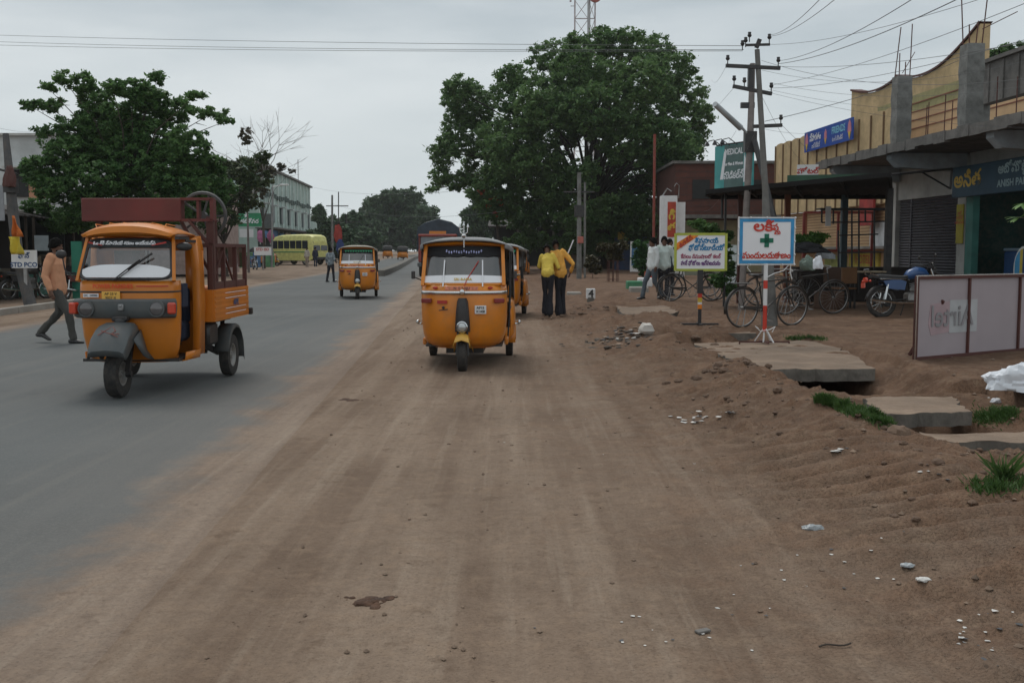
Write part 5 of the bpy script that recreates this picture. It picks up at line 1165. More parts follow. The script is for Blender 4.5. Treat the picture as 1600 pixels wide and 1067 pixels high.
mb = MB(); a = P(1392, 273, 22); b_ = P(1487, 264, 24.6); mb.tube([a, b_], .03, 6); mb.tube([P(1487, 264, 24.6), P(1485, 296, 24.6)], .025, 6); mb.tube([P(1440, 269, 23.4), P(1483, 294, 24.6)], .02, 6); mb.build('bracket', M_['black'], r)
# steel rack under the awning
r = empty('steel_rack', P(1330, 400, 26.2) * 1, label='bare black steel rack standing under the awning before the yellow hall', cat='rack'); r.location.z = .22; bx = r.location.copy()
mb = MB(); L_ = lambda px, py: P(px, py, 26.2) - bx
for (x0, y0, x1, y1) in ((1282, 328, 1388, 328), (1284, 348, 1388, 346), (1284, 328, 1284, 348), (1302, 328, 1302, 350), (1318, 328, 1318, 350), (1331, 328, 1331, 458), (1342, 328, 1342, 458), (1366, 328, 1366, 458), (1310, 368, 1372, 366), (1310, 395, 1388, 394), (1310, 360, 1310, 458), (1352, 328, 1352, 348)):
    mb.beam(L_(x0, y0), L_(x1, y1), .035)
mb.build('frame', M_['black'], r); mb = MB(); mb.beam(L_(1282, 326) + Vector((0, .2, 0)), L_(1388, 326) + Vector((0, .2, 0)), .4, .03); mb.build('shelf', M_['black'], r)
# white boards leaning, counter, chairs, table, sacks
mb = MB(); mb.box((0, 0, 0), (.13 * 1.0, .04, .48)); tb(mb, 'leaning_board', M_['white'], P(1294, 338, 26.0), 'narrow white board leaning in the steel rack', 'board', rz=0)
mb = MB(); mb.box((0, 0, .42), (3.4, .5, .84)); mb.box((0, -.02, .86), (3.5, .6, .05)); o = P(1345, 430, 27.2); tb(mb, 'shop_counter', tinm, (o.x, 27.2, .22), 'long dark counter across the back of the awning', 'counter', rz=0)
def simple_table(p, w, d, h, label, m, rz=0):
    r = empty('table', p, rz, label, 'table'); mb = MB(); mb.box((0, 0, h), (w, d, .035), bev=.008); mb.build('table_top', m, r)
    for sx in (-1, 1):
        for sy in (-1, 1):
            mb = MB(); mb.beam((sx * w * .42, sy * d * .4, 0), (sx * w * .4, sy * d * .38, h), .04); mb.build('leg', M_['black'], r)
a = P(1349, 420, 24.2); simple_table((a.x, 24.2, .22), .86, .6, .82, 'pale topped table under the awning behind the blue motorcycle', mat('pale_wood', (.34, .27, .18), .7))
def chair(p, rz, label, m):
    r = empty('chair', p, rz, label, 'chair', 'wooden chairs under the awning'); mb = MB(); mb.box((0, 0, .45), (.42, .42, .04), bev=.01); mb.build('seat', m, r)
    mb = MB(); mb.box((0, .2, .74), (.42, .035, .36), bev=.01); mb.build('backrest', m, r)
    for sx in (-1, 1):
        for sy in (-1, 1):
            mb = MB(); mb.box((sx * .18, sy * .18, .22 if sy < 0 else .45), (.035, .035, .44 if sy < 0 else .9)); mb.build('leg', M_['black'], r)
wd = mat('brown_wood', (.16, .075, .03), .6)
chair((P(1318, 430, 23.9).x, 23.9, .22), R(200), 'brown backed chair left of the pale topped table', wd)
chair((P(1300, 430, 24.6).x, 24.6, .22), R(170), 'darker wooden chair half hidden behind the sack carrying bicycle', mat('dark_wood', (.07, .035, .02), .6))
crumple('sack', 'grey green sack hanging behind the bicycle handlebar', 'sack', P(1262, 418, 19.8), (.13, .1, .19), mat('sack_green', (.13, .17, .14), .8), 31)
crumple('plastic_bag', 'white carrier bag hanging beside the grey green sack', 'bag', P(1278, 416, 19.4), (.08, .06, .17), bagm, 33)
crumple('cloth_bundle', 'black bundle under the awning, above the grey green sack', 'bundle', P(1262, 392, 23), (.42, .3, .16), M_['dark'], 37)
crumple('sack', 'pale sack lying on the dark cart beneath the awning', 'sack', P(1290, 402, 23.4), (.2, .15, .12), mat('sack_pale', (.3, .32, .34), .8), 39)
mb = MB(); mb.box((0, 0, 0), (.55, .4, .4), bev=.02); mb.box((0, -.21, 0), (.5, .02, .05)); o = P(1296, 440, 23.6); tb(mb, 'wooden_crate', MATS['dark_wood'], (o.x, 23.6, .42), 'brown wooden crate in the shade under the black bundle', 'crate', rz=.2)
# ---- brick building and walls beyond ----
r = empty('brick_building', (12.6, 66, .2), label='dark red brick building behind the teal clinic sign', cat='building')
mb = MB(); mb.box((0, 0, 3.2), (6.2, 8, 6.4)); mb.build('wall', brick, r)
mb = MB()
for k in range(18): mb.box((0, -4.01, .3 + .33 * k), (6.2, .02, .025))
mb.build('mortar', mat('mortar', (.06, .04, .035), .9), r)
mb = MB(); mb.box((-.2, -4.5, 3.3), (7.2, 1.3, .2)); mb.box((0, 0, 6.45), (6.6, 8.4, .16)); mb.build('ledge', slabm, r)
for x in (-1.6, 1.4):
    mb = MB(); mb.box((x, -4.03, 4.9), (1.0, .06, 1.1)); mb.build('window', darkin, r)
mb = MB(); mb.box((0, -4.04, 1.6), (5.2, .06, 3.0)); mb.build('shop_front', mat('olive_wall', (.22, .2, .12), .9, dirt=.4), r)
r = empty('poster_pillar', P(1043, 432, 52) * 1, label='tall white gate pillar with red painted poster', cat='pillar'); r.location.z = .2
mb = MB(); mb.box((0, 0, 2.0), (.78, .6, 4.0)); mb.box((.62, .25, 1.85), (.42, .5, 3.7)); mb.build('shaft', M_['white'], r)
mb = MB(); mb.box((.12, -.31, 2.85), (.40, .03, 1.7)); pp = mb.build('poster', mat('poster_red', (.42, .05, .02), .6), r)
text('గీ\nత', .55, M_['gold'], pp, (.12, -.335, 2.75), bold=.02)
mb = MB(); mb.tube([(-.3, 0, 4.0), (-.1, -.2, 4.35), (.1, -.3, 4.2)], .03, 6); mb.tube([(.5, 0, 3.9), (.5, -.1, 4.5), (.35, -.2, 4.6), (.25, -.2, 4.45)], .025, 6); mb.build('lamp_bracket', M_['steel'], r)
for (px0, px1, yt, Y, c_, nm, lb) in ((960, 985, 372, 72, (.03, .06, .14), 'painted_wall', 'blue painted wall panel under the tree, right of the grey wall'), (985, 1010, 370, 72.3, (.2, .33, .42), 'painted_wall', 'pale sky blue wall panel with painted writing behind the small palm'), (1009, 1030, 378, 70, (.5, .52, .54), 'painted_wall', 'white wall panel left of the tall poster pillar'), (1058, 1135, 384, 56, (.25, .27, .2), 'compound_wall', 'dull wall behind the yellow bordered sign'), (1130, 1156, 383, 40, (.5, .58, .58), 'hoarding', 'pale blue white hoarding between the two sign stands')):
    a = P(px0, 400, Y); b_ = P(px1, 400, Y); zt = P(800, yt, Y).z; mb = MB(); mb.box(((a.x + b_.x) / 2, Y, zt / 2 + .1), (b_.x - a.x, .2, zt - .2)); thing(mb, nm, mat('pw%d' % px0, c_, .8, dirt=.3, vscale=1), lb, 'wall')
mb = MB(); a = P(977, 368, 71.8); mb.box(a, (1.0, .12, .55)); thing(mb, 'yellow_board', M_['gold'], 'small dull yellow board on the blue wall under the tree', 'sign')
r = empty('cutout_board', P(992, 420, 60) * 1, label='blue and white leaning board beside the small palm', cat='sign'); r.location.z = .2
mb = MB(); mb.box((0, 0, 1.0), (.55, .05, 1.7), Matrix.Rotation(.12, 3, 'X')); mb.build('board', M_['white'], r); mb = MB(); mb.box((0, -.04, 1.1), (.4, .04, 1.2), Matrix.Rotation(.12, 3, 'X')); mb.build('picture', mat('pic_blue', (.05, .15, .3), .6), r)
mb = MB(); a = P(880, 400, 80); b_ = P(948, 400, 80); mb.box(((a.x + b_.x) / 2, 80, 1.1), (b_.x - a.x, .25, 1.9)); mb.box(((a.x + b_.x) / 2, 80, 2.07), (b_.x - a.x + .1, .32, .08)); thing(mb, 'compound_wall', M_['concrete'], 'short grey concrete wall beneath the big tree', 'wall')
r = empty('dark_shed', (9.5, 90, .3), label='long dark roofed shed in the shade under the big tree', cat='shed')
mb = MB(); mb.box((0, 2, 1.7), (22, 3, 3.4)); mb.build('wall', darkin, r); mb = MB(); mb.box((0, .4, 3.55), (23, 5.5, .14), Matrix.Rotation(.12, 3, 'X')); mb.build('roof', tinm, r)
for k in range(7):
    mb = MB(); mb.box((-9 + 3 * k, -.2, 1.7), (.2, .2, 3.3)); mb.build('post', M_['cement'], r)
r = empty('far_house', (4.0, 118, .35), label='pale low house far off beneath the left part of the big tree', cat='house')
mb = MB(); mb.box((0, 3, 2), (9, 6, 4.0)); mb.build('wall', wallp, r); mb = MB(); mb.box((0, 3, 4.1), (9.8, 7, .25)); mb.build('roof', slabm, r)
for x in (-3, 0, 3):
    mb = MB(); mb.box((x, -.02, 1.6), (1.3, .06, 2)); mb.build('door', darkin, r)
# ---- left side ----
gb = frame(144, -19.0, .5, name='green_white_building', label='pale green three storey building with white balcony band beyond the minibus', cat='building')
pg = mat('pale_green', (.36, .46, .42), .85, dirt=.4, dirtcol=(.22, .27, .25), vscale=.4)
mb = MB(); mb.box((-4, -20, 4.9), (8, 40, 9.3)); mb.build('wall', pg, gb)
mb = MB(); mb.box((-4, -20, 9.65), (8.6, 40.6, .22)); mb.build('roof_edge', slabm, gb)
mb = MB()
for k in range(14): mb.box((.06, -1.3 - 2.9 * k, 5.6), (.14, .35, 7.8))
mb.build('pilaster', mat('white_green', (.55, .62, .58), .85), gb)
mb = MB()
for k in range(26):
    y = -1 - 1.5 * k; mb.box((.16, y, 6.85 + .1 * math.sin(k)), (.12, .8, .35 + .12 * (k % 3)))
mb.build('balcony_band', mat('dark_ornament', (.09, .12, .11), .9), gb)
for k in range(7):
    mb = MB(); mb.box((.12, -3 - 5.6 * k, 4.9), (.16, 1.2, 1.7)); w = mb.build('window', mat('win_dark', (.06, .08, .08), .4), gb)
    mb = MB(); mb.box((.3, -3 - 5.6 * k, 5.85), (.7, 1.7, .12)); mb.build('sunshade', wallw, w)
mb = MB(); mb.box((.9, -20, 3.3), (2.2, 40, .14)); mb.build('awning', slabm, gb)
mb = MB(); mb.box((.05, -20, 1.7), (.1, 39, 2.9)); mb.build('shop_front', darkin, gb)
mb = MB(); mb.box((-3, 3.5, 2.6), (6, 6.5, 5)); mb.build('annexe', pg, gb)
mb = MB(); mb.tube([(-1, -4, 9.7), (-1, -4, 13)], .05, 5); mb.build('mast', M_['steel'], gb)
# shops before it
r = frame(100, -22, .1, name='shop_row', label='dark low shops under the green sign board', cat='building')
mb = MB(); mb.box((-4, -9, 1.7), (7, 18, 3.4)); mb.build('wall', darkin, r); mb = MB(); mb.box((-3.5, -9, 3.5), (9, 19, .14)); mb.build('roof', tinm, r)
mb = MB(); mb.box((-5, -10, 5.2), (6, 12, 3.4)); mb.build('upper_wall', mat('mauve_wall', (.3, .24, .25), .9, dirt=.3), r)
def board(px0, px1, py0, py1, Y, m, name, label, tx=None, tm=None, ts=.3, posts=False, rz=0, th=.06):
    a = P(px0, py0, Y); b_ = P(px1, py1, Y); c = (a + b_) / 2; w = b_.x - a.x; h = a.z - b_.z
    r = empty(name, (c.x, Y, c.z), rz, label, 'sign'); mb = MB(); mb.box((0, 0, 0), (w, th, h)); mb.build('board', m, r)
    if tx:
        for i, (t, dz) in enumerate(tx): text(t, ts, tm, r, (0, -th / 2 - .01, dz), bold=ts * .03)
    if posts:
        z0 = hgt(c.x, Y) - c.z; mb = MB(); mb.box((0, .04, (z0 - h / 2) / 2 - 0), (.08, .05, abs(z0 + h / 2) + .02)); 
        mb.build('post', M_['steel'], r)
    return r
board(361, 409, 333, 354, 95, M_['green'], 'green_sign', 'bright green shop sign with white writing left of the pale green building', [('★', .35), ('వెంకటేశ్వర', -.15)], M_['whitepure'], .5)
board(374, 396, 358, 371, 94, M_['white'], 'white_sign', 'blank whitish sign just below the green shop sign')
board(411, 424, 334, 356, 100, M_['grey'], 'grey_sign', 'grey poster board right of the green shop sign')
board(397, 424, 386, 399, 80, M_['white'], 'notice_board', 'white notice board with a red band on a single post', [('STD ISD', .12)], M_['red'], .28, posts=True)
for k, (px, c_) in enumerate(((407, (.45, .15, .28)), (423, (.35, .1, .2)))):
    crumple('hanging_cloth', ['pink cloth hanging at the shop, left one', 'darker pink cloth hanging at the shop, right one'][k], 'cloth', P(px, 369, 93), (.26, .12, .5), mat('pink%d' % k, c_, .8), 51 + k, zc=-1)
crumple('hanging_cloth', 'red garment hanging above blue cloth beyond the minibus', 'cloth', P(528, 366, 103), (.36, .15, .8), mat('redcloth', (.3, .03, .02), .8), 55, zc=-1)
crumple('hanging_cloth', 'blue cloth hanging just beyond the minibus front', 'cloth', P(531, 385, 103), (.35, .2, .7), mat('bluecloth', (.02, .04, .15), .8), 56, zc=-1)
r = empty('white_building', (-27, 52, .2), label='plain whitish building behind the left tree', cat='building')
mb = MB(); mb.box((0, 4, 3.45), (13, 8, 6.9)); mb.build('wall', wallw, r); mb = MB(); mb.box((0, 4, 6.95), (13.4, 8.4, .12)); mb.build('roof', wallp, r)
for x in (-1, 3.3):
    mb = MB(); mb.box((x, -.1, 4.6), (1.2, .2, 1.3)); mb.build('window', darkin, r); 
    mb = MB(); mb.box((x, -.4, 5.35), (1.6, .8, .08)); mb.build('sunshade', wallp, r)
r = empty('mauve_house', (-19.5, 60, .2), label='pinkish low house glimpsed through the left tree', cat='house')
mb = MB(); mb.box((0, 3, 2.4), (5, 6, 4.8)); mb.build('wall', mat('pinkish', (.4, .3, .27), .9, dirt=.3), r); mb = MB(); mb.box((0, 3, 4.85), (5.5, 6.5, .12)); mb.build('roof', slabm, r)
# open stalls on the left
STG = 'dark tin roofed stalls along the far verge'
for k, (Y, lb) in enumerate(((26.5, 'tin roofed stall farthest left with a grey banner wall'), (30.2, 'dark tin roofed stall behind the walking man'), (34.2, 'dark tin roofed stall with a teal green door post'), (38.5, 'tin roofed stall hidden behind the cargo three wheeler cab'), (43, 'last tin roofed stall, behind the cargo tray'))):
    r = frame(Y, -13.2, .1, name='market_stall', label=lb, cat='stall', group=STG); w = 3.6
    mb = MB(); mb.box((-1.7, 0, 1.3), (.08, w, 2.7)); mb.box((-.8, w / 2 - .05, 1.3), (1.8, .06, 2.7)); mb.build('wall', tinm if k % 2 else darkin, r)
    mb = MB(); n = 30; mb.loft([[Vector((.55, -w / 2 + w * i / n, 2.45 + .02 * math.sin(i * 2.2))) for i in range(n + 1)], [Vector((-1.8, -w / 2 + w * i / n, 2.95 + .02 * math.sin(i * 2.2))) for i in range(n + 1)]]); mb.build('roof', tinm, r, solid=.02)
    for y in (-w / 2 + .1, w / 2 - .1):
        mb = MB(); mb.tube([(.4, y, -.1), (.42, y, 2.5)], .045, 6); mb.build('post', M_['bark'], r)
    mb = MB(); mb.box((-.3, 0, .45), (.6, w - .6, .9)); mb.build('counter', [mat('cnt%d' % k, [(.05, .05, .055), (.09, .07, .05), (.03, .13, .1), (.06, .04, .04), (.05, .05, .05)][k], .8)][0], r)
    mb = MB()
    for i in range(7): mb.box((-.3 + .1 * (i % 2), -w / 2 + .6 + i * .38, 1.05 + .05 * (i % 3)), (.22, .24, .3), bev=.02)
    mb.build('goods', mat('goods', (.12, .09, .06), .8, var=.7, vscale=4), r)
mb = MB(); mb.box((0, 0, .85), (.3, .1, 1.7)); a = P(121, 420, 31.5); tb(mb, 'door_post', mat('teal_green', (.03, .2, .13), .7), (a.x, 31.5, .1), 'teal green painted door panel behind the walking man', 'door', rz=0)
board(18, 58, 391, 419, 26.0, M_['white'], 'white_sign', 'white sign with blue writing at the stall behind the leaning pole', [('ఫోన్', .08), ('STD PCO', -.14)], M_['blue'], .16, posts=True)
board(54, 76, 368, 392, 30, mat('greysign', (.2, .23, .24), .7), 'hanging_sign', 'grey hanging sign behind the head of the walking man')
board(-30, 7, 290, 345, 27, mat('greybanner', (.3, .31, .33), .8), 'grey_banner', 'plain grey banner at the far left edge')
board(45, 72, 285, 310, 45, mat('orangehoard', (.4, .2, .12), .8), 'hoarding', 'faded orange and white hoarding through the left tree')
# buildings further along (both verges)
for k, (v, Y, w, h, c_, lb) in enumerate(((-24, 190, 14, 6.5, (.4, .38, .34), 'pale house among trees beyond the minibus, nearer of two'), (-23, 235, 10, 6, (.35, .33, .3), 'pale house among trees beyond the minibus, farther of two'), (12, 165, 9, 4.5, (.35, .3, .28), 'distant low house at the right verge beyond the last auto'))):
    r = frame(Y, v, hgt(0, Y, False) - .2, name='house', label=lb, cat='house'); mb = MB(); mb.box((0, 0, h / 2), (w, 9, h)); mb.build('wall', mat('hs%d' % k, c_, .9, dirt=.3), r); mb = MB(); mb.box((0, 0, h + .08), (w + .5, 9.5, .16)); mb.build('roof', slabm, r)
    for i in range(3):
        mb = MB(); mb.box((-w / 2 + w * (i + .5) / 3, -4.52, h * .55), (1.2, .06, 1.3)); mb.build('window', darkin, r)
# ================= SIGNS ON STANDS =================
c = GT(1190, 541); z0 = .185
r = empty('pharmacy_sign', (c.x, 15.15, z0), R(2), 'white pharmacy sign with green cross and blue border on a red and white pole', 'sign')
bw, bh, zc = .78, .635, 1.49; zc = P(1193, 377, 15.15).z - z0
mb = MB(); mb.box((0, 0, zc), (bw, .025, bh), bev=.006); bd = mb.build('board', M_['whitepure'], r)
mb = MB(); t = .045; dl = mat('sign_blue', (.03, .25, .5), .45, var=.25, vscale=6)
for s in (-1, 1): mb.box((s * (bw / 2 - t / 2), -.0145, zc), (t, .006, bh)); mb.box((0, -.0145, zc + s * (bh / 2 - t / 2)), (bw - 2 * t, .0055, t))
mb.build('border', dl, bd)
mb = MB()
for s in (-1, 1): mb.box((s * (bw / 2 + .012), 0, zc), (.02, .03, bh + .05), bev=.004); mb.box((0, 0, zc + s * (bh / 2 + .014)), (bw + .04, .03, .018), bev=.004)
mb.build('frame', M_['white'], r)
mb = MB(); mb.box((0, -.018, zc + .01), (.065, .008, .19)); mb.box((0, -.0185, zc + .01), (.19, .007, .065)); mb.build('green_cross', mat('cross_green', (.0, .13, .07), .5), bd)
rl = mat('sign_red', (.55, .04, .02), .5)
text('లకి', .2, rl, bd, (-.055, -.02, zc + .205), bold=.006, sx=1.15); text('ష', .12, rl, bd, (.125, -.02, zc + .195), bold=.005); text('మ', .085, rl, bd, (.15, -.02, zc + .125), bold=.004)
text('మందులదుకాణం', .125, rl, bd, (0, -.02, zc - .205), bold=.0035, sx=.86)
zb = zc - bh / 2
for k, (a_, b_, m) in enumerate(((zb, zb - .24, 'white'), (zb - .24, zb - .36, 'sr'), (zb - .36, zb - .60, 'white'), (zb - .60, .17, 'sr'))):
    mb = MB(); mb.tube([(0, 0, a_), (0, 0, b_)], .03, 12); mb.build('pole', rl if m == 'sr' else M_['white'], r)
mb = MB()
for (dx, dy) in ((-.12, .1), (.12, .1), (.1, -.12), (-.02, -.02)): mb.beam((0, 0, .24), (dx, dy, .015), .022, .012)
mb.build('brace', M_['white'], r)
mb = MB(); mb.beam((-.36, 0, .02), (.36, 0, .02), .022); mb.beam((0, -.22, .02), (0, .26, .02), .022)
for x in (-.36, .36): mb.beam((x, 0, .02), (x, 0, -.03), .018)
mb.build('stand', M_['maroon2'], r)
mb = MB(); rp = [(.0, -.03, zb - .2), (.12, -.02, zb - .14), (.26, 0, zb - .1), (.33, 0, zb - .02), (.36, 0, zb), (.35, -.01, zb - .12), (.38, 0, zb - .22)]; mb.tube(rp, .007, 5)
mb.tube([(-.25, 0, zb), (-.27, -.01, zb - .06), (-.22, 0, zb - .12)], .006, 5); mb.tube([(-.1, -.03, .22), (-.15, -.05, .25), (-.08, -.07, .18), (.06, -.05, .2), (.14, -.04, .24), (.1, -.03, .16)], .007, 5)
mb.build('rope', M_['white'], r)
for k in range(16):
    mb = MB(); a = 2 * math.pi * k / 16; x = (bw / 2 + .015) * max(-1, min(1, 1.5 * math.cos(a))); z = (bh / 2 + .015) * max(-1, min(1, 1.5 * math.sin(a))); mb.lathe((x, -.02, zc + z), [(.012, -.012), (.017, 0), (.012, .012)], 6, 'X'); mb.build('rope_tie', M_['white'], r)
c = G(1093, 511, .14)
r = empty('photo_studio_sign', (c.x, c.y, hgt(c.x, c.y) + .0), R(-3), 'white sign with yellow green border and orange corner banner on a short striped post', 'sign'); z0 = r.location.z; Ys = c.y
zc = P(1093, 394, Ys).z - z0; bw, bh = .93, .64
mb = MB(); mb.box((0, 0, zc), (bw, .025, bh), bev=.006); bd = mb.build('board', M_['whitepure'], r); yg = mat('yellow_green', (.38, .42, .06), .5)
mb = MB()
for s in (-1, 1): mb.box((s * (bw / 2 - .015), -.003, zc), (.045, .034, bh + .03)); mb.box((0, -.003, zc + s * (bh / 2)), (bw - .06, .034, .045))
mb.build('border', yg, bd)
mb = MB(); mb.prism([(-.43, zc + .03), (-.43, zc + .16), (-.22, zc + .295), (-.05, zc + .295), (-.05, zc + .285)], -.022, -.014, 'Y'); ob = mb.build('corner_banner', mat('banner_orange', (.7, .2, .01), .5, var=.3, vscale=12), bd)
text('జిరాక్స్', .1, M_['red'], ob, (-.27, -.026, zc + .18), (math.pi / 2, -R(37), 0), bold=.003)
bl = mat('sign_blue_letter', (.02, .2, .42), .5); pu = mat('sign_purple', (.15, .05, .2), .5)
text('శివసాయి', .12, bl, bd, (.1, -.018, zc + .2), bold=.005); text('ఫోటోస్టూడియో', .13, bl, bd, (.1, -.018, zc + .075), bold=.005, sx=.75)
text('కేవలం నిముషాలలో కలర్', .095, mat('sign_magenta', (.35, .06, .12), .5), bd, (0, -.018, zc - .08), bold=.003, sx=.77); text('పాస్ ఫోటోలు ఇవ్వబడును', .1, pu, bd, (0, -.018, zc - .2), bold=.004, sx=.68)
zb = zc - bh / 2; 
for (a_, b_, m, w) in ((zb, zb - .42, M_['black'], .1), (zb - .42, zb - .50, rl, .07), (zb - .50, zb - .58, mat('post_yellow', (.6, .42, .03), .5), .07), (zb - .58, zb - .62, M_['white'], .07), (zb - .62, zb - .70, MATS['banner_orange'], .07), (zb - .70, .02, M_['black'], .06)):
    if a_ > b_:
        mb = MB(); mb.box((0, .01, (a_ + b_) / 2), (w, w * .7, a_ - b_)); mb.build('pole', m, r)
mb = MB(); mb.beam((-.34, 0, .03), (.34, .03, .03), .05, .035); mb.beam((.0, -.25, .03), (0, .3, .03), .05, .035); mb.build('stand', M_['black'], r)
# milestone with a 4
c = gz(2.25, 30.2)
r = empty('number_stone', c, R(3), 'small white stone marked with a black 4', 'marker stone'); mb = MB(); mb.box((0, 0, .13), (.2, .14, .26), bev=.02); mb.build('foot', M_['darkconc'], r); mb = MB(); mb.box((0, 0, .34), (.26, .14, .3), bev=.02); mb.build('head', M_['white'], r)
text('4', .3, M_['black'], r, (0, -.075, .34), bold=.008)
# telecom board seen from behind
A = G(1430, 563, .21); B = G(1600, 548, .21); d = (B - A); d.z = 0; ln = 3.6; rz = math.atan2(d.y, d.x)
r = empty('telecom_board', (A.x, A.y, hgt(A.x + .1, A.y)), rz, 'large framed translucent board seen from behind with reversed lettering', 'sign'); hh = .98
pan = mat('backlit_panel', (.36, .31, .33), .45, var=.05); 
mb = MB(); mb.box((ln / 2, .02, .5), (ln - .04, .012, hh - .04)); bp = mb.build('panel', pan, r)
mb = MB()
for z in (.02, hh): mb.beam((-.0, 0, z), (ln, 0, z), .035)
for x in (0.0, 1.02, 2.1, 3.2, ln): mb.beam((x, 0, .02), (x, 0, hh), .03)
for x in (-.03,): mb.beam((x, -.005, 0), (x, -.005, hh + .02), .03)
mb.build('frame', M_['maroon2'], r)
mb = MB(); mb.box((-.035, -.012, .5), (.02, .02, hh + .04)); mb.beam((-.03, -.012, hh + .025), (ln, -.012, hh + .025), .015, .012); mb.build('edge_trim', M_['chrome'], r)
mb = MB(); mb.prism([(.24, .42), (.28, .66), (.70, .69), (.70, .32), (.30, .28)], .010, .013, 'Y'); mb.build('pink_patch', mat('patch_pink', (.40, .29, .31), .5), bp)
mb = MB(); mb.box((.93, .0115, .50), (.56, .004, .40)); mb.build('pale_patch', mat('patch_pale', (.42, .43, .44), .5), bp)
text('Airtel', .37, mat('ghost_letter', (.25, .24, .25), .5), bp, (.70, .004, .50), flip=True, bold=.004)
for x in (.5, 2.8):
    mb = MB(); mb.beam((x, 0, .7), (x, .45, 0), .035); mb.build('prop', M_['maroon2'], r)
# teal clinic sign over the awning
q0 = P(1118, 262, 26.6); q1 = P(1177, 258, 25.4); c = (q0 + q1) / 2
r = empty('clinic_sign', c, math.atan2(q1.y - q0.y, q1.x - q0.x), 'teal clinic sign board with white writing raised above the awning', 'sign'); w = (q1 - q0).length; h = 1.05
mb = MB(); mb.box((0, 0, 0), (w, .05, h), Matrix.Rotation(-.0, 3, 'Y')); bd = mb.build('board', M_['teal'], r)
mb = MB(); mb.box((.02, -.028, 0), (w * .5, .008, h * .98)); mb.build('centre_panel', mat('greyteal', (.09, .15, .14), .6), bd)
for k, (t_, s_, z) in enumerate((('MEDICAL', .2, .35), ('For Men & Women', .11, .06), ('మెడికల్స్', .24, -.22))): text(t_, s_, M_['whitepure'], bd, (.02, -.034, z), bold=.004, sx=.8)
mb = MB(); mb.prism([(-.47, -.3), (-.36, -.3), (-.24, .35), (-.33, .38)], -.034, -.026, 'Y'); mb.build('white_stroke', M_['whitepure'], bd); mb = MB(); mb.prism([(.38, -.4), (.46, -.4), (.46, .1), (.40, .3)], -.034, -.026, 'Y'); mb.build('white_stroke', M_['whitepure'], bd)
for k in range(3):
    x = -.42 + .28 * k; mb = MB(); mb.tube([(x, 0, .5), (x - .05, -.25, .66), (x - .08, -.4, .62)], .012, 5); mb.lathe((x - .09, -.42, .55), [(.02, .06), (.06, -.02), (.05, -.04)], 8); mb.build('spotlight', M_['black'], r)
mb = MB(); mb.tube([(-.45, .03, -.5), (-.45, .03, -1.25)], .03, 6); mb.tube([(.4, .03, -.5), (.4, .03, -1.2)], .03, 6); mb.beam((-w / 2, .03, h / 2 + .03), (w / 2, .03, h / 2 + .03), .04); mb.build('support', M_['black'], r)
# painted concrete blocks, box, near the white shirted men
for (px0, px1, yt, yb_, Y, m, lb, nm) in ((979, 1003, 439, 454, 37, mat('greenblock', (.04, .2, .1), .8, dirt=.3), 'green painted block left of the white shirted men', 'block'), (984, 1012, 448, 462, 34, M_['concrete'], 'low concrete bench block in front of the green block', 'bench'), (997, 1018, 434, 448, 39, M_['white'], 'white box behind the green block', 'box'), (1008, 1024, 424, 435, 40, M_['redlamp'], 'red bundle box on top of the white box', 'box'), (886, 908, 456, 463, 38, M_['concrete'], 'pale broken concrete lump left of the stone marked 4', 'rubble block')):
    a = P(px0, yt, Y); b_ = P(px1, yb_, Y); mb = MB(); mb.box(((a.x + b_.x) / 2, Y, (a.z + b_.z) / 2), (b_.x - a.x, .6, a.z - b_.z), bev=.03); thing(mb, nm, m, lb, nm.replace('_', ' '))
# ================= POLES AND WIRES =================
base = gz(4.55, 18.6); top = P(1183, 78, 19.0)
r = empty('utility_pole', base, label='tall grey main utility pole with crossarms behind the pharmacy sign', cat='utility pole', group='utility poles'); bx = Vector(base)
mb = MB(); mb.tube([Vector((0, 0, -.05)), P(1196, 300, 18.8) - bx, top - bx], [.15, .058, .045], 12); mb.build('pole', mat('pole_wood', (.16, .155, .145), .9, dirt=.7, dirtcol=(.09, .085, .075), bump=.5, bscale=10), r)
K = M_['black']
def arm(a, b_, w=.06): mb = MB(); mb.beam(a, b_, w); return mb.build('crossarm', K, r)
PY = 18.95
X_ = lambda px, py, Y=PY: P(px, py, Y) - bx
a1_ = arm(X_(1134, 103), X_(1219, 107)); arm(X_(1145, 135), X_(1206, 147)); arm(X_(1176, 198), X_(1222, 196)); arm(X_(1165, 71), X_(1203, 70), .04); arm(X_(1182, 75), X_(1187, 62), .07)
def insul(px, py, h=.12):
    mb = MB(); p = X_(px, py); mb.tube([p, p + Vector((0, 0, h * .8))], .01, 5); mb.lathe(p + Vector((0, 0, h * .7)), [(.001, .09), (.03, .085), (.028, .05), (.04, .03), (.025, .0)], 8); mb.build('insulator', K, r)
for (px, py) in ((1137, 102), (1216, 105), (1147, 134), (1163, 137), (1205, 145), (1202, 69), (1220, 195), (1160, 79), (1165, 74), (1171, 66)): insul(px, py)
r2 = empty('utility_pole', gz(5.1, 23.5), label='thinner pale utility pole with street lamp arm, just left of the main pole', cat='utility pole', group='utility poles'); bx2 = Vector(r2.location)
mb = MB(); mb.tube([Vector((0, 0, -.05)), P(1172, 220, 23.6) - bx2, P(1176, 100, 23.8) - bx2], [.07, .075, .06], 10); mb.build('pole', mat('pole_pale', (.22, .19, .175), .8, dirt=.6, dirtcol=(.07, .06, .06)), r2)
mb = MB(); mb.tube([P(1170, 212, 23.6) - bx2, P(1155, 195, 23.3) - bx2], .03, 6); mb.tube([P(1157, 200, 23.3) - bx2, P(1117, 163, 22.6) - bx2], [.07, .06], 10); mb.build('street_lamp', mat('lamp_grey', (.4, .42, .43), .4), r2)
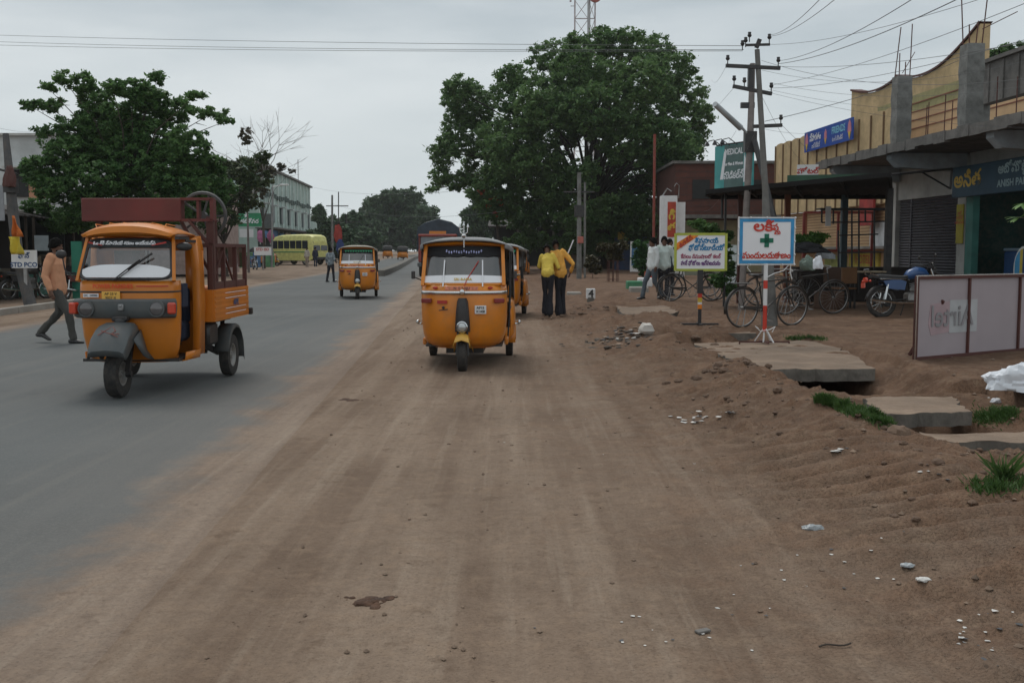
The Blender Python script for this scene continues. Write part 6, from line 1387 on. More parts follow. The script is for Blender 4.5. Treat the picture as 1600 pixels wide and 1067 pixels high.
mb = MB(); mb.box(P(1173, 120, 23.7) - bx2, (.12, .12, .5)); mb.build('clamp', K, r2); mb = MB(); mb.box(P(1168, 165, 23.7) - bx2, (.3, .1, .12)); mb.build('clamp', K, r2); mb = MB(); mb.box(P(1172, 222, 23.6) - bx2, (.26, .2, .45)); mb.build('clamp', K, r2)
mb = MB(); mb.tube([P(1179, 220, 23.4) - bx2, P(1212, 350, 22.5) - bx2, P(1222, 400, 22.3) - bx2], .06, 8); mb.build('stay_post', K, r2)
# poles under the big tree and on the left, far pole
def pole(name, label, pts, rad, m, extra=None):
    b0 = Vector((pts[0].x, pts[0].y, pts[0].z)); r = empty(name, b0, label=label, cat='utility pole', group='utility poles'); mb = MB(); mb.tube([p - b0 for p in pts], rad, 8); mb.build('pole', m, r)
    if extra:
        mb = MB(); extra(mb, b0); mb.build('crossarm', K, r)
    return r
def gp(px, Y): x = P(px, 400, Y).x; return Vector((x, Y, hgt(x, Y)))
pole('utility_pole', 'grey pole with a red tin tied to it in front of the short concrete wall', [gp(905, 55), P(905, 270, 55)], [.14, .1], M_['cement'], lambda mb, b: (mb.box(P(905, 300, 55) - b, (1.6, .08, .08)), mb.box(P(905, 330, 55) - b, (.5, .3, .6))))
pole('utility_pole', 'thin pole right beside the pole with the red tin', [gp(914, 56), P(914, 285, 56)], .06, M_['cement'])
mb = MB(); mb.box((0, 0, 0), (.3, .2, .35), bev=.02); o = mb.build('red_tin', mat('faded_red', (.4, .12, .09), .6)); o.location = P(907, 375, 54.8); tag(o, 'faded red tin tied to the grey pole under the big tree', 'tin')
mb = MB(); mb.beam(P(896, 375, 50), P(887, 397, 50), .12, .05); thing(mb, 'white_plank', M_['whitepure'], 'slanting white plank right of the taller yellow shirted man', 'plank')
pole('red_pole', 'tall rusty red iron pole left of the white poster pillar', [gp(1021, 46), P(1023, 210, 46)], .06, mat('rust_red', (.22, .04, .025), .7, dirt=.3))
r = pole('utility_pole', 'leaning dark pole at the left edge with a yellow and orange flag', [gp(46, 26), P(28, 400, 26.3), P(20, 330, 26.5), P(9, 210, 27)], [.16, .14, .14, .08], mat('pole_dark', (.07, .07, .072), .9, dirt=.4), lambda mb, b: (mb.box(P(17, 290, 26.5) - b, (.3, .2, .35)), mb.tube([P(0, 265, 26.5) - b, P(26, 272, 26.5) - b], .03, 5)))
crumple('strap_box', 'rusty dark box strapped to the leaning pole', 'box', P(15, 285, 26.3), (.13, .12, .38), M_['maroon2'], 61)
r = empty('flag', P(28, 370, 25.5), label='drooping orange and yellow flag tied to the leaning pole', cat='flag')
def fl(a, n, z0, z1, w0, w1, m):
    mb = MB(); rows = []
    for k in range(7):
        t = k / 6; z = z0 + (z1 - z0) * t; w = w0 + (w1 - w0) * t; rows.append([Vector((a * .3 * (z0 - z) + .22 * (z0 - z) * .6 - .1 + w * (u - .5), .05 * math.sin(u * 9 + k), z)) for u in np.linspace(0, 1, 9)])
    mb.loft(rows); mb.build('cloth', m, r, solid=.004)
fl(0.2, 0, .5, .0, .04, .26, mat('flag_orange', (.55, .14, .02), .8)); fl(.2, 0, .0, -.42, .26, .3, mat('flag_yellow', (.55, .42, .04), .8))
pole('utility_pole', 'distant utility pole above the minibus', [gp(519, 115), P(519, 305, 115)], [.16, .1], M_['cement'], lambda mb, b: (mb.box(P(527, 322, 115) - b, (2.4, .1, .1)), mb.box(P(540, 347, 115) - b, (3.0, .1, .1)), mb.tube([P(529, 300, 115) - b, P(529, 350, 115) - b], .06, 5), mb.tube([P(541, 335, 115) - b, P(541, 350, 115) - b], .1, 5)))
r = pole('lamp_post', 'street lamp on a slim post beside the pale green building', [gp(424, 90), P(426, 292, 90)], [.1, .07], M_['steel'])
mb = MB(); b0 = Vector(r.location); mb.tube([P(426, 292, 90) - b0, P(440, 290, 89) - b0], .04, 5); mb.box(P(444, 289, 89) - b0, (.8, .3, .12), bev=.04); mb.build('street_lamp', M_['white'], r)
def wire(a, b_, sag, rad, name='power_line', label='', grp='overhead power lines', m=None):
    pts = [a.lerp(b_, t) + Vector((0, 0, -sag * 4 * t * (1 - t))) for t in np.linspace(0, 1, 17)]
    mb = MB(); mb.tube(pts, rad * .4, 5); return thing(mb, name, m or WM, label, 'power line', grp)
WM = mat('wire_dark', (.1, .105, .11), .6)
EXW = [(P(1216, 104, 19), P(1640, 60, 10), .1, .008, 'faint wire of the upper right fan passing over the columns'), (P(1204, 70, 19), P(1560, -10, 9), .1, .007, 'faint wire of the upper right fan nearest the corner'), (P(1206, 146, 19), P(1640, 200, 18), .15, .006, 'thin low wire from the second arm toward the canopy'), (P(1185, 200, 19), P(1330, 186, 44), .3, .007, 'thin wire from the pole to the blue banner'), (P(1185, 196, 19), P(1100, 330, 50), .4, .007, 'thin wire sagging from the lower arm behind the clinic sign'), (P(1190, 110, 19), P(1640, 85, 16), .3, .006, 'faint sagging wire across the ribbed wall to the right edge')]
wr = [(P(1162, 72, 19), P(-260, 46, 34), .10, .012, 'topmost thin wire crossing the whole sky to the left'), (P(1162, 78, 19), P(-260, 55, 34), .14, .012, 'middle thin wire of the three crossing the sky to the left'), (P(1160, 80, 19), P(-260, 62, 34), .12, .012, 'lowest thin wire of the three crossing the sky to the left'),
 (P(1203, 55, 19), P(1290, -10, 9), .08, .008, 'wire rising from the pole top, leftmost of the upper right fan'), (P(1203, 57, 19), P(1316, -10, 9), .08, .008, 'wire rising from the pole top, second of the upper right fan'),
 (P(1220, 95, 19), P(1440, -10, 9), .1, .01, 'wire of the upper right fan leaving above the cinema wall'), (P(1217, 100, 19), P(1515, -10, 9), .1, .012, 'thicker wire of the upper right fan toward the frame top'), (P(1207, 133, 19), P(1640, -10, 9), .1, .008, 'wire running to the upper right corner'), (P(1206, 138, 19), P(1680, 40, 9), .12, .008, 'wire running to the right edge below the corner'),
 (P(1190, 95, 19), P(1640, 118, 14), .25, .008, 'sagging service wire toward the columns, upper one'), (P(1206, 130, 19), P(1620, 132, 15), .2, .006, 'sagging service wire toward the columns, middle one'), (P(1200, 140, 19), P(1520, 170, 24), .15, .006, 'service wire to the lower part of the columns'), (P(1195, 190, 19), P(1498, 95, 24), .1, .014, 'thick cable climbing from the pole to the taller column'), (P(1222, 196, 19), P(1300, 243, 40), .2, .008, 'drop wire from the lower crossarm to the ribbed wall'), (P(1190, 150, 19), P(1262, 262, 28), .15, .007, 'drop wire from the pole to the small white board'), (P(1134, 105, 19), P(1112, 125, 55), .2, .007, 'wire from the left insulator into the tree'), (P(1147, 137, 19), P(1060, 205, 55), .3, .007, 'wire from the second arm into the tree crown'), (P(1150, 205, 23), P(1120, 245, 30), .05, .007, 'short wire beneath the street lamp arm'),
 (P(519, 318, 115), P(790, 330, 60), .8, .02, 'far wire above the road beyond the autos'), (P(490, 293, 130), P(700, 300, 60), .4, .02, 'far wire from the pale green building across the road'), (P(9, 215, 27), P(-40, 180, 20), .05, .008, 'short wire from the leaning pole to the left, upper'), (P(60, 205, 40), P(-40, 190, 22), .1, .008, 'short wire beside the left tree')]
for (a, b_, s, rd, lb) in wr + EXW: wire(a, b_, s, rd, label=lb)
# telecom lattice mast
Y = 150; x0 = P(898, 60, Y).x; x1 = P(933, 60, Y).x; r = empty('lattice_mast', (0, 0, 0), label='red and white lattice phone mast rising behind the big tree', cat='mast'); xc = (x0 + x1) / 2; r.location = (xc, Y, .5); hw = (x1 - x0) / 2
wmst = mat('mast_white', (.36, .3, .3), .5); rmst = mat('mast_red', (.4, .06, .04), .5)
for s in (-1, .25, .8):
    mb = MB(); rr_ = .3 if s == .25 else .14
    for k in range(8):
        pass
    mb.tube([(hw * s, 0, 0), (hw * s, 0, 52)], rr_ * .8, 6); mb.build('leg', M_['steel'] if s == .25 else wmst, r)
mb = MB(); zz = list(np.arange(2, 50, 2.6))
for i, z in enumerate(zz):
    for (a, b_) in ((-1, .25), (.25, .8)):
        mb.beam((hw * a, 0, z), (hw * b_, 0, z), .12); mb.beam((hw * a, 0, z), (hw * b_, 0, z + 2.6), .08); mb.beam((hw * b_, .5, z), (hw * a, .5, z + 2.6), .06)
mb.build('bracing', wmst, r)
mb = MB(); mb.lathe((hw * .75, -.6, P(930, -2, Y).z - .5), [(.001, 0), (.6, -.15), (.85, -.5), (.85, -.9), (.001, -1.0)], 20, 'Y'); mb.build('dish', mat('dish_red', (.3, .07, .05), .5), r)
mb = MB(); mb.box((-hw - .6, 0, P(893, 0, Y).z + 1.0), (.25, .25, 3.6)); mb.beam((-hw - .6, 0, P(893, 10, Y).z - .5), (-hw, 0, P(893, 10, Y).z - .5), .08); mb.build('antenna', wmst, r)

rc = random.Random(21); CL = [mat('clut%d' % k, c_, .8, var=.3) for k, c_ in enumerate(((.4, .1, .06), (.06, .15, .3), (.45, .4, .3), (.1, .25, .12), (.35, .3, .08), (.25, .25, .26)))]
nm_ = ('red', 'blue', 'cream', 'green', 'mustard', 'grey')
for k in range(9):
    Y = 104 + 4.4 * k; m = rc.randint(0, 5); w = rc.uniform(2, 3.4); p_ = atv(Y, -18.0, 3.0 + rc.uniform(0, .4)); mb = MB(); mb.box((0, 0, 0), (.12, w, rc.uniform(.6, .9))); mb.box((.07, 0, 0), (.02, w * .8, .12))
    tb(mb, 'shop_board', CL[m], p_, '%s shop board on the ground floor of the pale green building, number %d from the near end' % (nm_[m], k + 1) if 0 else '%s name board over a ground floor shop of the pale green building' % nm_[m], 'sign', 'name boards of the pale green building')
for k in range(12):
    px = 300 + 11 * k; Y = 88 + rc.uniform(0, 8); x = P(px, 400, Y).x; m = rc.randint(0, 5); mb = MB(); mb.box((0, 0, .5), (.8, .6, 1.0), bev=.03); mb.box((.1, 0, 1.15), (.5, .5, .3), bev=.03); mb.box((0, -.31, .5), (.7, .02, .7))
    tb(mb, 'goods_pile', CL[m], (x, Y, .12), '%s goods stacked before the dark low shops' % nm_[m], 'goods', 'goods before the dark low shops')
# ================= TREES =================
def leaf_cloud(name, lobes, nclump, nleaf, lsz, m, parent, cr=.32, asp=.45, droop=.0, seed=1, bias=.35, shell=.55):
    rg = np.random.default_rng(seed); C = []; ar = [r[0] * r[2] for (c, r) in lobes]; mar = sum(ar) / len(ar); vol = mar ** .5
    for (c, r) in lobes:
        for _ in range(max(4, int(nclump * (r[0] * r[2] / mar) ** .9))):
            d = rg.normal(size=3); d /= np.linalg.norm(d); d[2] = d[2] * .9 + .1; k = (rg.random() ** (1 / 3) * (1 - shell) + shell * rg.random() ** .3) * rg.uniform(.85, 1.22)
            C.append((c[0] + d[0] * r[0] * k, c[1] + d[1] * r[1] * k, c[2] + d[2] * r[2] * k, vol * cr * rg.uniform(.4, 1.15)))
    C = np.array(C); n = len(C) * nleaf
    idx = np.repeat(np.arange(len(C)), nleaf)
    g = rg.normal(size=(n, 3)) * .5; g[:, 2] *= .6
    pos = C[idx, :3] + g * C[idx, 3:4]; pos[:, 2] -= droop * np.linalg.norm(g[:, :2], axis=1) * C[idx, 3]
    nn = rg.normal(size=(n, 3)); nn[:, 2] = np.abs(nn[:, 2]) + bias; nn /= np.linalg.norm(nn, axis=1)[:, None]
    t = rg.normal(size=(n, 3)); t[:, 2] -= .3; u = np.cross(nn, t); u /= np.linalg.norm(u, axis=1)[:, None] + 1e-9; w = np.cross(nn, u)
    s = lsz * rg.uniform(.6, 1.4, size=(n, 1)); u = u * s; w = w * s * asp
    V = np.stack([pos - u, pos + w - u * .15, pos + u, pos - w - u * .15], 1).reshape(-1, 3)
    me = bpy.data.meshes.new(name); me.vertices.add(n * 4); me.vertices.foreach_set('co', V.ravel()); me.loops.add(n * 4); me.loops.foreach_set('vertex_index', np.arange(n * 4, dtype=np.int32))
    me.polygons.add(n); me.polygons.foreach_set('loop_start', np.arange(0, n * 4, 4, dtype=np.int32)); me.polygons.foreach_set('loop_total', np.full(n, 4, dtype=np.int32))
    me.update(calc_edges=True); me.validate(); me.materials.append(m)
    o = bpy.data.objects.new(name, me); COL.objects.link(o); setp(o, parent); return o
def tree(name, label, base, lobes_px, Y, tr, m, nclump, nleaf, lsz, fork=None, depth=1.0, seed=1, group=None, cr=.32, limbs=None, bark=None, spread=.5, shell=.55, droop=0, cat='tree'):
    rs = random.Random(seed); r = empty(name, base, label=label, cat=cat, group=group); b0 = Vector(base); lobes = []
    k = Y / F
    for (px, py, rx, ry, *dz) in lobes_px:
        off = (dz[0] if dz else rs.uniform(-spread, spread)) * 1.0
        Yl = Y + off * depth; c = P(px, py, Yl) - b0; kk = Yl / F; lobes.append(((c.x, c.y, c.z), (rx * kk, rx * kk * .9, ry * kk)))
    leaf_cloud('crown', lobes, nclump, nleaf, lsz, m, r, cr=cr, seed=seed, shell=shell, droop=droop)
    fork = (fork - b0) if fork is not None else Vector((0, 0, min(l[0][2] for l in lobes) * .6))
    mb = MB(); a = Vector((0, 0, -.1)); mid = a.lerp(fork, .5) + Vector((tr * .5, 0, 0)); mb.tube([a, a.lerp(fork, .12), mid, fork], [tr * 1.5, tr * 1.1, tr * .9, tr * .75], 10)
    for (c, rd) in lobes:
        c = Vector(c); f = fork if c.z > fork.z else a.lerp(fork, .8); mm = f.lerp(c, .5) + Vector((rs.gauss(0, .1), rs.gauss(0, .1), .12 * (c - f).length)) ; e = c + Vector((0, 0, 0))
        mb.tube([f, f.lerp(mm, .5) + Vector((rs.gauss(0, .06), rs.gauss(0, .06), .0)) * (c - f).length * .3, mm, e], [tr * .28, tr * .2, tr * .13, tr * .04], 6)
        for _ in range(4):
            d = Vector((rs.gauss(0, 1), rs.gauss(0, 1), rs.gauss(.2, 1))).normalized(); t2 = mm.lerp(e, rs.random()); mb.tube([t2, t2 + Vector((d.x * rd[0], d.y * rd[1], d.z * rd[2])) * .8], [tr * .09, tr * .02], 4)
    mb.build('trunk', bark or M_['bark'], r); return r
lf1 = leafmat('leaf_big_tree', (.034, .092, .028), (.155, .25, .088), .4)
lf2 = leafmat('leaf_left_tree', (.03, .09, .026), (.14, .245, .08), .4)
lf3 = leafmat('leaf_far', (.035, .075, .035), (.075, .125, .06), .2)
lf4 = leafmat('leaf_light', (.06, .13, .03), (.14, .26, .06), .3)
lf5 = leafmat('leaf_brown', (.045, .04, .02), (.08, .07, .03), .2)
big = [(715, 142, 26, 26), (734, 165, 44, 35), (696, 240, 24, 30), (689, 277, 20, 18), (734, 210, 48, 45), (801, 124, 27, 22), (827, 157, 58, 42), (872, 94, 50, 28), (925, 78, 48, 22), (977, 68, 48, 20), (1015, 84, 42, 26), (1052, 112, 35, 30), (1068, 150, 36, 36), (1095, 182, 22, 24), (1088, 216, 20, 26), (1068, 232, 34, 30), (977, 128, 66, 46), (902, 148, 66, 46), (1015, 182, 55, 40), (945, 200, 50, 34), (865, 205, 52, 42), (797, 225, 50, 45), (801, 272, 45, 38), (830, 307, 42, 34), (868, 335, 36, 30), (784, 322, 32, 28), (752, 262, 30, 34), (716, 285, 26, 16), (948, 285, 28, 34), (996, 262, 46, 42), (1045, 268, 42, 36), (1015, 307, 46, 34), (1075, 296, 32, 28), (977, 318, 42, 34), (925, 345, 34, 28, .3), (965, 350, 44, 30, .3), (915, 385, 40, 18, .5), (990, 375, 44, 24, .4), (960, 335, 50, 34, -.5), (985, 222, 55, 45, -.7), (910, 340, 40, 34, -.7), (915, 275, 26, 30, -.8), (872, 262, 24, 26, -.6), (1045, 250, 40, 40, -.5), (905, 385, 50, 20, -.3), (1020, 370, 50, 24, -.4), (830, 350, 34, 22), (1050, 320, 30, 20), (940, 50, 10, 8), (965, 53, 8, 7), (897, 60, 12, 8), (1000, 55, 8, 8), (675, 296, 10, 5), (872, 295, 34, 30, -.7), (1010, 350, 50, 28, -.5), (1062, 345, 36, 28, -.3), (930, 175, 60, 45, -.9), (850, 180, 60, 45, -.8), (800, 250, 50, 45, -.8), (1040, 225, 45, 45, -.7), (770, 300, 40, 34, -.6), (840, 250, 40, 36, -.7), (1090, 320, 26, 26, -.1), (960, 385, 46, 18, -.2), (1030, 380, 40, 20, 0), (830, 378, 40, 18, .1), (1000, 130, 50, 40, -.8), (905, 110, 50, 36, -.7)]
tree('big_tree', 'huge dark green spreading tree over the road side in the middle', (P(950, 400, 76).x, 76, .25), big, 75, .55, lf1, 96, 38, .14, fork=P(925, 320, 75), bark=mat('dark_bark', (.022, .017, .014), .95, bump=.8, bscale=9), depth=9, seed=3, cr=.235, shell=.5)
mb = MB(); mb.tube([P(926, 325, 74), P(905, 288, 73), P(888, 266, 73), P(870, 225, 73)], [.42, .34, .24, .12], 8); mb.tube([P(926, 325, 74), P(935, 240, 74), P(980, 190, 74), P(1020, 150, 74)], [.4, .3, .2, .1], 8); mb.tube([P(935, 240, 74), P(915, 180, 74), P(890, 150, 74)], [.25, .16, .08], 6)
o = mb.build('limb', MATS['dark_bark']); bt = [q for q in COL.objects if q.name == 'big_tree'][0]; setp(o, bt); o.location = -bt.location
left = [(97, 122, 15, 12), (75, 138, 14, 7), (45, 165, 14, 9), (72, 165, 26, 11), (130, 132, 22, 18), (150, 165, 30, 26), (176, 138, 14, 14), (205, 150, 30, 26), (246, 122, 9, 15), (235, 155, 26, 22), (275, 175, 32, 20), (305, 150, 16, 9), (330, 178, 28, 9), (352, 190, 12, 6), (118, 205, 38, 20), (66, 208, 14, 8), (62, 252, 26, 10), (40, 262, 12, 8), (105, 245, 46, 30), (180, 215, 56, 42), (240, 225, 52, 42), (290, 235, 40, 32), (325, 265, 26, 26), (150, 285, 56, 36), (215, 290, 56, 34), (280, 290, 48, 34), (95, 300, 40, 24), (58, 325, 22, 16), (130, 335, 50, 22), (70, 280, 30, 20), (110, 350, 40, 18), (190, 345, 50, 20), (250, 335, 44, 24), (310, 330, 36, 26), (200, 250, 50, 40), (140, 240, 44, 36), (260, 265, 44, 34), (330, 300, 34, 30), (160, 190, 40, 30), (225, 185, 40, 30)]
tree('broadleaf_tree', 'leafy dark green tree behind the cargo three wheeler at the left', (P(195, 400, 33).x, 33, .1), left, 33, .15, lf2, 84, 34, .07, fork=P(195, 305, 33), depth=2.2, seed=5, cr=.24, shell=.4)
tree('broadleaf_tree', 'lower green and brownish tree right of the cargo gantry', (P(350, 400, 60).x, 60, .1), [(330, 290, 40, 40), (365, 280, 36, 36), (395, 275, 26, 30), (370, 320, 40, 24), (340, 345, 34, 22), (410, 250, 12, 12), (300, 320, 30, 30)], 60, .2, leafmat('leaf_mixed', (.022, .05, .014), (.075, .095, .03), .2), 34, 58, .13, depth=3, seed=8, cr=.27)
tree('small_tree', 'thin sparse tree with brown leaves before the pale green building', (P(412, 400, 85).x, 85, .1), [(405, 262, 14, 16), (422, 270, 10, 12), (384, 215, 10, 14), (440, 262, 8, 6), (455, 268, 6, 5), (400, 300, 18, 20)], 85, .12, lf5, 26, 30, .13, depth=1, seed=9, cr=.3)
tree('distant_tree', 'dark bushy tree directly behind the yellow minibus', (P(505, 400, 125).x, 125, .4), [(498, 372, 22, 16), (520, 360, 22, 22), (540, 375, 22, 18), (490, 390, 26, 14), (515, 392, 30, 14), (548, 392, 24, 12)], 125, .3, lf3, 60, 34, .26, depth=3, seed=44, group='trees along the road', cr=.28)
# bare tree
r = empty('bare_tree', (P(388, 400, 70).x, 70, .1), label='leafless branches rising above the brownish tree at left', cat='tree'); mb = MB(); b0 = Vector(r.location); rs = random.Random(4)
def br(p, d, l, w, n):
    e = p + d * l; mb.tube([p, p.lerp(e, .5) + Vector((rs.gauss(0, .05), 0, 0)) * l, e], [w, w * .8, w * .55], 5)
    if n == 0: return
    for _ in range(3):
        d2 = (d + Vector((rs.gauss(0, .5), rs.gauss(0, .4), rs.gauss(.1, .3)))).normalized(); br(e, d2, l * rs.uniform(.6, .85), w * .55, n - 1)
br(Vector((0, 0, 0)), Vector((0, 0, 1)), 4.2, .1, 4); mb.build('trunk', mat('pale_bark', (.16, .14, .13), .9), r)
tree('distant_tree', 'round far tree left of the truck, at the bend of the road', (P(628, 400, 215).x, 215, .6), [(600, 335, 28, 30), (638, 318, 26, 24), (588, 318, 18, 12), (662, 336, 20, 16), (612, 308, 18, 12), (612, 360, 44, 24), (652, 358, 34, 22), (625, 340, 40, 30), (600, 380, 50, 14), (650, 380, 40, 12), (635, 335, 30, 26), (572, 350, 10, 28), (675, 332, 9, 8)], 215, .5, lf3, 105, 36, .42, depth=8, seed=12, group='trees along the road', cr=.28)
tree('distant_tree', 'far dark tree between the minibus and the round far tree', (P(545, 400, 165).x, 165, .5), [(500, 355, 14, 26), (520, 368, 18, 18), (545, 362, 22, 24), (556, 345, 14, 14), (575, 372, 22, 16), (497, 330, 7, 10), (535, 385, 28, 14)], 165, .4, lf3, 100, 34, .34, depth=5, seed=13, group='trees along the road', cr=.28)
tree('distant_tree', 'far green tree right of the truck below the big crown', (P(760, 400, 150).x, 150, .4), [(738, 345, 16, 24), (760, 325, 26, 34), (755, 362, 32, 18), (790, 350, 34, 28), (820, 365, 30, 18)], 150, .4, lf3, 90, 36, .32, depth=5, seed=14, group='trees along the road', cr=.28)
tree('distant_tree', 'low far tree line tip at the end of the road', (P(720, 400, 320).x, 320, 1.2), [(705, 378, 20, 9), (730, 376, 20, 11), (680, 382, 18, 7), (750, 378, 20, 10)], 320, .5, lf3, 34, 26, .6, depth=8, seed=15, group='trees along the road', cr=.3)
tree('distant_tree', 'tree top peeping over the dark upper wall at the top right', (P(1570, 400, 52).x, 52, .2), [(1556, 88, 16, 11), (1585, 82, 26, 14), (1625, 85, 30, 22), (1540, 98, 12, 7), (1570, 104, 30, 14), (1600, 115, 40, 22)], 52, .3, lf1, 34, 44, .13, depth=3, seed=16, cr=.27)
tree('broadleaf_tree', 'brighter green tree under the left side of the big crown', (P(842, 400, 95).x, 95, .3), [(850, 318, 30, 18), (875, 310, 20, 16), (830, 340, 30, 20), (862, 345, 34, 24), (815, 360, 24, 18)], 95, .25, leafmat('leaf_fresh', (.03, .085, .012), (.07, .17, .03), .25), 30, 40, .18, depth=3, seed=17, cr=.28)
fw = empty('far_woods', (0, 380, 1.2)); tag(fw, kind='stuff'); rg_ = random.Random(5)
leaf_cloud('far_woods_foliage', [((-150 + 8 * i + rg_.uniform(-3, 3), rg_.uniform(-25, 25), rg_.uniform(2, 5)), (rg_.uniform(6, 10), 6, rg_.uniform(3.5, 7))) for i in range(45)], 22, 34, .75, lf3, fw, cr=.3, seed=77)
for q_ in KIDS[fw.name]: tag(q_, kind='stuff')
# red flowering sprays
r = empty('flame_tree', (P(778, 400, 70).x, 70, .1), label='small flame tree with orange red blossom at the lower left of the big crown', cat='tree'); b0 = Vector(r.location)
lob = [((P(px, py, 69) - b0), s) for (px, py, s) in ((772, 312, .3), (765, 322, .25), (781, 318, .22), (775, 335, .2), (752, 300, .25))]
leaf_cloud('blossom', [((c.x, c.y, c.z), (s * 1.4, s, s)) for c, s in lob], 10, 16, .09, leafmat('blossom', (.32, .05, .02), (.45, .10, .03), .2), r, seed=3)
leaf_cloud('crown', [((c.x, c.y + .4, c.z - .2), (s * 4, s * 3, s * 3)) for c, s in lob], 24, 40, .13, lf1, r, seed=4)
mb = MB(); mb.tube([(0, 0, -.1), (.1, 0, 1.5), (-.1, 0, 3.4)], [.14, .11, .06], 7); mb.build('trunk', M_['bark'], r)
# shrubs and plants
def shrub(name, label, px, py, Y, lobes, m, lsz, seed, n=24, nl=34, cat='plant', stem=.02):
    x = P(px, py, Y).x; tree(name, label, (x, Y, hgt(x, Y)), lobes, Y, stem, m, n, nl, lsz, depth=.4, seed=seed, cr=.4, cat=cat)
shrub('shrub', 'dark leafy young tree right of the yellow bordered sign', 1130, 470, 25, [(1130, 395, 14, 16), (1136, 420, 14, 14), (1122, 440, 14, 12), (1135, 370, 10, 12), (1110, 360, 16, 10), (1140, 455, 12, 10), (1090, 352, 14, 8)], lf2, .055, 21)
shrub('shrub', 'pale green bush behind the bicycle, right of the pharmacy sign', 1250, 440, 24, [(1250, 375, 22, 8), (1275, 372, 18, 9), (1235, 388, 16, 8), (1262, 384, 20, 6)], lf4, .06, 22)
shrub('palm_sapling', 'bushy sapling with green leaves beside the blue wall', 1003, 440, 48, [(1003, 390, 10, 14), (1000, 408, 12, 14), (1008, 425, 10, 12), (995, 382, 8, 5)], lf4 if False else leafmat('leaf_mid', (.02, .07, .02), (.06, .16, .04), .25), .08, 23)
shrub('sapling', 'young tree in a wire guard on the bare soil before the grey wall', 958, 437, 46, [(950, 388, 18, 7), (962, 398, 14, 12), (970, 385, 12, 8), (940, 384, 10, 5)], MATS.get('x') or lf5, .08, 24)
shrub('sapling', 'low bush in front of the short grey wall', 926, 435, 52, [(924, 410, 10, 12), (930, 422, 9, 8)], lf5, .08, 25)
r = empty('tree_guard', gp(958, 46), label='rusty wire guard round the young tree on the bare soil', cat='tree guard'); mb = MB()
for k in range(8):
    a = 2 * math.pi * k / 8; mb.tube([(.25 * math.cos(a), .25 * math.sin(a), 0), (.25 * math.cos(a), .25 * math.sin(a), .9)], .012, 4)
for z in (.1, .5, .9): mb.tube([(.25 * math.cos(2 * math.pi * k / 16), .25 * math.sin(2 * math.pi * k / 16), z) for k in range(16)], .01, 4, closed=True)
mb.build('frame', M_['maroon2'], r)
# bright leaves reaching in at the right edge
r = empty('leafy_branch', gz(6.6, 12.8), label='bright green leafy sapling reaching in at the right edge before the shop', cat='plant'); b0 = Vector(r.location)
mb = MB(); st = Vector((.4, 0, 0)); tp = P(1650, 345, 12.8) - b0; mb.tube([st, st.lerp(tp, .5), tp, P(1610, 325, 12.6) - b0], [.03, .025, .018, .008], 7)
mb.tube([tp, P(1590, 340, 12.5) - b0], [.014, .005], 5); mb.build('stem', M_['bark'], r)
mb = MB(); rs = random.Random(6)
def bigleaf(c, d, l, w):
    d = d.normalized(); s = d.cross(Vector((0, 0, 1))).normalized(); u = Vector((0, 0, 1))
    pts = []
    for i, (t, ww) in enumerate(((0, .05), (.25, .8), (.5, 1), (.75, .65), (1, .02))):
        q = c + d * l * t - u * .25 * l * t * t; pts.append([q - s * w * ww - u * .1 * w, q + u * 0, q + s * w * ww - u * .1 * w])
    mb.loft(pts)
for (px, py) in ((1610, 325), (1590, 340), (1598, 318), (1615, 330), (1640, 320), (1622, 345), (1650, 335)):
    for k in range(7):
        a = rs.uniform(0, 6.28); bigleaf(P(px, py, 12.6) - b0, Vector((math.cos(a), math.sin(a), rs.uniform(-.3, .3))), rs.uniform(.1, .17), .028)
mb.build('leaves', lf4, r)
# ================= PEOPLE =================
def rotp(p, o, ax, a): return o + Matrix.Rotation(a, 3, ax) @ (p - o)
def remesh(mb, vox, m, name, parent, smooth=4, noise=0.0, ns=9, seed=0):
    me = bpy.data.meshes.new('tmp'); me.from_pydata(mb.v, [], mb.f); me.update(); o = bpy.data.objects.new('tmp', me); COL.objects.link(o)
    md = o.modifiers.new('r', 'REMESH'); md.mode = 'VOXEL'; md.voxel_size = vox; s = o.modifiers.new('s', 'SMOOTH'); s.factor = .5; s.iterations = smooth
    bpy.context.view_layer.update(); m2 = bpy.data.meshes.new_from_object(o.evaluated_get(bpy.context.evaluated_depsgraph_get())); bpy.data.objects.remove(o)
    if noise:
        n = len(m2.vertices); co = np.empty(n * 3); no = np.empty(n * 3); m2.vertices.foreach_get('co', co); m2.vertices.foreach_get('normal', no); co = co.reshape(-1, 3); no = no.reshape(-1, 3)
        dd = np.array([mnoise.noise(Vector((c[0] * ns * 1.4 + seed, c[1] * ns * 1.4, c[2] * ns * .7 + c[0] * 4))) + .5 * mnoise.noise(Vector((c[0] * 25, c[1] * 25 + seed, c[2] * 14))) for c in co]); co += no * (dd * noise)[:, None]; m2.vertices.foreach_set('co', co.ravel())
    m2.polygons.foreach_set('use_smooth', [True] * len(m2.polygons)); m2.materials.clear(); m2.materials.append(m); m2.name = name; m2.update()
    r = bpy.data.objects.new(name, m2); COL.objects.link(r); setp(r, parent); return r
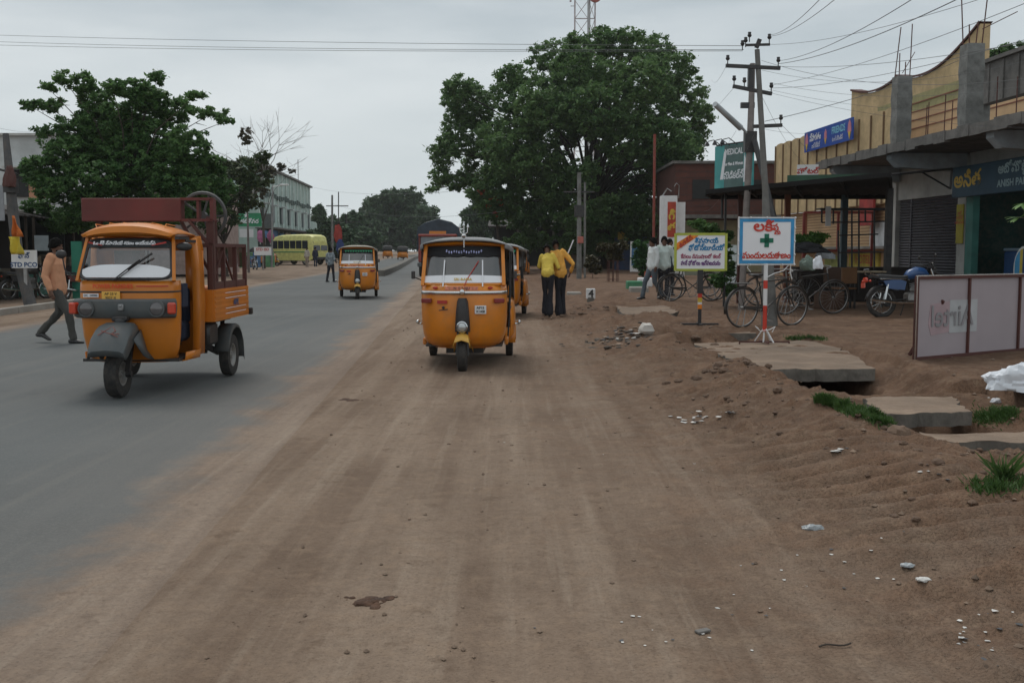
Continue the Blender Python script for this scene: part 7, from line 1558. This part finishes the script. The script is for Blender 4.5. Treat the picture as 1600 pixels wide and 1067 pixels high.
def limb(mb, pts, rad, n=14):
    """rounded tapering tube; rad entries r or (rx, ry)"""
    P_ = [Vector(p) for p in pts]; k = len(P_); rr = [(q, q) if not isinstance(q, tuple) else q for q in rad]
    d0 = (P_[1] - P_[0]).normalized(); d1 = (P_[-1] - P_[-2]).normalized(); rings = []
    def ring(c, t, q, s):
        x = Vector((1, 0, 0)) if abs(t.x) < .85 else Vector((0, 1, 0)); y = t.cross(x).normalized(); x = y.cross(t).normalized()
        return [c + x * math.cos(2 * math.pi * j / n) * q[0] * s + y * math.sin(2 * math.pi * j / n) * q[1] * s for j in range(n)]
    for a in (.1, .6, .9): rings.append(ring(P_[0] - d0 * math.sqrt(1 - a * a) * min(rr[0]), d0, rr[0], a))
    for i in range(k):
        t = (P_[min(i + 1, k - 1)] - P_[max(i - 1, 0)]).normalized(); rings.append(ring(P_[i], t, rr[i], 1))
    for a in (.9, .6, .1): rings.append(ring(P_[-1] + d1 * math.sqrt(1 - a * a) * min(rr[-1]), d1, rr[-1], a))
    mb.loft(rings, closed=True, cap=True)
def person(name, label, loc, rz, shirt, trouser, feet=((-.09, 0), (.09, 0)), knees=None, hands=None, elbows=None, lean=0.0, side=0.0, turn=0.0, hturn=0.0, hnod=0.0, sleeve='long', flare=0.0, scale=1.0, vox=.011, hem=.88, shoe=None, group=None, heel=(0, 0), skin=None, beard=False):
    r = empty(name, loc, rz, label, 'person', group); r.scale = (scale,) * 3; pel = Vector((0, 0, .93)); V = Vector
    def up(p):
        p = rotp(V(p), pel, 'X', lean); p = rotp(p, pel, 'Y', side); return p
    sh = [up((s * .18, 0, 1.395)) for s in (-1, 1)]; el = [V(e) for e in elbows] if elbows else [up((s * .24, .02, 1.12)) for s in (-1, 1)]
    hd = [V(h) for h in hands] if hands else [up((s * .25, -.04, .87)) for s in (-1, 1)]
    hip = [V((s * .09, 0, .90)) for s in (-1, 1)]; an = [V((feet[i][0], feet[i][1], .085 + heel[i])) for i in (0, 1)]
    kn = [V(k) for k in knees] if knees else [hip[i].lerp(an[i], .47) + V((0, -.03, 0)) for i in (0, 1)]
    nk = up((0, .0, 1.43)); hc = up((0, -.015, 1.585))
    # skin body
    mb = MB(); limb(mb, [pel, up((0, 0, 1.1)), up((0, 0, 1.28)), up((0, .005, 1.39))], [(.12, .075), (.11, .07), (.12, .075), (.08, .05)])
    limb(mb, [up((0, .008, 1.38)), nk, up((0, -.008, 1.50))], [.062, .054, .052])
    for i, s in enumerate((-1, 1)):
        limb(mb, [sh[i].lerp(nk, .2), el[i], el[i].lerp(hd[i], .85)], [.036, .034, .026]); limb(mb, [hip[i], kn[i], an[i]], [.085, .055, .04])
        f = V((0, -1, 0)); limb(mb, [an[i] + V((0, .045, -.05)), an[i] + V((0, -.05, -.055)), an[i] + V((0, -.15, -.06 - heel[i] * .6))], [(.035, .03), (.042, .03), (.036, .018)])
        # hand: palm, four fingers, thumb
        w = el[i].lerp(hd[i], .86); dr = (hd[i] - el[i]).normalized(); sd = dr.cross(V((s, 0, 0)))
        sd = sd.normalized() if sd.length > .1 else V((0, -1, 0)); nb = dr.cross(sd).normalized()
        limb(mb, [w, w + dr * .07], [(.024, .03), (.018, .036)])
        for q in range(4):
            o_ = w + dr * .075 + sd * (.026 - .0175 * q); l_ = (.062, .07, .066, .05)[q]; b1 = o_ + dr * l_ * .55 + nb * .006; b2 = o_ + dr * l_ * .95 + nb * .022
            limb(mb, [o_ - dr * .02, b1, b2], [.009, .0085, .0075], 7)
        o_ = w + dr * .02 + sd * .026; limb(mb, [o_, o_ + dr * .03 + sd * .022, o_ + dr * .062 + sd * .026 + nb * .008], [.012, .011, .009], 7)
    # head
    M3 = Matrix.Rotation(side, 3, 'Y') @ Matrix.Rotation(lean + hnod, 3, 'X') @ Matrix.Rotation(hturn, 3, 'Z')
    H = lambda x, y, z: hc + M3 @ V((x, y, z))
    rings = []; prof = [(-.118, .012, -.055), (-.112, .035, -.045), (-.095, .05, -.03), (-.065, .062, -.012), (-.03, .070, 0), (.0, .074, .004), (.035, .077, .008), (.07, .072, .01), (.095, .055, .01), (.112, .03, .01), (.118, .006, .01)]
    for (z, hw, yo) in prof:
        row = []
        for j in range(24):
            t = 2 * math.pi * j / 24; x = hw * math.cos(t); dy = .095 * (hw / .077) ** .8; y = yo + dy * math.sin(t); fr = max(0, -math.sin(t)) ** 6
            y += {-.03: -.010, 0.0: -.004, .035: .002, -.065: -.006}.get(z, 0) * fr
            row.append(H(x, y, z))
        rings.append(row)
    mb.loft(rings, closed=True, cap=True)
    limb(mb, [H(0, -.088, .025), H(0, -.103, -.012), H(0, -.108, -.026)], [.008, .011, .014], 8)
    limb(mb, [H(-.02, -.092, -.06), H(.02, -.092, -.06)], [.008, .008], 8); limb(mb, [H(-.018, -.09, -.072), H(.018, -.09, -.072)], [.008, .008], 8); limb(mb, [H(-.045, -.082, .035), H(0, -.092, .032), H(.045, -.082, .035)], [.008, .009, .008], 8)
    for s in (-1, 1): limb(mb, [H(s * .078, .01, .018), H(s * .08, .008, -.03)], [(.008, .018), (.007, .012)], 8)
    remesh(mb, vox * .75, skin or M_['skin'], 'body', r, 2)
    mb = MB()
    for s in (-1, 1): mb.ball(H(s * .03, -.082, .012), (.012, .008, .007), 5)
    mb.build('eyes', M_['hair'], r)
    mb = MB(); rings = []
    for k in range(9):
        a = k / 8 * math.pi * .56; row = []
        for j in range(24):
            t = 2 * math.pi * j / 24; fr = max(0, -math.sin(t)); aa = a * (1 - .33 * fr ** 2) ; rr = 1.05 + .05 * mnoise.noise(V((math.cos(t) * 3, math.sin(t) * 3, a * 4)))
            row.append(H(.079 * rr * math.sin(aa) * math.cos(t), .012 + .104 * rr * math.sin(aa) * math.sin(t), -.012 + .136 * rr * math.cos(aa)))
        rings.append(row)
    mb.loft(rings, closed=True)
    if beard: limb(mb, [H(-.05, -.05, -.07), H(-.02, -.078, -.095), H(.02, -.078, -.095), H(.05, -.05, -.07)], [.018, .024, .024, .018], 8); limb(mb, [H(-.025, -.097, -.046), H(.025, -.097, -.046)], [.008, .008], 6)
    mb.build('hair', M_['hair'], r, ang=80, solid=.012)
    # shirt
    mb = MB(); hz = hem; limb(mb, [V((0, 0, hz + .04)), up((0, 0, 1.0)), up((0, 0, 1.15)), up((0, 0, 1.29)), up((0, .004, 1.385))], [(.192, .142), (.178, .128), (.168, .116), (.182, .125), (.13, .09)], 20)
    for i in (0, 1):
        e = hd[i]; cut = .86 if sleeve == 'long' else 0.0
        limb(mb, [sh[i] + (nk - sh[i]) * .15, sh[i].lerp(el[i], .5), el[i] if sleeve == 'long' else sh[i].lerp(el[i], .85)] + ([el[i].lerp(hd[i], .45), el[i].lerp(hd[i], .72)] if sleeve == 'long' else []), [.078, .066, .060] + ([.054, .046] if sleeve == 'long' else []))
    limb(mb, [up((-.045, -.0, 1.435)), up((0, .035, 1.45)), up((.045, 0, 1.435))], [.02, .022, .02], 8)
    remesh(mb, vox, shirt, 'shirt', r, 3, .012, seed=len(r.name) + loc[0])
    mb = MB(); limb(mb, [V((0, 0, .86)), V((0, 0, .91)), V((0, 0, .95))], [(.155, .11), (.15, .105), (.14, .095)], 20)
    for i in (0, 1): limb(mb, [hip[i], hip[i].lerp(kn[i], .5), kn[i], kn[i].lerp(an[i], .55), an[i] + V((0, 0, .0))], [(.092, .10), .086, .068, .06 + flare * .5, .06 + flare])
    remesh(mb, vox, trouser, 'trousers', r, 3, .012, seed=3 + loc[0])
    for i in (0, 1):
        mb = MB(); a = an[i]; limb(mb, [a + V((0, .05, -.045)), a + V((0, -.04, -.05)), a + V((0, -.14, -.058 - heel[i] * .6)), a + V((0, -.17, -.062 - heel[i] * .7))], [(.042, .04), (.048, .042), (.046, .03), (.03, .02)]); remesh(mb, .01, shoe or M_['black'], 'shoe', r, 2)
    return r
sp = mat('salmon_shirt', (.56, .27, .15), .8, var=.12); gt = mat('grey_trousers', (.06, .058, .052), .9)
PG = 'people along the street'
# walking man on the left, heading right (local -Y turned to +X)
c = G(92, 536, 0); person('person', 'bearded man in a salmon shirt and grey trousers striding across the road at left', (c.x, c.y, .0), R(82), sp, gt, feet=((-.07, -.30), (.07, .36)), knees=((-.08, -.24, .50), (.08, .02, .50)), heel=(.0, .09), hands=((-.26, -.06, .82), (.25, .02, .83)), elbows=((-.25, .05, 1.10), (.24, .08, 1.10)), hem=.84, vox=.009, beard=True, scale=1.0, hnod=.12, group=PG)
ys1 = mat('yellow_shirt', (.68, .50, .08), .8, var=.15); ys2 = mat('amber_shirt', (.72, .36, .06), .8, var=.2, vscale=5); bk_ = mat('black_trousers', (.014, .014, .02), .9)
c = gz(.80, 23.7); pa = person('person', 'shorter man in a yellow short sleeved shirt and black flared trousers, bending forward', (c.x, c.y, c.z), R(172), ys1, bk_, feet=((-.06, .02), (.07, -.10)), lean=.5, side=.10, sleeve='short', flare=.05, hem=.92, hnod=.4, hands=((-.20, -.42, 1.02), (.12, -.5, 1.0)), elbows=((-.3, -.2, 1.05), (.28, -.25, 1.08)), vox=.011, scale=.98, group=PG)
c = gz(1.10, 23.95); pb = person('person', 'taller man in an amber shirt and black flared trousers seen from behind', (c.x, c.y, c.z), R(188), ys2, bk_, feet=((-.06, -.08), (.06, .06)), lean=.34, side=.16, flare=.05, hem=.88, hnod=.3, hands=((-.30, -.2, .90), (.28, -.32, 1.0)), elbows=((-.36, -.02, 1.12), (.33, -.08, 1.1)), scale=1.04, group=PG)
pa.scale = (.80, .86, .98); pb.scale = (.82, .86, 1.03)
ws_ = mat('pale_shirt', (.62, .70, .66), .8, var=.06); jn = mat('blue_jeans', (.09, .11, .13), .9)
c = gz(P(1037, 466, 29).x, 29); person('person', 'man in a pale mint shirt and black trousers facing the road beside the parked bicycle', c, R(-12), ws_, bk_, sleeve='long', flare=.03, hem=.86, group=PG, scale=1.0, elbows=((-.26, .02, 1.12), (.27, .04, 1.12)), hands=((-.24, -.1, .92), (.29, -.02, .88)))
c = gz(P(1022, 468, 28.6).x, 28.9); person('person', 'man in white shirt and grey jeans walking beside the mint shirted man', c, R(-70), mat('white_shirt', (.66, .69, .68), .8, var=.06), jn, feet=((-.07, -.28), (.07, .28)), knees=((-.08, -.2, .48), (.08, .02, .48)), heel=(0, .05), hem=.86, group=PG, scale=.98)
c = gz(P(1047, 465, 31).x, 31.2); person('person', 'man in dark shirt hidden behind the mint shirted man', c, R(20), mat('dark_shirt', (.05, .07, .08), .8), bk_, vox=.014, group=PG, scale=.97)
ck = mat('checked_shirt', (.19, .22, .24), .8, var=.7, vscale=9)
c = Vector((P(517, 440, 52).x, 52, 0.01)); person('person', 'man in a checked shirt standing on the road left of the beige topped auto', c, R(150), ck, bk_, feet=((-.14, -.06), (.16, .12)), vox=.014, group=PG, scale=.98, hands=((-.22, -.15, 1.0), (.28, .0, .92)))
c = Vector((P(480, 420, 92).x, 92, .15)); person('person', 'person in pale clothes standing before the minibus', c, R(-30), mat('cream_cloth', (.42, .38, .33), .8), mat('tan_cloth', (.3, .24, .2), .8), vox=.018, group=PG)
c = Vector((P(493, 420, 92.5).x, 92.5, .15)); person('person', 'person in dark blue clothes beside the minibus front wheel', c, R(40), M_['navy'], M_['navy'], vox=.018, group=PG)
c = Vector((P(380, 420, 90).x, 90, .15)); person('person', 'dim figure in a pale shirt at the shops beside the cargo cage', c, R(10), mat('cream2', (.4, .34, .3), .8), jn, vox=.018, group=PG)

# ================= AIR =================
hz = bpy.data.materials.new('haze_air'); hz.use_nodes = True; nt = hz.node_tree; nt.nodes.clear()
o_ = N(nt, 'ShaderNodeOutputMaterial'); pv = N(nt, 'ShaderNodeVolumePrincipled'); pv.inputs['Color'].default_value = (.9, .94, .96, 1); pv.inputs['Density'].default_value = .00025; pv.inputs['Anisotropy'].default_value = .2
L(nt, pv.outputs[0], o_.inputs['Volume'])
mb = MB(); mb.box((0, 290, 28), (700, 640, 62)); hzo = mb.build('haze', hz); tag(hzo, kind='stuff')
S.cycles.volume_bounces = 1

for k, (px, Y, rz, lb) in enumerate(((1108, 30.5, 5, 'bicycle standing deeper behind the yellow bordered sign, third in the row'), (1228, 21.6, 14, 'bicycle partly hidden behind the nearest bicycle and the pole'), (1262, 24.8, 172, 'bicycle parked in shade below the black bundle under the awning'))):
    c_ = copy_tree(bk); x = P(px, 400, Y).x; c_.location = (x, Y, hgt(x, Y)); c_.rotation_euler = (R(3), 0, R(rz)); tag(c_, lb, 'bicycle', 'black bicycles')
r = empty('metal_stand', (P(1312, 400, 27.8).x, 28.0, .22), label='red painted metal frame standing at the back of the awning', cat='metal stand'); rr_ = mat('frame_red', (.25, .035, .025), .6, dirt=.3)
mb = MB()
for a_, b_ in (((-.9, 0, 0), (-.9, 0, 2.3)), ((.9, 0, 0), (.9, 0, 2.3)), ((-.9, 0, 2.3), (.9, 0, 2.3)), ((-.9, 0, 1.3), (.9, 0, 1.3)), ((0, 0, 1.3), (0, 0, 2.3))): mb.beam(a_, b_, .06)
mb.build('frame', rr_, r)
